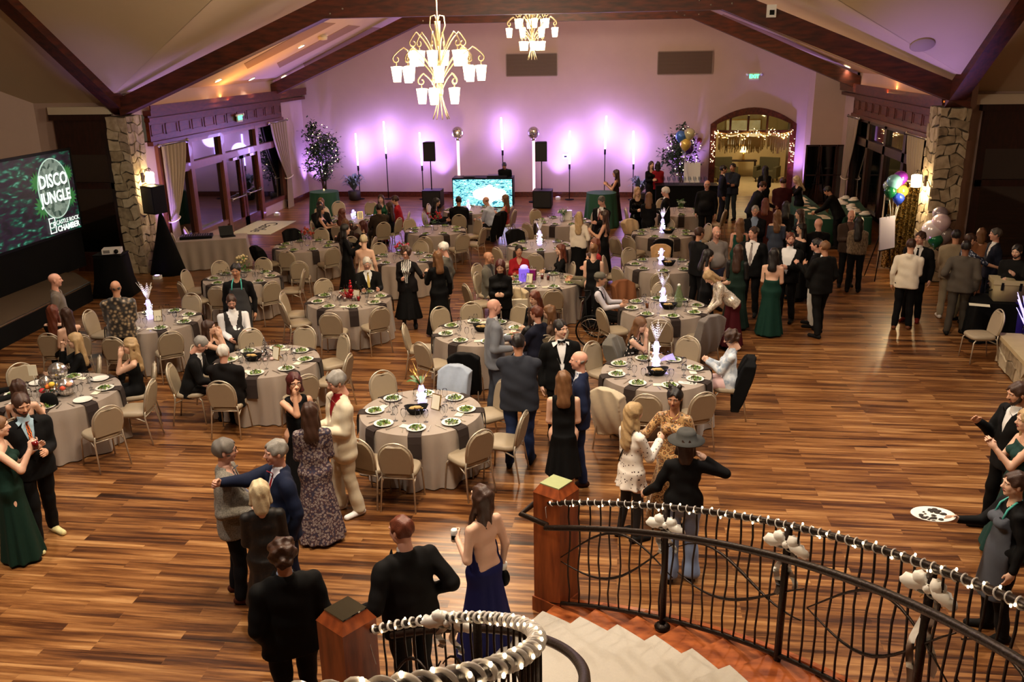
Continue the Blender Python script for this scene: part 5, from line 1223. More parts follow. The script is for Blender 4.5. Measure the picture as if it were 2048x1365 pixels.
# red ornament tree (table 3)
t = thing('ornament_centrepiece', 'stack of shiny red ornaments amid silver ones on '+TD[3], 'centrepiece', at(3, .0, .05)); M_RED = mat('shiny_red', (170, 14, 26), .15, .4)
for k, (r, z) in enumerate(((.06, .06), (.05, .16), (.04, .24), (.03, .31), (.018, .36))): m = MB(); m.sph((.03, .02, z), r, 12); m.build('red_ball', M_RED, t)
m = MB(); rn = random.Random(6)
for k in range(50): a = rn.uniform(0, 6.28); r = rn.uniform(.06, .24); m.tube([(r*.4*cos(a), r*.4*sin(a), .03), (r*cos(a), r*sin(a), rn.uniform(.02, .2))], .004, 4)
m.build('tinsel', M_RED, t)
for k in range(7): a = k*.9; m = MB(); m.sph((.2*cos(a), .13*sin(a)-.03, .045), .045, 10); m.build('silver_ball', mat('satin_silver', (150, 140, 140), .25, .9), t)
frame_sign(at(3, .16, -.05), 'white framed sign on '+TD[3], -.4)
t = thing('wine_bottle', 'dark wine bottle on '+TD[3], 'bottle', at(3, .12, .22)); m = MB(); m.lathe([(.037, 0), (.038, .19), (.014, .25), (.014, .31), (0, .31)], 12); m.build('bottle_glass', mat('bottle_dark', (16, 18, 12), .1), t); m = MB(); m.lathe([(.0385, .06), (.0385, .15)], 12); m.build('bottle_label', M_PAPER, t)
# silver tree (table 4)
t = thing('silver_tree_centrepiece', 'small silver tinsel tree with pale blossoms on '+TD[4], 'centrepiece', at(4, -.04, .1)); m = MB(); rn = random.Random(8)
for k in range(160):
    z = rn.uniform(.03, .36); r = (.37-z)*.36; a = rn.uniform(0, 6.28); m.tube([(0, 0, z), (r*cos(a), r*sin(a), z-.02)], .004, 3)
m.build('tinsel', M_SILVER, t)
for k in range(9): a = k*.7; m = MB(); m.sph((.16*cos(a), .12*sin(a), .03), .035, 8, sc=(1, 1, .7)); m.build('blossom', mat('pale_pink', (226, 196, 190), .7), t)
basket(at(4, -.22, .02), 'black bread basket on '+TD[4]); frame_sign(at(4, .14, .05), 'gold-edged sign standing on '+TD[4], -.5)
# disco balls (table 5)
t = thing('disco_centrepiece', 'pile of mirror balls with bright flowers and palm leaves on '+TD[5], 'centrepiece', at(5, -.0, -.05))
for (x, y, z, r) in ((-.02, .1, .3, .13), (.17, -.06, .13, .13), (-.16, 0, .16, .1), (.02, -.1, .08, .08)): m = MB(); ball_mesh(m, (x, y, z), r); m.build('mirror_ball', MATS['mirror_tile'], t)
for k, c in enumerate(((200, 40, 50), (240, 130, 40), (245, 200, 70), (90, 160, 200), (230, 90, 60), (240, 180, 150))): m = MB(); m.sph((-.12+.08*k, -.16+.03*(k % 2), .1+.05*(k % 3)), .045, 8, sc=(1, 1, .8)); m.build('bloom', mat('bloom%d' % k, c, .6), t)
m = MB()
for k in range(12): broad(m, 0, .26, k*.55, .03)
m.build('palm_leaves', mat('dark_palm', (20, 56, 28), .5), t)
m = MB(); m.lathe([(.08, 0), (.1, .1), (.09, .12)], 12); m.build('bowl', M_BLACK, t)
t = thing('table_number', 'white card on a tall wire stand on '+TD[5], 'table number', at(5, -.36, .05), .2); m = MB(); m.tube([(0, 0, 0), (0, 0, .26)], .004, 5); m.lathe([(.04, 0), (.04, .01)], 10); m.build('wire_stand', M_STEEL, t); m = MB(); m.bb((-.06, -.004, .24), (.06, .004, .4)); m.build('card', M_PAPER, t)
t = thing('black_gift_bag', 'black cloth bag on the near edge of '+TD[5], 'bag', at(5, .1, -.5)); m = MB(); m.lathe([(.10, 0), (.13, .02), (.12, .12), (.08, .17)], 12, sy=.6); m.build('bag', M_BCLOTH, t)
# flowers
def bouquet(i, lb, cols, seed, H=.42, R=.16, off=(0, .05), stems=True, nb=26):
    t = thing('flower_bouquet', lb+' on '+TD[i], 'flowers', at(i, *off)); rn = random.Random(seed)
    m = MB(); m.lathe([(.05, 0), (.07, .04), (.05, .14), (.06, .18)], 12); m.build('vase', M_GLASS, t)
    m = MB(); leaf_cluster(m, rn, 70, lambda r: Vector((r.gauss(0, R*.45), r.gauss(0, R*.45), .2+r.uniform(0, H*.5))), .07); m.build('leaves', MATS['leaf_green'], t)
    heads = [MB() for _ in cols]
    for k in range(nb):
        a = rn.uniform(0, 6.28); r = R*sqrt(rn.random()); z = .18+(H-.18)*rn.uniform(.35, 1); heads[k % len(cols)].sph((r*cos(a), r*sin(a), z), rn.uniform(.018, .034), 6)
    for h, c in zip(heads, cols): h.build('blooms', mat('bl_%d_%d_%d' % c, c, .6), t)
bouquet(10, 'bouquet of red roses', [(150, 16, 30), (190, 30, 44)], 1, .5, .2); bouquet(20, 'bouquet of pink and red flowers', [(220, 70, 100), (200, 40, 40), (240, 150, 160)], 2, .36, .17, (.0, .0)); bouquet(7, 'gold and cream bouquet', [(226, 206, 160), (200, 176, 120)], 3, .5, .14, (.02, .1)); bouquet(8, 'spiky red grass bouquet', [(140, 36, 30), (170, 70, 40)], 4, .44, .18, (.02, .05))
bouquet(12, 'low greenery bouquet', [(230, 230, 220), (90, 130, 80)], 5, .3, .12); bouquet(19, 'small white bouquet', [(236, 236, 230), (160, 170, 140)], 6, .3, .1)
t = thing('white_gift_bag', 'white tissue-filled gift bag on '+TD[12], 'bag', at(12, .15, .25)); m = MB(); m.bb((-.13, -.07, 0), (.13, .07, .26)); m.build('bag', M_CHINA, t); m = MB(); m.tube([(-.05, 0, .26), (0, 0, .36), (.05, 0, .26)], .005, 4); m.build('handle', M_CHINA, t)
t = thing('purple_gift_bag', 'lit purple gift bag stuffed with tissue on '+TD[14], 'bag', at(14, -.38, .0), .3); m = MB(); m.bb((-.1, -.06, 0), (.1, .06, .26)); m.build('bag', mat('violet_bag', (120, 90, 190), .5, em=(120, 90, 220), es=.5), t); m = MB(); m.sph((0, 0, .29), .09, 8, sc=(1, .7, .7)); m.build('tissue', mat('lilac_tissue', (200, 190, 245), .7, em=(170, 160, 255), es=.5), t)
t = thing('magenta_gift_bag', 'magenta gift bag beside the purple one on '+TD[14], 'bag', at(14, -.22, .1), -.2); m = MB(); m.bb((-.09, -.05, 0), (.09, .05, .22)); m.build('bag', mat('magenta_bag', (130, 20, 90), .4), t); m = MB(); m.tube([(-.04, 0, .22), (0, 0, .3), (.04, 0, .22)], .005, 4); m.build('handle', M_WHITE, t)
frame_sign(at(14, -.27, -.18), 'white framed sign leaning on '+TD[14], -.4)
basket(at(15, .02, .02), 'black bread basket on '+TD[15])
# tumblers of dark drink
def tumbler(loc, lb, c=(96, 30, 14)):
    t = thing('drink_glass', lb, 'drink', loc); m = MB(); m.lathe([(.028, 0), (.033, .12)], 12); m.build('glass', M_GLASS, t); m = MB(); m.lathe([(.026, .004), (.030, .09), (0, .09)], 12); m.build('liquid', mat('liq_%d_%d_%d' % c, c, .15), t)
tumbler(at(14, .12, .05), 'tall glass of dark red drink, right one on '+TD[14]); tumbler(at(14, .0, .14), 'tall glass of dark red drink, left one on '+TD[14]); tumbler(at(3, .2, -.1), 'tall red drink beside the sign on '+TD[3], (150, 20, 24)); tumbler(at(5, -.38, -.2), 'iced dark drink on '+TD[5]); tumbler(at(16, -.32, .0), 'amber iced drink on '+TD[16], (130, 70, 24))

# ================================================================= COOLER TABLE, HEARTH, WHEELCHAIR
a, b = G(1930, 598, .76), G(2048, 606, .76)
ct = cloth_table('raffle_table', 'table under a black and royal blue cloth at the right edge', (a.x+1.15, a.y+.0, 0), radians(-4), 2.0, .75, .76, M_BCLOTH, 'black_cloth')
m = MB(); V = []
for j in range(6):
    for k in range(25): V.append((-.35+1.3*k/24, -.47-.02*sin(k*1.1)-.012*j, .77-.15*j))
m.add(V, [(j*25+k, (j+1)*25+k, (j+1)*25+k+1, j*25+k+1) for j in range(5) for k in range(24)], 0, True); m.add([(-.35, -.47, .772), (.95, -.47, .772), (.95, .3, .772), (-.35, .3, .772)], [(0, 1, 2, 3)]); m.build('blue_runner', mat('royal_blue', (38, 22, 130), .5, sheen=.4), ct)
q = G(2020, 606, .76); t = thing('cooler', 'big tan hard-sided cooler with latches on the blue-clothed table', 'cooler', (q.x, q.y+.18, .775), radians(-8)); M_COOL = mat('tan_cooler', (190, 176, 138), .45)
m = MB(); m.lathe([(.36, 0), (.40, .30), (.40, .32)], 4); 
for i in range(len(m.v)): x, y, z = m.v[i]; m.v[i] = ((x-y)*.7071, (x+y)*.7071*.72, z)
m.build('body', M_COOL, t); m = MB(); m.bb((-.30, -.22, .32), (.30, .22, .40)); m.build('lid', M_COOL, t)
for x in (-.15, .15): m = MB(); m.bb((x-.02, -.235, .22), (x+.02, -.2, .36)); m.build('latch', M_BLACK, t)
m = MB(); m.tube([(-.28, -.1, .2), (-.36, 0, .12), (-.28, .1, .2)], .012, 5); m.build('handle', M_BLACK, t)
q = G(1960, 612, .77); t = thing('flyer', 'white paper flyer on the black end of the raffle table', 'paper', (q.x, q.y+.03, .775), -.3); m = MB(); m.bb((-.17, -.09, 0), (.17, .09, .003)); m.build('sheet', M_PAPER, t)
# low stone hearth wall with slab
pa, pb = G(2001, 668, .5), G(2075, 748, .5)
m = MB(); t = thing('stone_hearth', 'low stone-faced hearth with pale slab top at the right edge', 'hearth', (0, 0, 0))
d = (pb-pa); d.z = 0; L_ = d.length+1.5; d.normalize(); nn = Vector((d.y, -d.x, 0)); nn = nn if nn.x < 0 else -nn
tones = []; masonry(m, 0, L_, 0, .44, lambda u, z, dd: tuple(Vector((pa.x, pa.y, 0))+d*u+nn*dd+Vector((0, 0, z))), tones, random.Random(4), .3)
e_ = (-nn)
masonry(m, 0, 1.6, 0, .44, lambda u, z, dd: tuple(Vector((pa.x, pa.y, 0))+e_*u-d*dd+Vector((0, 0, z))), tones, random.Random(6), .3); m.build('stones', M_STONE, t, tone=tones)
m = MB(); A = Vector((pa.x, pa.y))+nn.xy*.04-d.xy*.04; B = A+d.xy*(L_+.1); Cc = B+e_.xy*1.7; D = A+e_.xy*1.7; m.prism([tuple(A), tuple(B), tuple(Cc), tuple(D)], .44, .51, 'Z'); m.build('slab', mat('sandstone', (186, 166, 128), .75, noise=.12, nscale=6), t)
m = MB(); A = A-nn.xy*.06+d.xy*.06; m.prism([tuple(A), tuple(A+d.xy*L_), tuple(A+d.xy*L_+e_.xy*1.5), tuple(A+e_.xy*1.5)], 0, .44, 'Z'); m.build('core', M_MORT, t)
def vasebranch():
    q = G(2046, 672, .51); t = thing('lit_branch_vase', 'glowing white branch arrangement on the stone hearth', 'centrepiece', (q.x+.08, q.y+.1, .51)); rn = random.Random(3); m = MB()
    for k in range(26):
        a = rn.uniform(0, 6.28); L = rn.uniform(.3, .75); m.tube([(0, 0, .1), (cos(a)*.1, sin(a)*.1, L*.6), (cos(a)*.22, sin(a)*.22, L)], .006, 4)
    m.build('branches', M_FROST, t); m = MB(); m.lathe([(.06, 0), (.06, .14)], 12); m.build('glass_vase', M_GLASS, t)
vasebranch()
# wheelchair
q = G(1178, 690, 0); WCP = G(1196, 700, 0)
def wheelchair(loc, rz):
    t = thing('wheelchair', 'black manual wheelchair under the man in the vest', 'wheelchair', loc, rz)
    for s in (-1, 1):
        w = MB(); w.tube([(s*.31, -.08+.30*cos(a), .31+.30*sin(a)) for a in [2*pi*i/28 for i in range(28)]], .018, 6, close=True); W_ = w.build('wheel', M_BLACK, t)
        r = MB(); r.tube([(s*.34, -.08+.25*cos(a), .31+.25*sin(a)) for a in [2*pi*i/24 for i in range(24)]], .008, 5, close=True); r.build('hand_rim', M_STEEL, W_)
        sp = MB()
        for k in range(10): a = 2*pi*k/10; sp.tube([(s*.31, -.08, .31), (s*.31, -.08+.29*cos(a), .31+.29*sin(a))], .004, 4)
        sp.build('spokes', M_STEEL, W_)
        c = MB(); c.tube([(s*.22, .34+.07*cos(a), .08+.07*sin(a)) for a in [2*pi*i/14 for i in range(14)]], .012, 5, close=True); c.tube([(s*.22, .34, .08), (s*.22, .34, .3)], .01, 5); c.build('caster', M_BLACK, t)
        f = MB(); f.tube([(s*.24, -.22, .95), (s*.24, -.2, .45), (s*.24, .3, .45), (s*.2, .42, .15), (s*.16, .55, .12)], .013, 6); f.tube([(s*.24, -.2, .3), (s*.24, .3, .3)], .012, 5); f.build('frame', M_BLACK, t)
        g = MB(); g.tube([(s*.24, -.22, .94), (s*.24, -.34, .93)], .017, 6); g.build('push_handle', M_BLACK, t)
    m = MB(); m.bb((-.23, -.2, .45), (.23, .25, .48)); m.build('seat', M_BCLOTH, t); m = MB(); m.bb((-.23, -.23, .5), (.23, -.2, .88)); m.build('backrest', M_BCLOTH, t); return t
# ================================================================= PEOPLE
F4 = np.float32
def smin(a, b, k):
    h = np.clip(.5+.5*(b-a)/k, 0, 1); return b*(1-h)+a*h-k*h*(1-h)
def cone(P, a, b, r1, r2, sy=1.0):
    a = np.array(a, F4); b = np.array(b, F4); s = np.array((1, 1/sy, 1), F4)
    p = (P-a)*s; d = (b-a)*s; L = max(float(d@d), 1e-8); t = np.clip((p@d)/L, 0, 1)
    return (np.sqrt(((p-t[..., None]*d)**2).sum(-1))-(r1+(r2-r1)*t))*(.5+.5*sy)
def ell(P, c, r):
    q = (P-np.array(c, F4))/np.array(r, F4); l = np.sqrt((q**2).sum(-1)); return (l-1)*min(r)
def nets(fn, lo, hi, h):
    """smooth surface of fn = 0 inside a box, one vertex per crossed cell"""
    n = [max(4, int((hi[i]-lo[i])/h)+2) for i in range(3)]
    ax = [np.arange(n[i], dtype=F4)*h+lo[i] for i in range(3)]
    P = np.stack(np.meshgrid(*ax, indexing='ij'), -1); D = fn(P).astype(F4)
    for a in range(3):
        sl = [slice(None)]*3; sl[a] = 0; D[tuple(sl)] = np.maximum(D[tuple(sl)], h*.3); sl[a] = -1; D[tuple(sl)] = np.maximum(D[tuple(sl)], h*.3)
    S = D < 0
    c8 = [(i, j, k) for i in (0, 1) for j in (0, 1) for k in (0, 1)]
    sub = lambda A, o: A[o[0]:A.shape[0]-1+o[0], o[1]:A.shape[1]-1+o[1], o[2]:A.shape[2]-1+o[2]]
    cnt = sum(sub(S, o).astype(np.int8) for o in c8); act = (cnt > 0) & (cnt < 8); idx = np.argwhere(act)
    if len(idx) == 0: return np.zeros((0, 3), F4), np.zeros((0, 4), int)
    ids = -np.ones(act.shape, np.int64); ids[act] = np.arange(len(idx)); acc = np.zeros((len(idx), 3), F4); num = np.zeros(len(idx), F4)
    for o in c8:
        for a in range(3):
            if o[a]: continue
            o2 = list(o); o2[a] = 1; da = D[idx[:, 0]+o[0], idx[:, 1]+o[1], idx[:, 2]+o[2]]; db = D[idx[:, 0]+o2[0], idx[:, 1]+o2[1], idx[:, 2]+o2[2]]
            m_ = (da < 0) != (db < 0); t = da/(da-db+1e-12); p = np.array(o, F4)[None].repeat(len(idx), 0); p[:, a] += t
            acc[m_] += p[m_]; num[m_] += 1
    V = (idx+acc/np.maximum(num, 1)[:, None])*h+np.array(lo, F4); Q = []
    for a in range(3):
        b, c = (a+1) % 3, (a+2) % 3; sl0 = [slice(None)]*3; sl1 = [slice(None)]*3; sl0[a] = slice(0, -1); sl1[a] = slice(1, None)
        s0, s1 = S[tuple(sl0)], S[tuple(sl1)]; e = np.argwhere(s0 != s1); e = e[(e[:, b] > 0) & (e[:, c] > 0) & (e[:, b] < n[b]-1) & (e[:, c] < n[c]-1)]
        if len(e) == 0: continue
        q = []
        for (ob, oc) in ((0, 0), (-1, 0), (-1, -1), (0, -1)): g = e.copy(); g[:, b] += ob; g[:, c] += oc; q.append(ids[g[:, 0], g[:, 1], g[:, 2]])
        q = np.stack(q, 1); fl = s0[e[:, 0], e[:, 1], e[:, 2]]; q[~fl] = q[~fl][:, ::-1]; Q.append(q[(q >= 0).all(1)])
    return V, (np.concatenate(Q) if Q else np.zeros((0, 4), int))
def mesh_np(name, parts, mats, parent=None):
    """parts: list of (V, Q, material index array or int)"""
    V = np.concatenate([p[0] for p in parts]); o = 0; Q = []; MI = []
    for p in parts: Q.append(p[1]+o); MI.append(np.full(len(p[1]), p[2]) if np.isscalar(p[2]) else p[2]); o += len(p[0])
    Q = np.concatenate(Q); MI = np.concatenate(MI).astype(np.int32); me = bpy.data.meshes.new(name)
    me.vertices.add(len(V)); me.vertices.foreach_set('co', V.astype(F4).ravel()); me.loops.add(len(Q)*4); me.loops.foreach_set('vertex_index', Q.astype(np.int32).ravel())
    me.polygons.add(len(Q)); me.polygons.foreach_set('loop_start', np.arange(len(Q), dtype=np.int32)*4)
    me.polygons.foreach_set('material_index', MI); me.polygons.foreach_set('use_smooth', np.ones(len(Q), bool))
    for m in mats: me.materials.append(m)
    me.update(calc_edges=True); me.validate(); return link(name, me, parent)
# ---- head (origin at its middle, face towards +Y)
def head_fn(P):
    X = np.abs(P[..., 0]); Pm = np.stack([X, P[..., 1], P[..., 2]], -1)
    d = ell(P, (0, -.012, .032), (.076, .098, .086)); d = smin(d, ell(P, (0, .018, -.025), (.060, .070, .075)), .03)
    d = smin(d, cone(Pm, (.03, .02, -.05), (.0, .062, -.092), .034, .020), .03)
    d = smin(d, ell(Pm, (.034, .062, -.018), (.026, .022, .028)), .02)
    d = smin(d, ell(Pm, (.026, .080, .030), (.030, .014, .010)), .014)
    d = np.maximum(d, -(ell(Pm, (.031, .098, .010), (.019, .016, .012)))) if False else -smin(-d, ell(Pm, (.031, .100, .010), (.020, .020, .012)), .012)
    d = smin(d, cone(P, (0, .086, .014), (0, .108, -.020), .008, .0125), .012); d = smin(d, ell(Pm, (.010, .098, -.026), (.008, .010, .007)), .006)
    d = smin(d, ell(P, (0, .084, -.052), (.024, .013, .0055)), .006); d = smin(d, ell(P, (0, .082, -.062), (.020, .012, .006)), .005)
    d = np.minimum(d, ell(Pm, (.031, .076, .010), (.0125, .0135, .0125)))
    d = smin(d, ell(Pm, (.079, -.006, -.002), (.010, .017, .031)), .006)
    return smin(d, cone(P, (0, -.018, -.06), (0, -.035, -.19), .052, .056), .03)
HC = {}
def head_mesh(h):
    if h not in HC:
        V, Q = nets(head_fn, (-.10, -.125, -.20), (.10, .13, .13), h); c = V[Q].mean(1); x, y, z = np.abs(c[:, 0]), c[:, 1], c[:, 2]; mi = np.zeros(len(Q), int)
        mi[(x < .024) & (y > .078) & (z < -.047) & (z > -.068)] = 1
        mi[((x-.031)**2+(z-.010)**2 < .0095**2) & (y > .078)] = 2; mi[((x-.030)**2+(z-.010)**2 < .0055**2) & (y > .080)] = 3
        mi[(x > .013) & (x < .046) & (np.abs(z-.031+.12*(x-.03)) < .0045) & (y > .066)] = 3
        HC[h] = (V, Q, mi)
    return HC[h]
# ---- right hand: wrist at origin, fingers along -Z, palm facing -X (towards the body), thumb towards +Y
def hand_fn(curl):
    def fn(P):
        d = cone(P, (0, .0, .01), (0, .0, -.035), .024, .026, 1.25); d = smin(d, cone(P, (.0, -.020, -.055), (.0, .024, -.06), .015, .015), .02); d = smin(d, cone(P, (0, 0, -.03), (0, 0, -.07), .02, .018, 1.6), .02)
        for k, (y, L) in enumerate(((.030, .068), (.011, .076), (-.009, .070), (-.027, .054))):
            a = Vector((0, y, -.078)); ang = .0; p = a; r = .0092 if k < 3 else .0080
            for s_, cc in ((.45, curl*.8), (.32, curl), (.23, curl*.8)):
                ang += cc; q = p+Vector((-sin(ang)*L*s_, 0, -cos(ang)*L*s_)); d = smin(d, cone(P, p, q, r, r*.92), .004); p = q; r *= .92
        t0 = Vector((-.004, .022, -.022)); t1 = Vector((-.018, .046, -.050)); t2 = Vector((-.028-.01*curl, .050-.012*curl, -.080)); d = smin(d, cone(P, t0, t1, .013, .011), .012)
        return smin(d, cone(P, t1, t2, .0105, .0085), .006)
    return fn
HH = {}
def hand_mesh(kind, h):
    if (kind, h) not in HH: V, Q = nets(hand_fn({'r': .28, 'g': .95, 'f': .1}[kind]), (-.10, -.06, -.17), (.05, .08, .045), h); HH[(kind, h)] = (V, Q)
    return HH[(kind, h)]
# ---- hair in the head's frame
def hair_fn(style):
    def fn(P):
        X = np.abs(P[..., 0]); Pm = np.stack([X, P[..., 1], P[..., 2]], -1); x, y, z = P[..., 0], P[..., 1], P[..., 2]
        wav = .0035*np.sin(90*x+25*z)+.003*np.sin(70*y+30*z+2)
        th = {'short': .012, 'crop': .010, 'bald': .003, 'curly': .030, 'thick': .018}.get(style, .014)
        cap = ell(P, (0, -.014, .034), (.076+th, .098+th, .088+th))
        face = ell(P, (0, .125, -.022), (.070, .085, .112)); cap = np.maximum(cap, -face)
        lowc = -.035 if style in ('short', 'crop', 'bald', 'thick') else -.06
        cap = np.maximum(cap, lowc-z-.0*y); cap = np.maximum(cap, np.where((y > .015) & (z < .0), .02-(.0-z), -1))
        cap = np.maximum(cap, -(ell(Pm, (.085, .0, -.01), (.022, .018, .032)))) if style in ('short', 'crop', 'bald', 'thick') else cap
        if style == 'bald': cap = np.maximum(cap, z-.022)
        if style == 'curly': wav = .010*np.sin(60*x)*np.sin(60*z)+.009*np.sin(55*y+40*z)
        d = cap
        L = {'bob': .15, 'mid': .25, 'long': .36, 'vlong': .46, 'wavy': .34, 'curly': .0}.get(style, 0)
        if L:
            w = .9+.0*z
            d2 = cone(P, (0, -.065, .02), (0, -.085-.02*(L > .2), -L), .088, .085 if L > .2 else .07, .55)
            d2 = smin(d2, cone(Pm, (.072, -.01, .02), (.080, .0 if L < .2 else -.01, -L*.75), .026, .03), .03)
            d2 = np.maximum(d2, -face); neck = cone(P, (0, .0, -.06), (0, .02, -.5), .058, .06); d2 = np.maximum(d2, -neck); d = smin(d, d2, .02)
            if style in ('wavy', 'vlong'): wav = .005*np.sin(34*z+30*x)+.005*np.sin(75*x+14*z)
            if style == 'wavy': wav += .004*np.sin(70*z+60*x)*np.sin(40*y)
        if style == 'bun': d = smin(d, ell(P, (0, -.105, .07), (.045, .042, .042)), .01)
        if style == 'buns': d = smin(d, ell(Pm, (.05, -.03, .135), (.03, .03, .03)), .01); d = smin(d, cone(P, (0, -.08, .0), (0, -.09, -.22), .075, .07, .6), .03); d = np.maximum(d, -cone(P, (0, .0, -.06), (0, .02, -.5), .06, .06))
        return d+wav
    return fn
def beard_fn(P):
    Pm = np.stack([np.abs(P[..., 0]), P[..., 1], P[..., 2]], -1)
    d = cone(Pm, (.034, .02, -.05), (.0, .066, -.097), .040, .026); d = smin(d, cone(Pm, (.066, .01, -.02), (.05, .03, -.06), .014, .02), .02)
    d = np.minimum(d, cone(Pm, (0, .094, -.042), (.022, .086, -.050), .006, .005)); d = np.maximum(d, -ell(P, (0, .095, -.056), (.021, .02, .008))); return d+.002*np.sin(160*P[..., 0])*np.sin(150*P[..., 2])
HR = {}
def hair_mesh(style, h):
    if (style, h) not in HR:
        if style == 'beard': HR[(style, h)] = nets(beard_fn, (-.09, -.03, -.14), (.09, .12, .02), h)
        else: L = {'bob': .2, 'mid': .32, 'long': .43, 'vlong': .53, 'wavy': .42, 'buns': .3}.get(style, .1); HR[(style, h)] = nets(hair_fn(style), (-.15, -.2, -L), (.15, .13, .2), h)
    return HR[(style, h)]
M_LIP = mat('lips', (150, 70, 66), .5); M_EYEW = mat('eye_white', (225, 220, 214), .3); SKINS = {}
def skin(c):
    k = 'skin_%d_%d_%d' % c
    return mat(k, c, .5, noise=.04, nscale=20)
SK = {'p': (222, 178, 152), 'l': (208, 158, 128), 'm': (184, 132, 102), 'd': (128, 84, 60), 'r': (212, 158, 136)}
HCOL = {'bk': (22, 16, 14), 'br': (58, 34, 22), 'lb': (112, 76, 46), 'au': (96, 44, 24), 'rd': (70, 20, 16), 'bl': (176, 146, 104), 'pb': (206, 188, 152), 'gr': (140, 136, 130), 'dg': (78, 74, 70), 'wh': (214, 208, 198), 'gy': (104, 98, 92)}
ARM = {'down': (.255, .02, -.08), 'front': (.07, .25, .20), 'hold': (.13, .30, .33), 'mouth': (.05, .20, .60), 'hip': (.20, .04, .10), 'pocket': (.21, .09, -.04), 'table': (.16, .40, .24), 'lap': (.10, .28, .10), 'cross': (-.08, .22, .30), 'phone': (.04, .34, .32),
       'back': (.06, -.17, .04), 'point': (.30, .46, .52), 'out': (.40, .30, .28), 'reachf': (.15, .50, .30), 'clap': (.04, .30, .38), 'face': (.06, .17, .56), 'far': (.10, .56, .40), 'rail': (.38, .12, .08), 'hatb': (.20, .08, .62), 'mid': (.22, .20, .14)}
PN = [0]
def person(px, py, H, face, pose, sex, sk, hair, outfit, label, arms=('down', 'down'), lean=0, hy=0, hp=0, wd=1.0, beard=None, hands='rr', foot=0, hat=None, glasses=False, extra=None, roll=0):
    """px,py: where the top of the head shows; H height; face: 0 towards the camera, 90 towards picture right"""
    wd = wd*1.13 if wd < 1.3 else wd*1.04; seated = pose == 'C'; s = H/1.75; hz = (.55 if seated else .93*s); le = radians(lean)
    Rt = np.array(((1, 0, 0), (0, cos(le), sin(le)), (0, -sin(le), cos(le))), F4)   # torso frame -> body frame (leans towards +Y)
    def T(p): v = Rt @ (np.array(p, F4)*s); return np.array((v[0], v[1], v[2]+hz), F4)
    zt = T((0, .01, .80))[2]+(.015*s)
    g = G(px, py, float(zt)); tc = Vector((-g.x, -g.y)).normalized(); ri = Vector((-tc.y, tc.x)); fr = radians(face); dr = tc*cos(fr)+ri*sin(fr); rz = atan2(dr.y, dr.x)-pi/2
    top = T((0, .01, .80)); loc = Vector((g.x-(cos(rz)*top[0]-sin(rz)*top[1]), g.y-(sin(rz)*top[0]+cos(rz)*top[1]), 0))
    tcn = min(TC[1:], key=lambda c: (c.x-loc.x)**2+(c.y-loc.y)**2); dv = Vector((loc.x-tcn.x, loc.y-tcn.y, 0)); need = 1.02 if seated else (1.0 if lean > 30 else 1.08)
    if dv.length < need: loc = Vector((tcn.x, tcn.y, 0))+dv.normalized()*need
    if seated and hat != 'cap':
        # the chair under a seated person: the nearest free one, else a new one
        c_ = min(CPOS.items(), key=lambda kv: (kv[1][0]-loc).length); bk = Vector((-sin(rz), cos(rz), 0))*-.0
        if (c_[1][0]-loc).length < .62 and len(c_[1]) == 3: c_[1][2].location = loc; c_[1][2].rotation_euler = (0, 0, rz); c_[1][0] = loc.copy(); c_[1][1] = rz; c_[1].append(1)
        elif (c_[1][0]-loc).length > .35: CHR.put(loc, rz, 'chair under the '+' '.join(label.split()[:12]), 'banquet chairs in use')
    dist = hypot(loc.x, loc.y); h = min(max(dist*.00115, .0125), .026)*(1.0); hh = .006 if dist < 12 else (.009 if dist < 19 else .013)
    fem = sex == 'f'; sw = (.172 if fem else .210)*(.8+.2*wd); W = wd
    hr = .150 if fem else .148
    # joints
    S = [T((k*sw*.92, -.005, .438)) for k in (-1, 1)]
    al = (.285*s, .255*s); EL = []; WR = []
    for i, k in enumerate((-1, 1)):
        a = arms[i]; tg = ARM[a] if isinstance(a, str) else a; tg = T((k*tg[0], tg[1], tg[2])); v = tg-S[i]; L = float(np.linalg.norm(v)); mx = sum(al)*.985
        if L > mx: tg = S[i]+v*mx/L; L = mx; v = tg-S[i]
        u = v/L; x = (al[0]**2-al[1]**2+L*L)/(2*L); hgt = sqrt(max(al[0]**2-x*x, 0)); pole = Rt @ np.array((k*.28, -.40, -.9), F4); pole = pole-u*(pole@u); pole /= np.linalg.norm(pole)+1e-6
        EL.append(S[i]+u*x+pole*hgt); WR.append(tg)
    HP = [T((k*.085*W, 0, -.01)) for k in (-1, 1)]
    if seated:
        KN = [np.array((k*.125*s, .44*s, .515), F4) for k in (-1, 1)]; AN = [np.array((k*.12*s, .42*s+.03*k*(foot or 1), .09), F4) for k in (-1, 1)]
    else:
        st = foot if foot else .02; KN = [np.array((k*.10*s, .02+k*st*.6, .50*s), F4) for k in (-1, 1)]; AN = [np.array((k*(.11+.25*abs(st))*s, -.03+k*st*1.3, .09), F4) for k in (-1, 1)]
    INV = Rt.T
    def TF(P): return ((P-np.array((0, 0, hz), F4)) @ Rt)/s
    def torso(q, g=0.0, legs=False):
        hw = hr*(.55+.45*W); d = cone(q, (-.045, 0, -.01), (.045, 0, -.01), hw-.02+g, hw-.02+g, .74); d = smin(d, cone(q, (-.03, 0, .16), (.03, 0, .16), (.098 if fem else .112)*W+g, (.098 if fem else .112)*W+g, .76+.12*(W > 1.1)), .06)
        d = smin(d, cone(q, (-.055, -.005, .33), (.055, -.005, .33), (.092 if fem else .112)*(.5+.5*W)+g, (.092 if fem else .112)*(.5+.5*W)+g, .80), .07)
        d = smin(d, cone(q, (-sw*.48, -.01, .448), (sw*.48, -.01, .448), .060+g, .060+g, .9), .06)
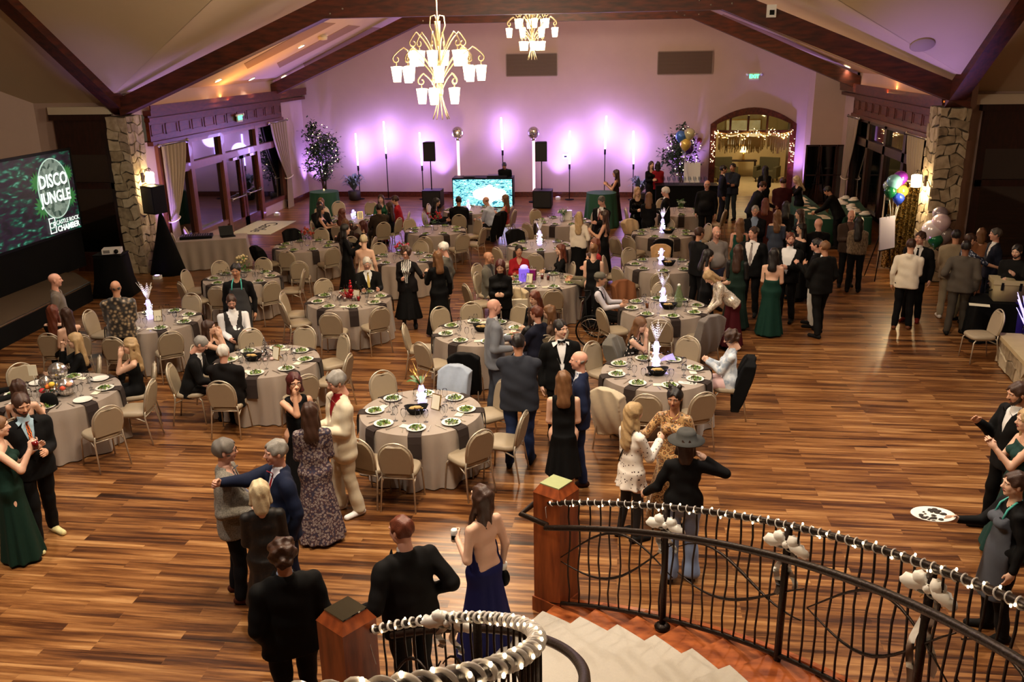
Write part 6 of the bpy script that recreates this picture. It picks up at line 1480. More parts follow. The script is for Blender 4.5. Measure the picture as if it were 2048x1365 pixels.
        if W > 1.22: d = smin(d, ell(q, (0, .07*W, .12), (.13*W+g, .10*W+g, .15)), .05)
        if fem: d = smin(d, ell(np.stack([np.abs(q[..., 0]), q[..., 1], q[..., 2]], -1), (.066, .085, .325), (.060+g, .055+g, .058)), .03)
        return d*s
    def armsd(P, g=0.0, cuff=None, upto=2, r0=.051):
        d = None
        for i in (0, 1):
            e = cone(P, S[i], EL[i], (r0*s if not fem else .045*s)+g, .040*s+g); 
            if upto > 1: e = smin(e, cone(P, EL[i], WR[i]+(EL[i]-WR[i])*.06, .040*s+g, (.028*s+g) if cuff is None else cuff), .02)
            d = e if d is None else np.minimum(d, e)
        return d
    def legsd(P, g=0.0, cuff=None):
        d = None
        for i in (0, 1):
            e = smin(cone(P, HP[i], KN[i], .086*s*(.6+.4*W)+g, .056*s+g), cone(P, KN[i], AN[i], .056*s+g, (.036*s+g) if cuff is None else cuff), .03); d = e if d is None else smin(d, e, .02)
        return d
    allp = np.array(S+EL+WR+HP+KN+AN+[T((0, 0, .56))]); lo0 = allp.min(0)-.2; hi0 = allp.max(0)+.2; lo0[2] = max(lo0[2], -.005)
    mskin = skin(SK[sk]); mh = mat('hair_%s' % hair[1], HCOL[hair[1]], .45, noise=.25, nscale=60, bump=.25, bscale=160)
    # body: one surface, head and hands with their own finer sampling
    def body(P):
        q = TF(P); d = smin(torso(q, -.006), armsd(P), .035); d = smin(d, cone(q, (0, -.02, .47), (0, -.01, .60), .055, .052)*s, .04); return smin(d, legsd(P, -.004), .04)
    parts = []
    V, Q = nets(body, lo0, hi0, h*1.15); parts.append((V, Q, 0))
    hyr, hpr = radians(hy), radians(hp); Hr = Matrix.Rotation(hyr, 3, 'Z') @ Matrix.Rotation(hpr, 3, 'X') @ Matrix.Rotation(radians(roll), 3, 'Y')
    HM = Rt @ np.array(Hr, F4) if lean < 45 else (Rt*.5+np.eye(3, dtype=F4)*.5) @ np.array(Hr, F4); hc = T((0, .012, .695)); hs = s**.5
    V, Q, mi = head_mesh(hh); parts.append(((V*hs) @ HM.T+hc, Q, mi))
    for i, k in enumerate((-1, 1)):
        a = WR[i]-EL[i]; a = a/np.linalg.norm(a); med = np.array((-k, 0.25, 0), F4)-0; n_ = med-a*(med@a)
        if np.linalg.norm(n_) < .2: n_ = np.array((0, 0, -1), F4); n_ = n_-a*(n_@a)
        n_ /= np.linalg.norm(n_); y_ = np.cross(-a, -n_)*1.0    # local axes: X=-palm, Z=-dir, Y = thumb side
        Xl, Zl = -n_, -a; Yl = np.cross(Zl, Xl)
        V, Q = hand_mesh(hands[i], .0055 if dist < 11 else .009); V = V.copy()
        if k < 0: V[:, 1] *= -1; Q = Q[:, ::-1]
        M_ = np.stack([Xl, Yl, Zl], 1); parts.append(((V*s) @ M_.T+WR[i], Q, 0))
    root = mesh_np('person', parts, [mskin, M_LIP, M_EYEW, mh]); root.location = loc; root.rotation_euler = (0, 0, rz); tag(root, label, 'person')
    def piece(name, fn, m, lo=None, hi=None, hx=1.0):
        V, Q = nets(fn, lo0 if lo is None else lo, hi0 if hi is None else hi, h*hx)
        if len(Q): return mesh_np(name, [(V, Q, 0)], [m], root)
    hm = .008 if dist < 13 else .013
    if hair[0] != 'none': V, Q = hair_mesh(hair[0], hm); mesh_np('hair', [((V*hs) @ HM.T+hc, Q, 0)], [mh], root)
    if beard: V, Q = hair_mesh('beard', hm*.8); mb = mat('beard_%s' % beard, HCOL[beard], .6, noise=.2, nscale=60); mesh_np('beard', [((V*hs) @ HM.T+hc, Q, 0)], [mb], root)
    def inhead(m_, name, mt): o = m_.build(name, mt, root); o.matrix_local = Matrix(((*(HM[0]*hs), hc[0]), (*(HM[1]*hs), hc[1]), (*(HM[2]*hs), hc[2]), (0, 0, 0, 1))); return o
    if hat == 'wide': m_ = MB(); m_.lathe([(.185, .035), (.19, .045), (.11, .055), (.100, .12), (.085, .15), (.03, .145), (0, .14)], 28, (0, -.01, 0)); inhead(m_, 'hat', mat('grey_felt', (62, 62, 60), .9))
    if hat == 'cap': m_ = MB(); m_.lathe([(.096, .03), (.098, .06), (.09, .10), (.06, .127), (0, .137)], 20, (0, -.012, 0), sy=1.15); inhead(m_, 'hat', mat('grey_cap', (104, 100, 88), .9))
    if glasses:
        m_ = MB()
        for k in (-1, 1): m_.tube([(k*.031+.02*cos(a), .100, .010+.015*sin(a)) for a in [2*pi*i/12 for i in range(12)]], .002, 4, close=True); m_.tube([(k*.05, .098, .014), (k*.082, .0, .012)], .002, 4)
        m_.tube([(-.011, .102, .012), (.011, .102, .012)], .002, 4); inhead(m_, 'eyeglasses', M_BLACK)
    kind = outfit[0]; c1 = outfit[1]; c2 = outfit[2] if len(outfit) > 2 else M_BLACK; opt = outfit[3] if len(outfit) > 3 else {}
    legm = opt.get('legs', c2)
    def cmat(c): return c if not isinstance(c, tuple) else mat('cloth_%d_%d_%d' % c, c, .8, sheen=.25, noise=.06, nscale=40)
    m1, ml = cmat(c1), cmat(legm)
    def front_y(f, z, x=0):
        y = .0; best = .1
        ys_ = np.linspace(.3, .02, 57, dtype=F4); pts = np.stack([np.full(57, x, F4), ys_, np.full(57, z, F4)], -1); d = f(pts); k = np.argmax(d < 0); return float(ys_[k]) if (d < 0).any() else .1
    def strip(name, zs, ws, off, mt, xs=None):
        """flat strip lying on the chest, in the torso frame"""
        V = []
        for i, (z, w_) in enumerate(zip(zs, ws)): y = front_y(lambda q: torso(q, opt.get('g', .02))/s, z)+off; x = 0 if xs is None else xs[i]; V += [T((x-w_, y-.006, z)), T((x, y+.004, z)), T((x+w_, y-.006, z))]
        m_ = MB(); F__ = []
        for i in range(len(zs)-1): F__ += [(3*i, 3*i+1, 3*i+4, 3*i+3), (3*i+1, 3*i+2, 3*i+5, 3*i+4)]
        m_.add(V, F__, 0, True); return m_.build(name, mt, root)
    def trousers(m=None, cuff=.068, name='trousers', g=.016, zmax=.10):
        def fn(P):
            q = TF(P); d = cone(q, (-.045, 0, -.01), (.045, 0, -.01), hr*(.55+.45*W)-.012, hr*(.55+.45*W)-.012, .74)*s; d = smin(d, cone(q, (-.04, 0, .08), (.04, 0, .08), .105*(.6+.4*W), .105*(.6+.4*W), .76)*s, .05)
            d = smin(d, legsd(P, g, cuff*s), .03); d = np.maximum(d, (q[..., 2]-zmax)*s); return np.maximum(d, .055-P[..., 2])+.004*np.sin(28*P[..., 2]+9*P[..., 0])
        lo = lo0.copy(); hi = hi0.copy(); hi[2] = T((0, 0, zmax+.04))[2] if lean < 40 else hi0[2]; return piece(name, fn, m or ml, lo, hi)
    def shoes(mt, heel=False):
        def fn(P):
            d = None
            for i in (0, 1):
                a = AN[i]; k = (-1, 1)[i]; t_ = np.array((a[0]+k*.03, a[1]+.17*s, .028), F4); b = np.array((a[0], a[1]-.045, .04), F4)
                e = smin(cone(P, b, t_, .040, .036), cone(P, (a[0], a[1], .06), (a[0], a[1]+.04, .05), .042, .038), .03); d = e if d is None else np.minimum(d, e)
            return np.maximum(d, .002-P[..., 2])
        a = np.array(AN); lo = a.min(0)-.12; hi = a.max(0)+.26; lo[2] = -.01; hi[2] = .14
        V, Q = nets(fn, lo, hi, min(h, .014)); 
        if len(Q): mesh_np('shoes', [(V, Q, 0)], [mt], root)
    if kind in ('suit', 'shirt', 'vest', 'jacket'):
        g = (.027 if not fem else .018) if kind in ('suit', 'jacket') else .014; hem = opt.get('hem', -.13 if kind in ('suit', 'jacket') else .0 if kind == 'vest' else -.02)
        vz = opt.get('v', .22 if kind in ('suit', 'vest') else (.40 if kind == 'shirt' else .30)); vw = opt.get('vw', .30 if kind in ('suit', 'vest') else .35)
        sleeve = opt.get('sleeve', 2 if kind != 'vest' else 0); opt['g'] = .012
        def fn(P):
            q = TF(P); d = torso(q, g); 
            if hem < 0: d = smin(d, cone(q, (-.05, 0, .05), (-.055, 0, -.12), hr*(.55+.45*W)+g-.02, hr*(.55+.45*W)+g-.012, .80)*s, .03); d = smin(d, cone(q, (.05, 0, .05), (.055, 0, -.12), hr*(.55+.45*W)+g-.02, hr*(.55+.45*W)+g-.012, .80)*s, .03)
            d = np.maximum(d, (hem-q[..., 2])*s); collar = cone(q, (0, -.03, .50), (0, -.022, .545), .075, .064)*s; d = smin(d, collar, .03); d = np.maximum(d, (q[..., 2]-.553)*s)
            if vz < .5: wdg = np.minimum((q[..., 2]-vz)*vw-np.abs(q[..., 0]), q[..., 1]-.01)*s; d = np.maximum(d, wdg)
            if kind == 'shirt': d = np.maximum(d, -cone(q, (0, .0, .5), (0, .0, .62), .054, .056)*s)
            if sleeve: d = smin(d, armsd(P, g-.004 if kind != 'shirt' else .010, (.046 if kind != 'shirt' else .038)*s, sleeve), .03)
            elif kind == 'vest': pass
            return d+.0035*np.sin(34*P[..., 2]+16*P[..., 0]+7*P[..., 1])*(1 if kind != 'vest' else .3)
        piece({'suit': 'suit_jacket', 'shirt': 'shirt', 'vest': 'waistcoat', 'jacket': 'jacket'}[kind], fn, m1)
        sh = opt.get('shirt')
        if sh is not None:
            def fs(P):
                q = TF(P); d = torso(q, .012); d = np.maximum(d, (.02-q[..., 2])*s); d = smin(d, cone(q, (0, -.012, .48), (0, -.006, .565), .066, .061)*s, .02); d = np.maximum(d, (q[..., 2]-.568)*s)
                if kind == 'vest': d = smin(d, armsd(P, .010, .040*s, 2), .03)
                else: d = np.maximum(d, -(q[..., 1]+.03)*s)
                return d
            piece('shirt', fs, cmat(sh))
            if kind == 'suit' and dist < 16:      # shirt cuffs
                m_ = MB()
                for i in (0, 1): a = Vector(WR[i]); b = Vector(EL[i]); u = (b-a).normalized(); m_.tube([a+u*.0, a+u*.04], .036*s, 8)
                m_.build('shirt_cuffs', cmat(sh), root)
        if opt.get('tie'):
            tm = cmat(opt['tie'])
            if opt.get('bow'):
                y = front_y(lambda q: torso(q, .012)/s, .5)+.03; m_ = MB(); c_ = T((0, .065, .535))
                for k in (-1, 1): m_.add([c_+np.array(v, F4) for v in ((0, 0, -.008), (k*.055, .008, -.028), (k*.055, .008, .028), (0, 0, .008), (0, .016, 0))], [(0, 1, 2, 3), (0, 4, 1), (3, 2, 4), (1, 4, 2)])
                m_.sph(tuple(c_+np.array((0, .012, 0))), .013, 6); m_.build('bow_tie', tm, root)
            else: strip('tie', [.53, .49, .40, .30, .22, .10][:6 if kind == 'suit' and vz < .2 else 5], [.022, .014, .022, .030, .034, .036], .012, tm)
        if opt.get('apron'):
            am = cmat(opt['apron'])
            def fa(P):
                q = TF(P); d = torso(q, .03); d = smin(d, cone(q, (0, .02, .0), (0, .04, -.42), .16*W, .19*W, .75)*s, .05); d = np.maximum(d, (q[..., 2]-.40)*s); d = np.maximum(d, (-.45-q[..., 2])*s); d = np.maximum(d, (.03-q[..., 1])*s); return np.maximum(d, (np.abs(q[..., 0])-.20+.25*np.maximum(q[..., 2]-.1, 0))*s)
            piece('apron', fa, am)
            m_ = MB(); y = front_y(lambda q: torso(q, .03)/s, .38)
            for k in (-1, 1): m_.tube([T((k*.085, y+.008, .37)), T((k*.08, .07, .47)), T((k*.065, .0, .535)), T((k*.03, -.065, .545))], .011, 5)
            m_.build('apron_strap', mat('teal_strap', (80, 190, 180), .6), root)
        if opt.get('skirt'):
            kind2 = 'skirt'
        else:
            trousers(cuff=opt.get('cuff', .062), g=opt.get('lg', .014)); shoes(cmat(opt.get('shoe', (16, 14, 14))))
        if opt.get('skirt'): outfit2 = opt['skirt']
    if kind == 'dress' or opt.get('skirt'):
        dm = m1 if kind == 'dress' else cmat(opt['skirt']); hemz = opt.get('hemz', .06); topz = opt.get('top', .50) if kind == 'dress' else .08; rb = opt.get('flare', .26); back = opt.get('back', None); sl = opt.get('sleeve', 0) if kind == 'dress' else 0
        sm = cmat(opt['sleevem']) if 'sleevem' in opt else None
        def fd(P):
            q = TF(P); d = torso(q, .010 if kind == 'dress' else .02)
            if kind == 'dress':
                if topz >= .5: d = np.maximum(d, -cone(q, (0, .03, .50), (0, .05, .62), .075, .11)*s); d = np.maximum(d, (np.abs(q[..., 0])-(sw*.80 if not sl else .5))*s) if not sl else d
                if opt.get('halter'): d = np.maximum(d, np.where(q[..., 2] > .36, (np.abs(q[..., 0])-.10+.35*(q[..., 2]-.36))*s, -1)); 
                if back is not None: d = np.maximum(d, np.minimum(np.minimum((q[..., 2]-back)*.7*s, (-q[..., 1]+.0)*s), (.12+.1*(q[..., 2]-back)-np.abs(q[..., 0]))*s))
                if sl and sm is None: d = smin(d, armsd(P, .012, (.05 if sl > 1 else .05)*s, sl if sl > 0 else 1), .02)
            d = np.maximum(d, (q[..., 2]-(topz if topz < .5 or kind != 'dress' else .545))*s)
            if seated: 
                for i in (0, 1): d = smin(d, cone(P, HP[i], KN[i], .10*s, .085*s), .05); d = smin(d, cone(P, KN[i], (AN[i][0], AN[i][1], max(hemz, .12)), .08*s, .085*s), .04)
            else:
                b = T((0, 0, 0)); an = np.arctan2(P[..., 1], P[..., 0]); zz = P[..., 2]; u = np.clip((hz-zz)/max(hz-hemz, .1), 0, 1); r = np.sqrt(P[..., 0]**2+(P[..., 1]/(.76+.12*u))**2)
                R0 = (.146*(.5+.5*W))*s+(rb-.146)*u**1.15; sk_ = (r-R0-(.02*u)*np.sin(an*9+1.5*np.sin(3*an)))*.8; sk_ = np.maximum(sk_, zz-(hz-.03)); sk_ = np.maximum(sk_, hemz-zz); d = smin(d, sk_, .07)
            return np.maximum(d, hemz-P[..., 2])
        lo = lo0.copy(); hi = hi0.copy(); lo[:2] -= .15; hi[:2] += .15; piece('dress' if kind == 'dress' else 'skirt', fd, dm, lo, hi)
        if sm is not None: piece('sleeves', lambda P: armsd(P, .014, .045*s, 2), sm)
        if hemz > .15 and not opt.get('bare'): piece('stockings', lambda P: np.maximum(legsd(P, .004), P[..., 2]-hz+.25), mat('dark_tights', (20, 18, 20), .7))
        shoes(cmat(opt.get('shoe', (18, 16, 16))))
        if opt.get('neck'): m_ = MB(); m_.tube([T((.06*cos(a), .02+.06*sin(a)+(.03 if sin(a) > .5 else 0), .53-.05*max(0, sin(a)))) for a in [2*pi*i/16 for i in range(16)]], .004, 4, close=True); m_.sph(tuple(T((0, .125, .475))), .012, 6); m_.build('necklace', M_GOLD if opt['neck'] == 1 else M_SILVER, root)
    if opt.get('bag'):
        m_ = MB(); a = T((-.14, .10, -.02)); m_.tube([T((.10, .02, .535)), T((.0, .12, .33)), T((-.12, .13, .08)), a], .008, 4); m_.tube([T((.10, .02, .535)), T((.02, -.12, .35)), T((-.12, -.10, .08)), a], .008, 4); m_.box(a+np.array((-.02, .02, -.06)), (.05, .22, .15)); m_.build('shoulder_bag', M_BLACK, root)
    if opt.get('lapels') is not None and dist < 14:
        lm = cmat(opt['lapels'])
        for k in (-1, 1):
            V = []
            for z, x0, x1 in ((.53, .055, .07), (.47, .062, .115), (.38, .045, .085), (.25, .012, .03)): y = front_y(lambda q: torso(q, .022)/s, z, (x0+x1)/2)+.006; V += [T((k*x0, y, z)), T((k*x1, y-.002, z-.01))]
            m_ = MB(); m_.add(V, [(0, 1, 3, 2), (2, 3, 5, 4), (4, 5, 7, 6)]); m_.build('lapel', lm, root)
    PN[0] += 1; root['_w'] = 0; del root['_w']
    return root, [Vector(w_) for w_ in WR], loc, rz
def inworld(res, i, off=(0, 0, 0)):
    r, WR, loc, rz = res; p = Matrix.Rotation(rz, 3, 'Z') @ (WR[i]+Vector(off)); return p+loc
# ---- clothes
def suit(c=(9, 9, 10), shirt=(228, 226, 222), tie=None, legs=None, **k): o = dict(shirt=shirt, legs=legs or c, tie=tie, lapels=c, **k); return ('suit', c, M_BLACK, o)
def shirt(c, legs=(12, 12, 13), **k): return ('shirt', c, M_BLACK, dict(legs=legs, v=.43, vw=.3, shirt=None, **k))
def jkt(c, sh, legs=(11, 11, 12), **k): return ('jacket', c, M_BLACK, dict(legs=legs, shirt=sh, **k))
def dress(c, **k): return ('dress', c, M_BLACK, k)
BK = (7, 7, 8)
P_BROC = ramp_mat('brocade', 'voronoi', [(.0, (196, 176, 140)), (.35, (120, 100, 76)), (.55, (40, 34, 30)), (1, (12, 11, 11))], 17, .4, sheen=.4)
P_PAIS = ramp_mat('paisley_print', 'voronoi', [(.0, (150, 90, 70)), (.18, (50, 54, 76)), (.32, (170, 160, 152)), (.5, (84, 54, 54)), (.8, (44, 46, 68))], 38, .7)
P_DOTS = ramp_mat('dotted_white', 'voronoi', [(.0, (60, 28, 30)), (.2, (70, 36, 36)), (.24, (236, 228, 216)), (1, (240, 232, 222))], 26, .7)
P_LEO = ramp_mat('leopard_print', 'voronoi', [(.0, (196, 140, 76)), (.25, (170, 112, 56)), (.42, (50, 30, 20)), (.6, (214, 170, 110)), (1, (60, 36, 22))], 24, .45, sheen=.3)
P_ZEB = ramp_mat('zebra_print', 'wave', [(.0, (11, 10, 10)), (.48, (12, 11, 11)), (.55, (232, 228, 220)), (1, (236, 232, 226))], 9, .6, stretch=(1, 1, 1.6), dist=5)
P_TIGER = ramp_mat('tiger_tie', 'wave', [(.0, (18, 10, 7)), (.40, (40, 20, 14)), (.5, (236, 110, 50)), (1, (240, 130, 70))], 14, .5, stretch=(1, 1, 3.5), dist=4)
P_SEQW = ramp_mat('white_sequins', 'cell', [(.2, (190, 176, 156)), (.6, (236, 226, 208)), (.9, (255, 250, 238))], 60, .3, metal=.3)
P_FLOR = ramp_mat('blue_floral_shirt', 'voronoi', [(.0, (60, 80, 130)), (.3, (150, 165, 195)), (.5, (232, 232, 232)), (1, (80, 96, 140))], 30, .7)
P_FLORD = ramp_mat('dark_floral_shirt', 'voronoi', [(.0, (220, 222, 228)), (.3, (170, 180, 200)), (.4, (40, 50, 74)), (1, (26, 34, 56))], 22, .7)
P_TWEED = ramp_mat('grey_tweed', 'noise', [(.35, (104, 100, 92)), (.65, (148, 142, 132))], 90, .9)
P_BLAZ = ramp_mat('black_floral_lace', 'voronoi', [(.0, (70, 40, 30)), (.25, (12, 10, 10)), (1, (12, 10, 12))], 30, .6)
P_FUR = ramp_mat('brown_fur', 'noise', [(.3, (52, 40, 32)), (.7, (150, 130, 106))], 22, .9, stretch=(3, 3, .7), bump=.5)
P_VELV = ramp_mat('dark_velvet', 'noise', [(.5, (8, 6, 6)), (.8, (44, 28, 20))], 40, .6)
P_WBLU = ramp_mat('white_blue_blouse', 'noise', [(.35, (150, 170, 192)), (.55, (214, 222, 230)), (.8, (240, 244, 248))], 9, .4, sheen=.5, dist=1.5)
P_PINKB = ramp_mat('black_white_top', 'voronoi', [(.0, (235, 230, 225)), (.28, (230, 224, 220)), (.34, (10, 8, 8)), (1, (8, 7, 7))], 22, .7)
JEAN = (40, 56, 88); NAVY = (24, 32, 56)
A = 'p'
# ---- foreground
res = person(447, 880, 1.76, 82, 'S', 'm', 'r', ('thick', 'gy'), ('suit', P_TWEED, M_BLACK, dict(shirt=(206, 160, 140), tie=(80, 84, 110), legs=(11, 12, 17), shoe=(70, 30, 16), hem=-.16, lapels=(120, 116, 106))), 'man in a light grey tweed jacket and glasses, standing in the left foreground facing right', ('down', 'mid'), wd=1.12, glasses=True, foot=.03)
person(549, 882, 1.80, 285, 'S', 'm', 'r', ('short', 'gr'), suit(NAVY, (225, 225, 235), (170, 24, 36), NAVY, shoe=(12, 8, 7)), 'man in a navy suit and red tie pointing left with his raised arm', ('down', (.06, .62, .50)), wd=1.08, hands='rg')
person(517, 962, 1.62, 178, 'S', 'f', 'p', ('bob', 'pb'), dress(P_VELV, sleeve=2, top=.5, hemz=.35, flare=.24), 'woman with a short blonde bob in a dark velvet dress, seen from behind', ('front', 'front'))
person(562, 1082, 1.78, 188, 'S', 'm', 'm', ('curly', 'br'), suit((8, 7, 7), (150, 170, 200)), 'broad man with curly brown hair in a black suit, back turned, behind the left newel', ('pocket', 'down'), wd=1.12, foot=.07)
person(800, 1034, 1.80, 205, 'S', 'm', 'r', ('crop', 'au'), suit((10, 8, 8), (200, 196, 190)), 'heavy-set man with cropped auburn hair in a black suit leaning on the left newel', ((.42, .16, .10), 'hip'), wd=1.30, foot=.05, lean=6, hy=20)
r21 = person(962, 972, 1.70, 222, 'S', 'f', 'p', ('long', 'br'), dress((26, 28, 78), top=.46, halter=1, back=.02, hemz=.03, flare=.30), 'brunette woman in a long backless navy gown holding a white can', ((.14, .20, .26), 'down'), hands='gr', hp=14)
person(587, 748, 1.66, 12, 'S', 'f', 'l', ('bob', 'rd'), dress(BK, top=.50, hemz=.10, flare=.26), 'woman in a sleeveless black dress and glasses drinking from a stemmed glass', ('down', 'mouth'), glasses=True, hands='rg')
person(618, 806, 1.68, 176, 'S', 'f', 'p', ('mid', 'br'), dress(P_PAIS, sleeve=2, top=.5, hemz=.04, flare=.27), 'woman with dark brown hair in a long paisley-print gown, back to the stairs', ('front', 'front'))
person(671, 744, 1.82, 292, 'S', 'm', 'r', ('thick', 'gr'), ('suit', (214, 202, 176), M_BLACK, dict(shirt=(130, 20, 26), legs=(206, 194, 168), shoe=(236, 236, 236), hem=-.24, lapels=(186, 170, 140), cuff=.075)), 'grey-haired man in a loose cream suit and white sneakers looking down to the left', ('front', 'front'), wd=1.02, hp=-16, foot=.05)
person(38, 788, 1.82, 18, 'S', 'm', 'l', ('short', 'br'), suit((8, 8, 9), (150, 176, 190), P_TIGER, (8, 8, 10), shoe=(214, 206, 150)), 'bearded man in a black suit and orange tiger-striped tie standing at far left', ('front', 'back'), beard='br', hp=-18, foot=.10, wd=1.05)
r15 = person(-8, 834, 1.70, 78, 'S', 'f', 'p', ('bun', 'lb'), dress((14, 40, 31), top=.42, hemz=.03, flare=.24), 'woman in a dark green strapless gown holding a red drink, cut by the left edge', ('hold', (.12, .30, .44)), hands='fg')
person(988, 598, 1.84, 100, 'S', 'm', 'r', ('none', 'gr'), suit((112, 116, 124), (220, 220, 220), None, (60, 66, 78), hem=-.17), 'bald man in a light grey suit talking with both hands raised', ('front', 'mid'), wd=1.05, hands='ff', hy=8)
person(1037, 668, 1.84, 172, 'S', 'm', 'm', ('crop', 'bk'), ('suit', (44, 47, 56), M_BLACK, dict(shirt=(180, 185, 200), legs=(34, 48, 84), hem=-.15, lapels=None)), 'tall broad man in a charcoal jacket and blue jeans with folded arms, back turned', ('cross', 'cross'), wd=1.42, foot=.05)
person(1121, 641, 1.80, 12, 'S', 'm', 'p', ('short', 'bk'), suit((7, 7, 7), (240, 240, 240), BK, (7, 7, 7), bow=1, v=.12), 'young man in a black tuxedo and bow tie looking to the right', ('down', 'down'), hy=28)
r32 = person(1158, 703, 1.78, 268, 'S', 'm', 'r', ('bald', 'gr'), suit((26, 34, 60), P_FLOR, None, (28, 38, 70), v=.1, shoe=(50, 24, 14)), 'balding man in a navy blazer and blue floral shirt facing left', ('down', 'down'))
person(1127, 743, 1.68, 182, 'S', 'f', 'p', ('mid', 'lb'), dress(BK, top=.50, hemz=.34, flare=.215, bare=1), 'woman with golden-brown hair in a sleeveless black dress, back turned', ('front', 'front'))
person(1268, 808, 1.64, 128, 'S', 'f', 'p', ('wavy', 'bl'), dress(P_DOTS, sleeve=2, top=.5, hemz=.66, flare=.185, legs=BK, bag=1), 'curly blonde woman in a white polka-dot blouse with a black shoulder bag', ('front', 'hold'), hands='rg')
person(1350, 778, 1.66, 348, 'S', 'f', 'm', ('buns', 'bk'), dress(P_LEO, sleeve=2, top=.5, hemz=.10, flare=.30, neck=1), 'woman in a leopard-print dress and dark necklace facing the stairs', ('mid', 'out'), hands='ff', hp=-6)
person(1373, 866, 1.66, 182, 'S', 'f', 'p', ('bob', 'br'), ('jacket', (12, 11, 12), M_BLACK, dict(shirt=None, v=.6, legs=(120, 140, 176), cuff=.10, hem=-.02, lg=.012)), 'woman in a wide grey hat, black jacket and flared jeans, back to the camera', ((.40, .16, .02), (.22, .06, .50)), hat='wide')
# right edge
person(2040, 766, 1.82, 300, 'S', 'm', 'l', ('short', 'br'), suit((8, 8, 9), (232, 232, 232), None, shoe=(8, 8, 8)), 'bearded man in a black suit and open white collar, cut by the right edge', ('down', 'hold'), beard='br', hp=-14, foot=.06)
person(2058, 822, 1.68, 292, 'S', 'f', 'p', ('wavy', 'bl'), dress((30, 60, 56), top=.44, hemz=.05, flare=.3), 'curly blonde woman with bare arms clasping her hands at the right edge', ('clap', 'clap'))
r114 = person(2034, 946, 1.68, 295, 'S', 'f', 'p', ('short', 'br'), ('shirt', (12, 12, 13), M_BLACK, dict(legs=(14, 14, 16), v=.6, shirt=None, apron=(66, 70, 80), g=.03)), 'waitress in a grey apron with teal straps carrying an oval dish at the right edge', ('down', (.10, .42, .26)), hands='rf')
# ---- left side
person(108, 547, 1.78, 82, 'S', 'm', 'r', ('none', 'br'), shirt((96, 84, 72), (16, 14, 14)), 'bald man in a brown-grey shirt standing at the stage edge, facing right', ('down', 'down'), wd=1.05)
person(237, 558, 1.78, 172, 'S', 'm', 'm', ('bald', 'dg'), ('suit', P_BROC, M_BLACK, dict(shirt=(220, 220, 220), legs=(11, 11, 12), lapels=None)), 'man in a gold-patterned brocade jacket standing with his back turned', ('front', 'front'), wd=1.08)
person(470, 528, 1.78, 348, 'S', 'm', 'm', ('short', 'bk'), ('shirt', (12, 12, 13), M_BLACK, dict(legs=(14, 14, 16), v=.6, shirt=None, apron=(60, 60, 62), g=.03)), 'dark-haired waiter in a grey apron with teal straps leaning over a table', ('down', 'down'), hp=-10)
person(461, 590, 1.76, 2, 'C', 'm', 'r', ('crop', 'br'), ('vest', (52, 50, 50), M_BLACK, dict(shirt=(232, 232, 234), legs=(30, 30, 32))), 'bearded man in a grey waistcoat and white sleeves looking down', ('table', 'lap'), beard='br', hp=-22, wd=1.15)
person(416, 642, 1.66, 75, 'C', 'f', 'p', ('long', 'br'), dress(BK, top=.44, hemz=.3), 'seated dark-haired woman in black raising her hands to her face', ('face', 'face'))
person(404, 674, 1.74, 75, 'C', 'm', 'r', ('short', 'gr'), suit((13, 12, 13)), 'seated grey-haired man in a dark suit bending forward at the silver-tree table', ('table', 'table'), lean=18, hp=-14)
person(445, 690, 1.74, 158, 'C', 'm', 'r', ('short', 'wh'), suit((16, 13, 13)), 'seated white-haired man in a dark suit seen from behind at the silver-tree table', ('table', 'lap'), wd=1.1)
person(104, 611, 1.66, 150, 'C', 'f', 'p', ('long', 'au'), dress(BK, top=.45, hemz=.3, sleeve=2), 'seated woman with long auburn hair facing away beside the stage', ('table', 'lap'))
person(130, 617, 1.68, 205, 'C', 'f', 'p', ('long', 'br'), dress(BK, top=.40, hemz=.3, back=.1), 'seated dark-haired woman with bare shoulders beside the auburn-haired one', ('lap', 'face'))
person(145, 670, 1.66, 268, 'C', 'f', 'p', ('long', 'bl'), dress(BK, top=.5, sleeve=2, hemz=.3), 'seated long-haired blonde in glasses sipping from a glass, facing left', ('table', 'mouth'), glasses=True, hands='rg')
person(258, 678, 1.68, 268, 'C', 'f', 'p', ('wavy', 'bl'), dress(BK, top=.44, hemz=.3), 'seated blonde woman with a tattooed shoulder, hands at her mouth', ('face', 'face'))
person(-6, 713, 1.76, 85, 'C', 'm', 'r', ('short', 'br'), suit((11, 10, 10), (235, 235, 235)), 'seated man in a dark suit cut by the left edge', ('table', 'table'), wd=1.1)
person(36, 759, 1.66, 165, 'C', 'f', 'p', ('mid', 'br'), dress(BK, top=.40, hemz=.3, back=.1), 'seated brunette with bare back at the disco-ball table, seen from behind', ('table', 'table'))
# ---- far left tables
person(654, 402, 1.76, 20, 'C', 'm', 'l', ('short', 'bk'), suit((14, 13, 16), (60, 60, 80)), 'dark-haired man facing the hall at the crowded far-left table', ('table', 'table'))
person(677, 398, 1.66, 350, 'C', 'f', 'p', ('mid', 'lb'), dress((210, 190, 160), top=.5, sleeve=2, hemz=.3), 'light-haired woman in a cream top at the crowded far-left table', ('table', 'lap'))
person(741, 393, 1.68, 350, 'C', 'f', 'p', ('mid', 'br'), dress((24, 74, 48), top=.5, sleeve=2, hemz=.3), 'woman in an emerald green blouse at the crowded far-left table', ('table', 'table'))
person(641, 412, 1.68, 80, 'C', 'f', 'l', ('long', 'bk'), dress(BK, top=.42, hemz=.3), 'woman with long black hair and bare arms at the crowded far-left table', ('table', 'table'))
person(684, 418, 1.66, 140, 'C', 'f', 'l', ('wavy', 'au'), dress((60, 36, 26), top=.5, sleeve=2, hemz=.3), 'woman with curly auburn hair seen from behind at the crowded far-left table', ('table', 'table'))
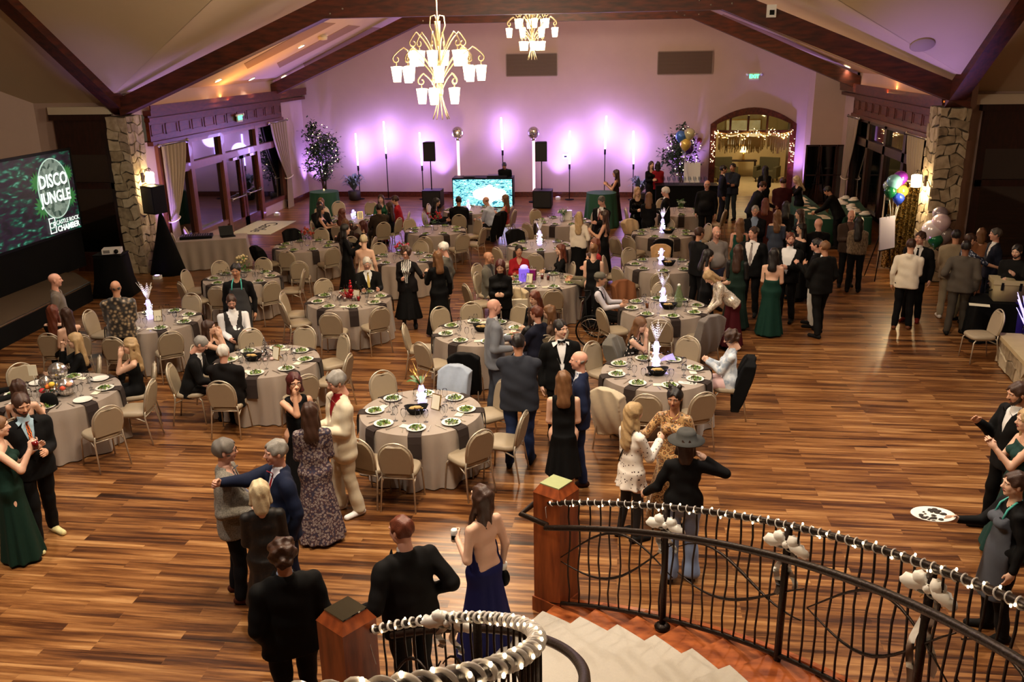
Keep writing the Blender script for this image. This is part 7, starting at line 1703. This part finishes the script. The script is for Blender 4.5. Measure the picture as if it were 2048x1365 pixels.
person(690, 438, 1.66, 200, 'C', 'f', 'r', ('bob', 'lb'), dress((40, 28, 24), top=.5, sleeve=2, hemz=.3), 'light brown-haired woman nearest us at the crowded far-left table', ('table', 'lap'))
person(725, 442, 1.66, 250, 'C', 'f', 'l', ('bob', 'rd'), dress(BK, top=.5, sleeve=2, hemz=.3), 'woman with dark red hair looking left, near side of the crowded far-left table', ('table', 'lap'))
person(757, 408, 1.78, 200, 'C', 'm', 'm', ('short', 'bk'), suit((52, 40, 30)), 'man in a dark olive-brown jacket seen from behind at the crowded far-left table', ('table', 'table'), wd=1.05)
person(778, 405, 1.68, 240, 'C', 'f', 'p', ('long', 'br'), dress(BK, top=.5, sleeve=2, hemz=.3), 'woman with long brown hair facing left at the crowded far-left table', ('table', 'lap'))
person(788, 392, 1.80, 262, 'C', 'm', 'l', ('thick', 'br'), suit((150, 20, 28), (18, 18, 18)), 'man in a bright red jacket leaning in at the crowded far-left table', ('table', 'lap'), lean=8)
person(690, 449, 1.70, 88, 'S', 'f', 'p', ('vlong', 'bk'), dress(BK, top=.5, sleeve=2, hemz=.05, flare=.28), 'woman with very long black hair in a black gown, standing and facing right', ('front', 'hold'))
person(727, 470, 1.66, 172, 'S', 'f', 'p', ('crop', 'pb'), dress((216, 200, 176), top=.30, hemz=.05, flare=.26, back=.04), 'woman with cropped blonde hair in a backless cream gown, seen from behind', ('hold', 'down'))
person(727, 519, 1.76, 5, 'C', 'm', 'r', ('short', 'wh'), suit((11, 10, 10), (230, 230, 230), (206, 176, 90)), 'white-haired seated man in a black suit and yellow tie looking down', ('table', 'table'), hp=-20)
person(811, 495, 1.66, 350, 'S', 'f', 'r', ('curly', 'br'), ('jacket', (18, 13, 13), M_BLACK, dict(shirt=P_ZEB, v=.0, vw=.22, skirt=(10, 9, 10), hemz=.22, flare=.28, hem=-.12)), 'woman with curly brown hair and glasses in a zebra-print top and dark jacket', ('out', 'front'), glasses=True, hp=-16, hands='ff')
person(874, 503, 1.68, 205, 'S', 'f', 'p', ('mid', 'lb'), dress(BK, top=.5, sleeve=2, hemz=.05, flare=.27), 'blonde-brown haired woman in a long black dress with a drink, facing away left', ('hold', 'down'), hands='gr')
person(886, 485, 1.78, 250, 'S', 'm', 'r', ('short', 'wh'), suit((84, 80, 70), (190, 200, 210)), 'white-haired man in an olive-grey suit standing behind the woman in black', ('front', 'down'), hp=-8)
# ---- by the video panel
person(874, 397, 1.66, 75, 'C', 'f', 'l', ('long', 'bk'), dress(BK, top=.5, sleeve=2, hemz=.3), 'dark-haired woman leaning in at the left of the table before the video panel', ('table', 'table'), lean=10)
person(917, 393, 1.80, 178, 'C', 'm', 'm', ('crop', 'bk'), suit((11, 10, 11)), 'seated man in a black suit seen from behind before the video panel', ('table', 'table'), wd=1.08)
person(970, 394, 1.76, 240, 'C', 'm', 'r', ('bald', 'lb'), shirt((178, 186, 206), (30, 30, 34)), 'seated man in a pale blue shirt bending left before the video panel', ('table', 'table'), lean=16, wd=1.1)
person(1010, 390, 1.68, 250, 'C', 'f', 'p', ('long', 'lb'), dress((170, 40, 40), top=.48, hemz=.3), 'seated woman with long fair hair in a red dress before the video panel', ('table', 'table'))
person(1008, 326, 1.62, 350, 'S', 'm', 'm', ('short', 'bk'), ('jacket', (8, 8, 9), M_BLACK, dict(shirt=None, v=.6, legs=BK)), 'DJ in black looking down behind the booth', ('front', 'front'), hp=-12, lean=24)
person(1232, 340, 1.68, 262, 'S', 'f', 'l', ('long', 'br'), dress((36, 22, 20), top=.42, hemz=.06, flare=.24), 'woman in a long dark strapless gown standing at the right green cocktail table', ('hold', 'hold'))
# ---- centre
person(1132, 422, 1.68, 172, 'S', 'f', 'p', ('wavy', 'bl'), ('jacket', (226, 214, 196), M_BLACK, dict(shirt=None, v=.6, hem=-.06, skirt=BK, hemz=.06, flare=.26, sleeve=2)), 'blonde woman in a white blouse and black skirt with a glass, back turned', ('front', (.24, .16, .24)), hands='rg')
person(1208, 421, 1.72, 262, 'S', 'f', 'l', ('long', 'br'), dress(BK, top=.42, hemz=.05, flare=.24, back=.2), 'tall brunette in a strapless black gown holding a drink, facing left', ('hold', 'front'), hands='gr')
person(1203, 393, 1.80, 320, 'S', 'm', 'r', ('short', 'dg'), suit((10, 9, 10), (230, 230, 230), (120, 60, 60)), 'older man in a dark suit looking down beside the right green cocktail table', ('front', 'down'), hp=-20)
person(1188, 489, 1.70, 168, 'S', 'f', 'p', ('bun', 'lb'), dress(BK, top=.50, hemz=.06, flare=.25), 'woman with her fair hair pinned up in a sleeveless black gown, back turned', ('front', 'front'))
person(1180, 478, 1.66, 300, 'S', 'f', 'r', ('bob', 'au'), dress((150, 22, 30), top=.5, sleeve=2, hemz=.06, flare=.25), 'auburn-haired woman in a red dress partly hidden by the pinned-up blonde', ('front', 'front'))
person(1045, 494, 1.66, 5, 'C', 'f', 'm', ('bun', 'bk'), ('jacket', (140, 18, 28), M_BLACK, dict(shirt=None, v=.36, vw=.5, legs=BK)), 'smiling dark-haired woman in a red jacket seated behind the purple gift bag', ('table', 'table'), wd=1.1)
person(977, 504, 1.76, 70, 'C', 'm', 'm', ('none', 'bk'), suit((92, 88, 78), (60, 60, 60)), 'bald man in an olive-grey jacket seated left of the purple gift bag', ('table', 'lap'))
person(1000, 521, 1.68, 355, 'S', 'f', 'p', ('mid', 'rd'), ('jacket', (10, 9, 10), M_BLACK, dict(shirt=BK, v=.4, legs=BK)), 'woman with dark red hair in a black jacket holding a white tote bag', ('front', 'front'), hp=-22)
person(1106, 497, 1.66, 285, 'C', 'f', 'p', ('mid', 'au'), dress(BK, top=.5, sleeve=2, hemz=.3), 'auburn-haired woman in black seated right of the red-jacketed woman', ('table', 'lap'))
person(1126, 503, 1.80, 262, 'C', 'm', 'l', ('short', 'br'), suit((96, 88, 66), (190, 200, 210), None, (70, 40, 26)), 'seated man in an olive tweed jacket reaching to the gift-bag table', ('table', 'table'), wd=1.08)
person(1069, 584, 1.66, 315, 'C', 'f', 'p', ('mid', 'au'), dress(BK, top=.48, sleeve=2, hemz=.3), 'young auburn-haired woman seated looking down behind the navy-suited man', ('table', 'lap'), hp=-14)
person(1098, 612, 1.66, 262, 'C', 'f', 'p', ('mid', 'lb'), dress((90, 66, 50), top=.5, sleeve=2, hemz=.3), 'fair-haired woman in glasses seated right of the navy-suited man', ('table', 'lap'), glasses=True)
person(1073, 614, 1.78, 240, 'C', 'm', 'r', ('short', 'au'), suit((26, 28, 44), (230, 230, 235)), 'seated man with short reddish hair in a navy suit turned left', ('table', 'table'))
person(1004, 606, 1.66, 215, 'C', 'f', 'p', ('long', 'br'), dress(P_BLAZ, top=.5, sleeve=2, hemz=.3), 'seated dark-haired woman mostly hidden behind the bald grey-suited man', ('table', 'lap'))
person(1284, 637, 1.68, 72, 'C', 'f', 'p', ('wavy', 'lb'), dress(P_PINKB, top=.5, hemz=.3), 'seated curly-haired woman in a black and white top, hand at her face', ('table', 'face'), lean=14)
person(1463, 662, 1.68, 272, 'C', 'f', 'p', ('curly', 'br'), ('jacket', P_WBLU, M_BLACK, dict(shirt=None, v=.42, hem=-.1, legs=(226, 190, 190))), 'seated curly brown-haired woman in a shiny white-blue blouse looking at her phone', ('phone', 'phone'), hp=-22, hands='gg')
WCR = person(1201, 546, 1.74, 80, 'C', 'm', 'l', ('short', 'dg'), ('vest', (14, 13, 14), M_BLACK, dict(shirt=(216, 212, 222), legs=(13, 13, 14))), 'man in a grey cap, white shirt and dark vest sitting in a wheelchair', ('table', 'table'), hat='cap')
wheelchair((WCR[2].x, WCR[2].y, 0), WCR[3])
person(1412, 545, 1.66, 285, 'S', 'f', 'p', ('bob', 'bl'), ('jacket', P_SEQW, M_BLACK, dict(shirt=None, v=.6, hem=-.06, skirt=(70, 16, 24), hemz=.08, flare=.25)), 'woman with a blonde bob in a white sequin top bending over the wheelchair-side table', ((.10, .45, .22), (.12, .42, .16)), lean=42, hp=-10)
# ---- right centre group
person(1400, 455, 1.82, 130, 'S', 'm', 'm', ('short', 'br'), suit((12, 11, 13), (150, 170, 190)), 'man in a dark suit facing right beside the lit-vase tables', ('front', 'down'))
person(1434, 453, 1.80, 25, 'S', 'm', 'r', ('bald', 'wh'), shirt((150, 142, 138), (60, 66, 96), sleeve=2), 'smiling white-haired man in a grey short-collared shirt and jeans', ('down', 'down'), wd=1.1)
person(1417, 500, 1.66, 100, 'S', 'f', 'p', ('mid', 'bk'), dress(BK, top=.38, hemz=.1, flare=.24), 'black-haired woman with bare shoulders holding a white paper', ('front', (.12, .34, .16)), hp=-10)
person(1478, 490, 1.68, 165, 'S', 'f', 'l', ('long', 'br'), dress((26, 44, 36), sleevem=P_BLAZ, top=.5, sleeve=2, hemz=.04, flare=.28), 'long-haired brunette in a dark green gown with lace sleeves, back turned', ('front', 'front'))
person(1508, 454, 1.86, 345, 'S', 'm', 'r', ('short', 'br'), suit((11, 11, 13), (238, 236, 236), (150, 140, 140), v=.05), 'tall man in a dark suit and grey tie laughing to the left', ('down', 'down'), hy=-30, wd=1.05)
person(1549, 497, 1.70, 172, 'S', 'f', 'p', ('mid', 'bk'), dress((16, 50, 40), top=.34, hemz=.03, flare=.26, back=.2), 'black-haired woman in a strapless dark green jumpsuit, back turned', ('front', 'front'))
person(1582, 466, 1.82, 340, 'S', 'm', 'r', ('short', 'au'), suit((10, 9, 10), (238, 238, 240), None, v=.0), 'bearded man in a black jacket and white shirt clapping', ('front', 'front'), beard='br', hy=30)
person(1511, 412, 1.76, 0, 'S', 'm', 'r', ('short', 'gr'), suit((11, 12, 18), (130, 150, 180)), 'grey-haired man in glasses and a dark suit behind the laughing man', ('front', 'front'), glasses=True)
person(1481, 438, 1.66, 185, 'S', 'f', 'r', ('wavy', 'lb'), dress((20, 70, 58), top=.45, hemz=.06, flare=.25), 'fair wavy-haired woman in a teal green dress beside the laughing man', ('front', 'front'))
person(1532, 397, 1.68, 175, 'S', 'f', 'l', ('mid', 'au'), dress((60, 20, 16), top=.5, sleeve=2, hemz=.3, flare=.25), 'auburn-haired woman in dark red seen from behind near the auction table', ('front', 'front'))
person(1556, 421, 1.66, 182, 'S', 'f', 'p', ('wavy', 'lb'), dress((60, 70, 90), top=.45, hemz=.1, flare=.25, sleeve=2), 'light brown-haired woman in a blue-grey print dress, back turned', ('front', 'front'))
person(1573, 403, 1.72, 185, 'S', 'f', 'l', ('mid', 'bk'), dress(BK, top=.5, sleeve=2, hemz=.1, flare=.25), 'black-haired woman in black seen from behind at the green auction table', ('front', 'front'))
person(1600, 419, 1.66, 285, 'S', 'f', 'p', ('mid', 'br'), dress(BK, top=.5, sleeve=2, hemz=.1, flare=.25), 'laughing brown-haired woman in black nearest the auction table corner', ('front', 'front'))
person(1603, 447, 1.70, 300, 'S', 'f', 'p', ('mid', 'bk'), dress(BK, top=.44, sleeve=2, hemz=.1, flare=.25), 'laughing woman in a black V-necked dress behind the clapping man', ('front', 'front'))
person(1638, 437, 1.78, 205, 'S', 'm', 'r', ('none', 'dg'), suit((10, 9, 10)), 'bald man in a black jacket with his back turned beside the auction tables', ('front', 'front'), wd=1.1)
person(1634, 478, 1.76, 265, 'S', 'm', 'r', ('short', 'bk'), jkt((12, 12, 13), P_PINKB, (210, 206, 200)), 'dark-haired man in a patterned shirt in profile behind the black-suited back', ('hold', 'hold'), hands='gr')
person(1650, 482, 1.84, 225, 'S', 'm', 'm', ('crop', 'lb'), suit((13, 12, 11), (230, 230, 230)), 'broad man in a black suit standing with legs apart, facing away left', ('hold', 'pocket'), wd=1.12, foot=.10)
person(1704, 421, 1.76, 10, 'S', 'm', 'r', ('bald', 'dg'), jkt((60, 46, 38), (90, 60, 50), (12, 12, 13)), 'balding man in a brown patterned jacket looking down by the auction tables', ('front', 'front'), hp=-24)
person(1720, 434, 1.70, 178, 'S', 'f', 'l', ('long', 'bk'), ('jacket', P_FUR, M_BLACK, dict(shirt=None, v=.6, hem=-.04, legs=(11, 11, 13), sleeve=1)), 'black-haired woman in a brown fur top and dark jeans, back turned', ('front', 'front'))
person(1824, 478, 1.78, 176, 'S', 'm', 'l', ('crop', 'br'), shirt((232, 222, 202), (10, 10, 12), hem=-.12, shoe=(110, 60, 30)), 'man in an untucked white shirt and black trousers, back turned', ('down', 'front'), wd=1.05, foot=.04)
person(1842, 464, 1.82, 350, 'S', 'm', 'r', ('thick', 'br'), suit((10, 10, 11), (238, 236, 232), BK, shoe=(110, 30, 20)), 'young man in a black suit and black tie facing the stairs, gold curtain behind', ('down', 'front'), hy=-20)
person(1914, 460, 1.80, 188, 'S', 'm', 'm', ('short', 'bk'), ('suit', (150, 134, 108), M_BLACK, dict(shirt=None, legs=(150, 134, 108), shoe=(214, 206, 196), v=.6)), 'man in a tan suit with his back turned beside the balloons', ('front', 'front'))
person(1934, 482, 1.80, 182, 'S', 'm', 'd', ('crop', 'bk'), ('suit', (78, 70, 60), M_BLACK, dict(shirt=(220, 220, 220), legs=(66, 60, 52))), 'man in an olive-brown suit with his back turned, in front of the cooler table', ('hip', 'down'), wd=1.08, foot=.08)
person(1943, 468, 1.78, 120, 'S', 'm', 'l', ('short', 'br'), ('shirt', P_FLORD, M_BLACK, dict(legs=(96, 88, 66), v=.6, shirt=None, sleeve=1, hem=-.1)), 'man in a dark floral shirt reaching his arm to the cooler', ('down', (.30, .56, .16)), hp=-10)
person(1965, 457, 1.66, 185, 'S', 'f', 'p', ('bob', 'lb'), dress((140, 90, 56), top=.5, sleeve=2, hemz=.3, flare=.25), 'woman with a light brown bob in a rust-brown dress, back turned', ('front', 'front'))
person(1993, 457, 1.82, 288, 'S', 'm', 'r', ('short', 'dg'), suit((24, 28, 44), (230, 230, 230)), 'man in a navy suit and white collar facing left behind the cooler', ('down', 'front'))
person(2036, 490, 1.78, 340, 'S', 'm', 'p', ('short', 'bk'), ('jacket', (11, 10, 10), M_BLACK, dict(shirt=None, v=.6, legs=BK)), 'dark-bearded man in black standing behind the cooler', ('hold', 'front'), beard='bk', hp=-12)
# ---- back right
person(1275, 375, 1.70, 20, 'S', 'f', 'p', ('vlong', 'bl'), dress(mat('black_sequin', (14, 13, 13), .25, .5), top=.5, sleeve=2, hemz=.5, flare=.24), 'long-haired grey-blonde woman in a glossy black top holding her hands together', ('front', 'front'))
person(1300, 386, 1.66, 180, 'S', 'f', 'p', ('mid', 'lb'), dress(BK, top=.5, sleeve=2, hemz=.1, flare=.25), 'fair-haired woman in black seen from behind, left of the white-haired man', ('front', 'front'))
person(1331, 375, 1.76, 262, 'S', 'm', 'r', ('thick', 'wh'), suit((11, 11, 12), (236, 236, 236)), 'white-haired man in a dark suit facing left near the lit-vase tables', ('front', 'front'), hp=-8)
person(1303, 323, 1.70, 30, 'S', 'f', 'p', ('mid', 'br'), dress(BK, top=.5, sleeve=2, hemz=.1, flare=.24), 'woman in black standing by the back wall beside the one in red', ('front', 'front'))
person(1316, 324, 1.68, 182, 'S', 'f', 'm', ('bob', 'bk'), ('jacket', (130, 18, 30), M_BLACK, dict(shirt=None, v=.6, legs=BK)), 'dark-haired woman in a red jacket with her back turned by the back wall', ('front', 'front'))
person(1398, 358, 1.80, 355, 'S', 'm', 'r', ('bald', 'gy'), ('jacket', (9, 8, 9), M_BLACK, dict(shirt=None, v=.6, legs=BK)), 'bald man in glasses dressed in black standing beside the black bar', ('down', 'down'), glasses=True, wd=1.08)
person(1448, 331, 1.80, 92, 'S', 'm', 'm', ('short', 'bk'), suit((22, 24, 34)), 'man in a dark suit before the arched doorway facing right', ('front', 'down'))
person(1466, 327, 1.80, 330, 'S', 'm', 'm', ('short', 'bk'), jkt((36, 40, 50), (30, 30, 34), (44, 52, 56)), 'dark-haired man in grey before the arched doorway, facing the other man', ('front', 'pocket'))
person(1531, 332, 1.70, 200, 'S', 'f', 'm', ('long', 'bk'), dress(BK, top=.5, sleeve=2, hemz=.1, flare=.24), 'dark silhouette of a woman standing in the arched doorway', ('front', 'front'))
person(1529, 364, 1.80, 110, 'S', 'm', 'r', ('short', 'br'), suit((8, 8, 8), (220, 220, 220)), 'man in a black suit leaning towards the green auction table from the left', ('front', 'reachf'), lean=22)
person(1567, 355, 1.80, 190, 'S', 'm', 'r', ('short', 'br'), ('jacket', (54, 14, 18), M_BLACK, dict(shirt=None, v=.6, legs=(12, 12, 14))), 'man in a maroon top with his back turned at the green auction table', ('front', 'front'), wd=1.08)
person(1592, 353, 1.66, 300, 'S', 'f', 'p', ('long', 'pb'), dress(BK, top=.5, sleeve=1, hemz=.3, flare=.24), 'pale-blonde woman in black writing behind the green auction table', ('reachf', 'reachf'), lean=12, hp=-14)
person(1652, 374, 1.76, 250, 'S', 'm', 'm', ('short', 'bk'), ('jacket', (8, 8, 8), M_BLACK, dict(shirt=None, v=.6, legs=BK)), 'dark-haired man in black bending over between the two green tables', ('reachf', 'reachf'), lean=30)
# ---- things held
def held(res, i, name, cat, lb, build, off=(0, 0, -.07)):
    p = inworld(res, i, off); t = thing(name, lb, cat, p); build(t)
def can_(t): m = MB(); m.lathe([(.026, -.06), (.031, -.055), (.031, .05), (.026, .06), (0, .058)], 14); m.build('can_body', M_WHITE, t); m = MB(); m.bb((-.02, -.033, -.03), (.02, -.03, .01)); m.build('can_print', M_BLACK, t)
held(r21, 0, 'drink_can', 'can', 'white drink can in the hand of the woman in the navy gown', can_, (0, .04, .02))
def red_(t): m = MB(); m.lathe([(.03, -.06), (.036, .07)], 12); m.build('glass', M_GLASS, t); m = MB(); m.lathe([(.028, -.056), (.033, .03), (0, .03)], 12); m.build('liquid', mat('red_drink', (120, 18, 16), .1), t)
held(r15, 1, 'drink_glass', 'drink', 'short glass of red drink held by the woman in the dark green gown', red_, (0, .05, .04))
def dish_(t):
    m = MB(); m.lathe([(.0, 0), (.13, .0), (.17, .02), (.166, .026), (.13, .008), (0, .008)], 28, sx=1.15, sy=.85); m.build('dish', M_CHINA, t); rn = random.Random(1); m = MB()
    for k in range(26): a = rn.uniform(0, 6.28); r = .12*sqrt(rn.random()); m.sph((r*cos(a), r*sin(a), .014), rn.uniform(.010, .026), 6, sc=(1.3, .8, .4))
    m.build('food_scraps', mat('dark_scraps', (50, 40, 34), .7), t)
held(r114, 1, 'serving_dish', 'dish', 'oval white dish with dark food scraps carried by the waitress', dish_, (.0, .22, .02))
p = inworld(r21, 1, (0, 0, -.10)); t = thing('clutch_purse', 'black clutch purse with a white cuff hanging from the navy-gowned woman\'s hand', 'purse', p, 1.0); m = MB(); m.sph((0, 0, -.06), .085, 12, sc=(.55, .9, 1.1)); m.build('purse_body', M_BLACK, t); m = MB(); m.lathe([(.038, .03), (.042, .09)], 12); m.build('white_cuff', M_CHINA, t)
# ---- coats and shawls hung on chair backs
def coat(px, py, c, lb, ti=None, L=.55, sheen=.4):
    best = min(CPOS.items(), key=lambda kv: hypot(kv[0][1]-px, kv[0][2]-py)); lo, a = best[1][0], best[1][1]
    t = thing('draped_coat', lb, 'coat', (lo.x, lo.y, 0), a)
    def fn(P):
        x, y, z = P[..., 0], P[..., 1], P[..., 2]; yb = -.205-.2*(z-.47); 
        w_ = .25+.05*np.clip((.8-z)*2, 0, 1); top = .955-.35*np.maximum(np.abs(x)-.10, 0)**1.3*3
        u_ = np.clip((.93-z)/L, 0, 1); d = np.maximum(np.abs(x)-w_*(1-.25*u_), np.abs(y-yb+.0-.05*u_)-.062-.05*np.sin(3.14*u_)-.012*np.sin(30*x+9*z)); d = np.maximum(d, z-top); return np.maximum(d, (.93-L)-z+.05*np.sin(9*x))*.8
    V, Q = nets(fn, (-.4, -.45, .93-L-.1), (.4, -.05, 1.0), .016); mesh_np('fabric', [(V, Q, 0)], [c if not isinstance(c, tuple) else mat('coat_%d_%d_%d' % c, c, .85, sheen=sheen, noise=.1, nscale=20)], t)
coat(527, 494, BK, 'black coat over a chair back left of the red-grass table'); coat(583, 462, BK, 'black coat over the far chair of the red-grass table')
coat(988, 424, BK, 'long black coat over a chair before the video panel', L=.8); coat(1030, 463, BK, 'black coat over the left chair behind the red-jacketed woman')
coat(907, 741, (160, 172, 190), 'pale blue jacket over the far chair of the table nearest the stairs'); coat(927, 712, BK, 'long black coat over a chair beside the grey-suited man', L=.75)
coat(1246, 566, (120, 70, 34), 'brown coat over the chair left of the wheelchair-side table', L=.6); coat(1419, 633, (112, 104, 100), 'grey coat over the near right chair of the wheelchair-side table', L=.75)
coat(1032, 580, (206, 186, 150), 'beige coat over the near left chair of the gift-bag table', L=.7); coat(1327, 482, BK, 'black coat over the near chair of the farthest lit-vase table'); coat(1322, 495, (190, 150, 100), 'tan fringed coat over the far chair of the right lit-vase table', L=.4)
coat(1263, 443, (196, 170, 130), 'beige jacket over the far left chair of the farthest lit-vase table', L=.4); coat(1485, 716, BK, 'fluffy black coat hanging low on the phone woman\'s chair', L=.75)
coat(1214, 784, (200, 184, 156), 'cream coat over the near left chair of the number 19 table', L=.7); coat(1235, 674, (96, 92, 84), 'grey jacket over the chair of the curly-haired woman', L=.5)
# white tote bag
p = G(1035, 600, .75); t = thing('tote_bag', 'white canvas tote bag hanging from the hands of the woman in the black jacket', 'bag', (p.x, p.y, .42), .3); m = MB(); m.bb((-.19, -.05, 0), (.19, .05, .34)); m.build('bag_body', mat('canvas', (214, 204, 180), .85), t)
for x in (-.09, .09): m = MB(); m.tube([(x, 0, .34), (x*.7, 0, .55), (x*.3, 0, .62)], .01, 5); m.build('strap', MATS['canvas'], t)
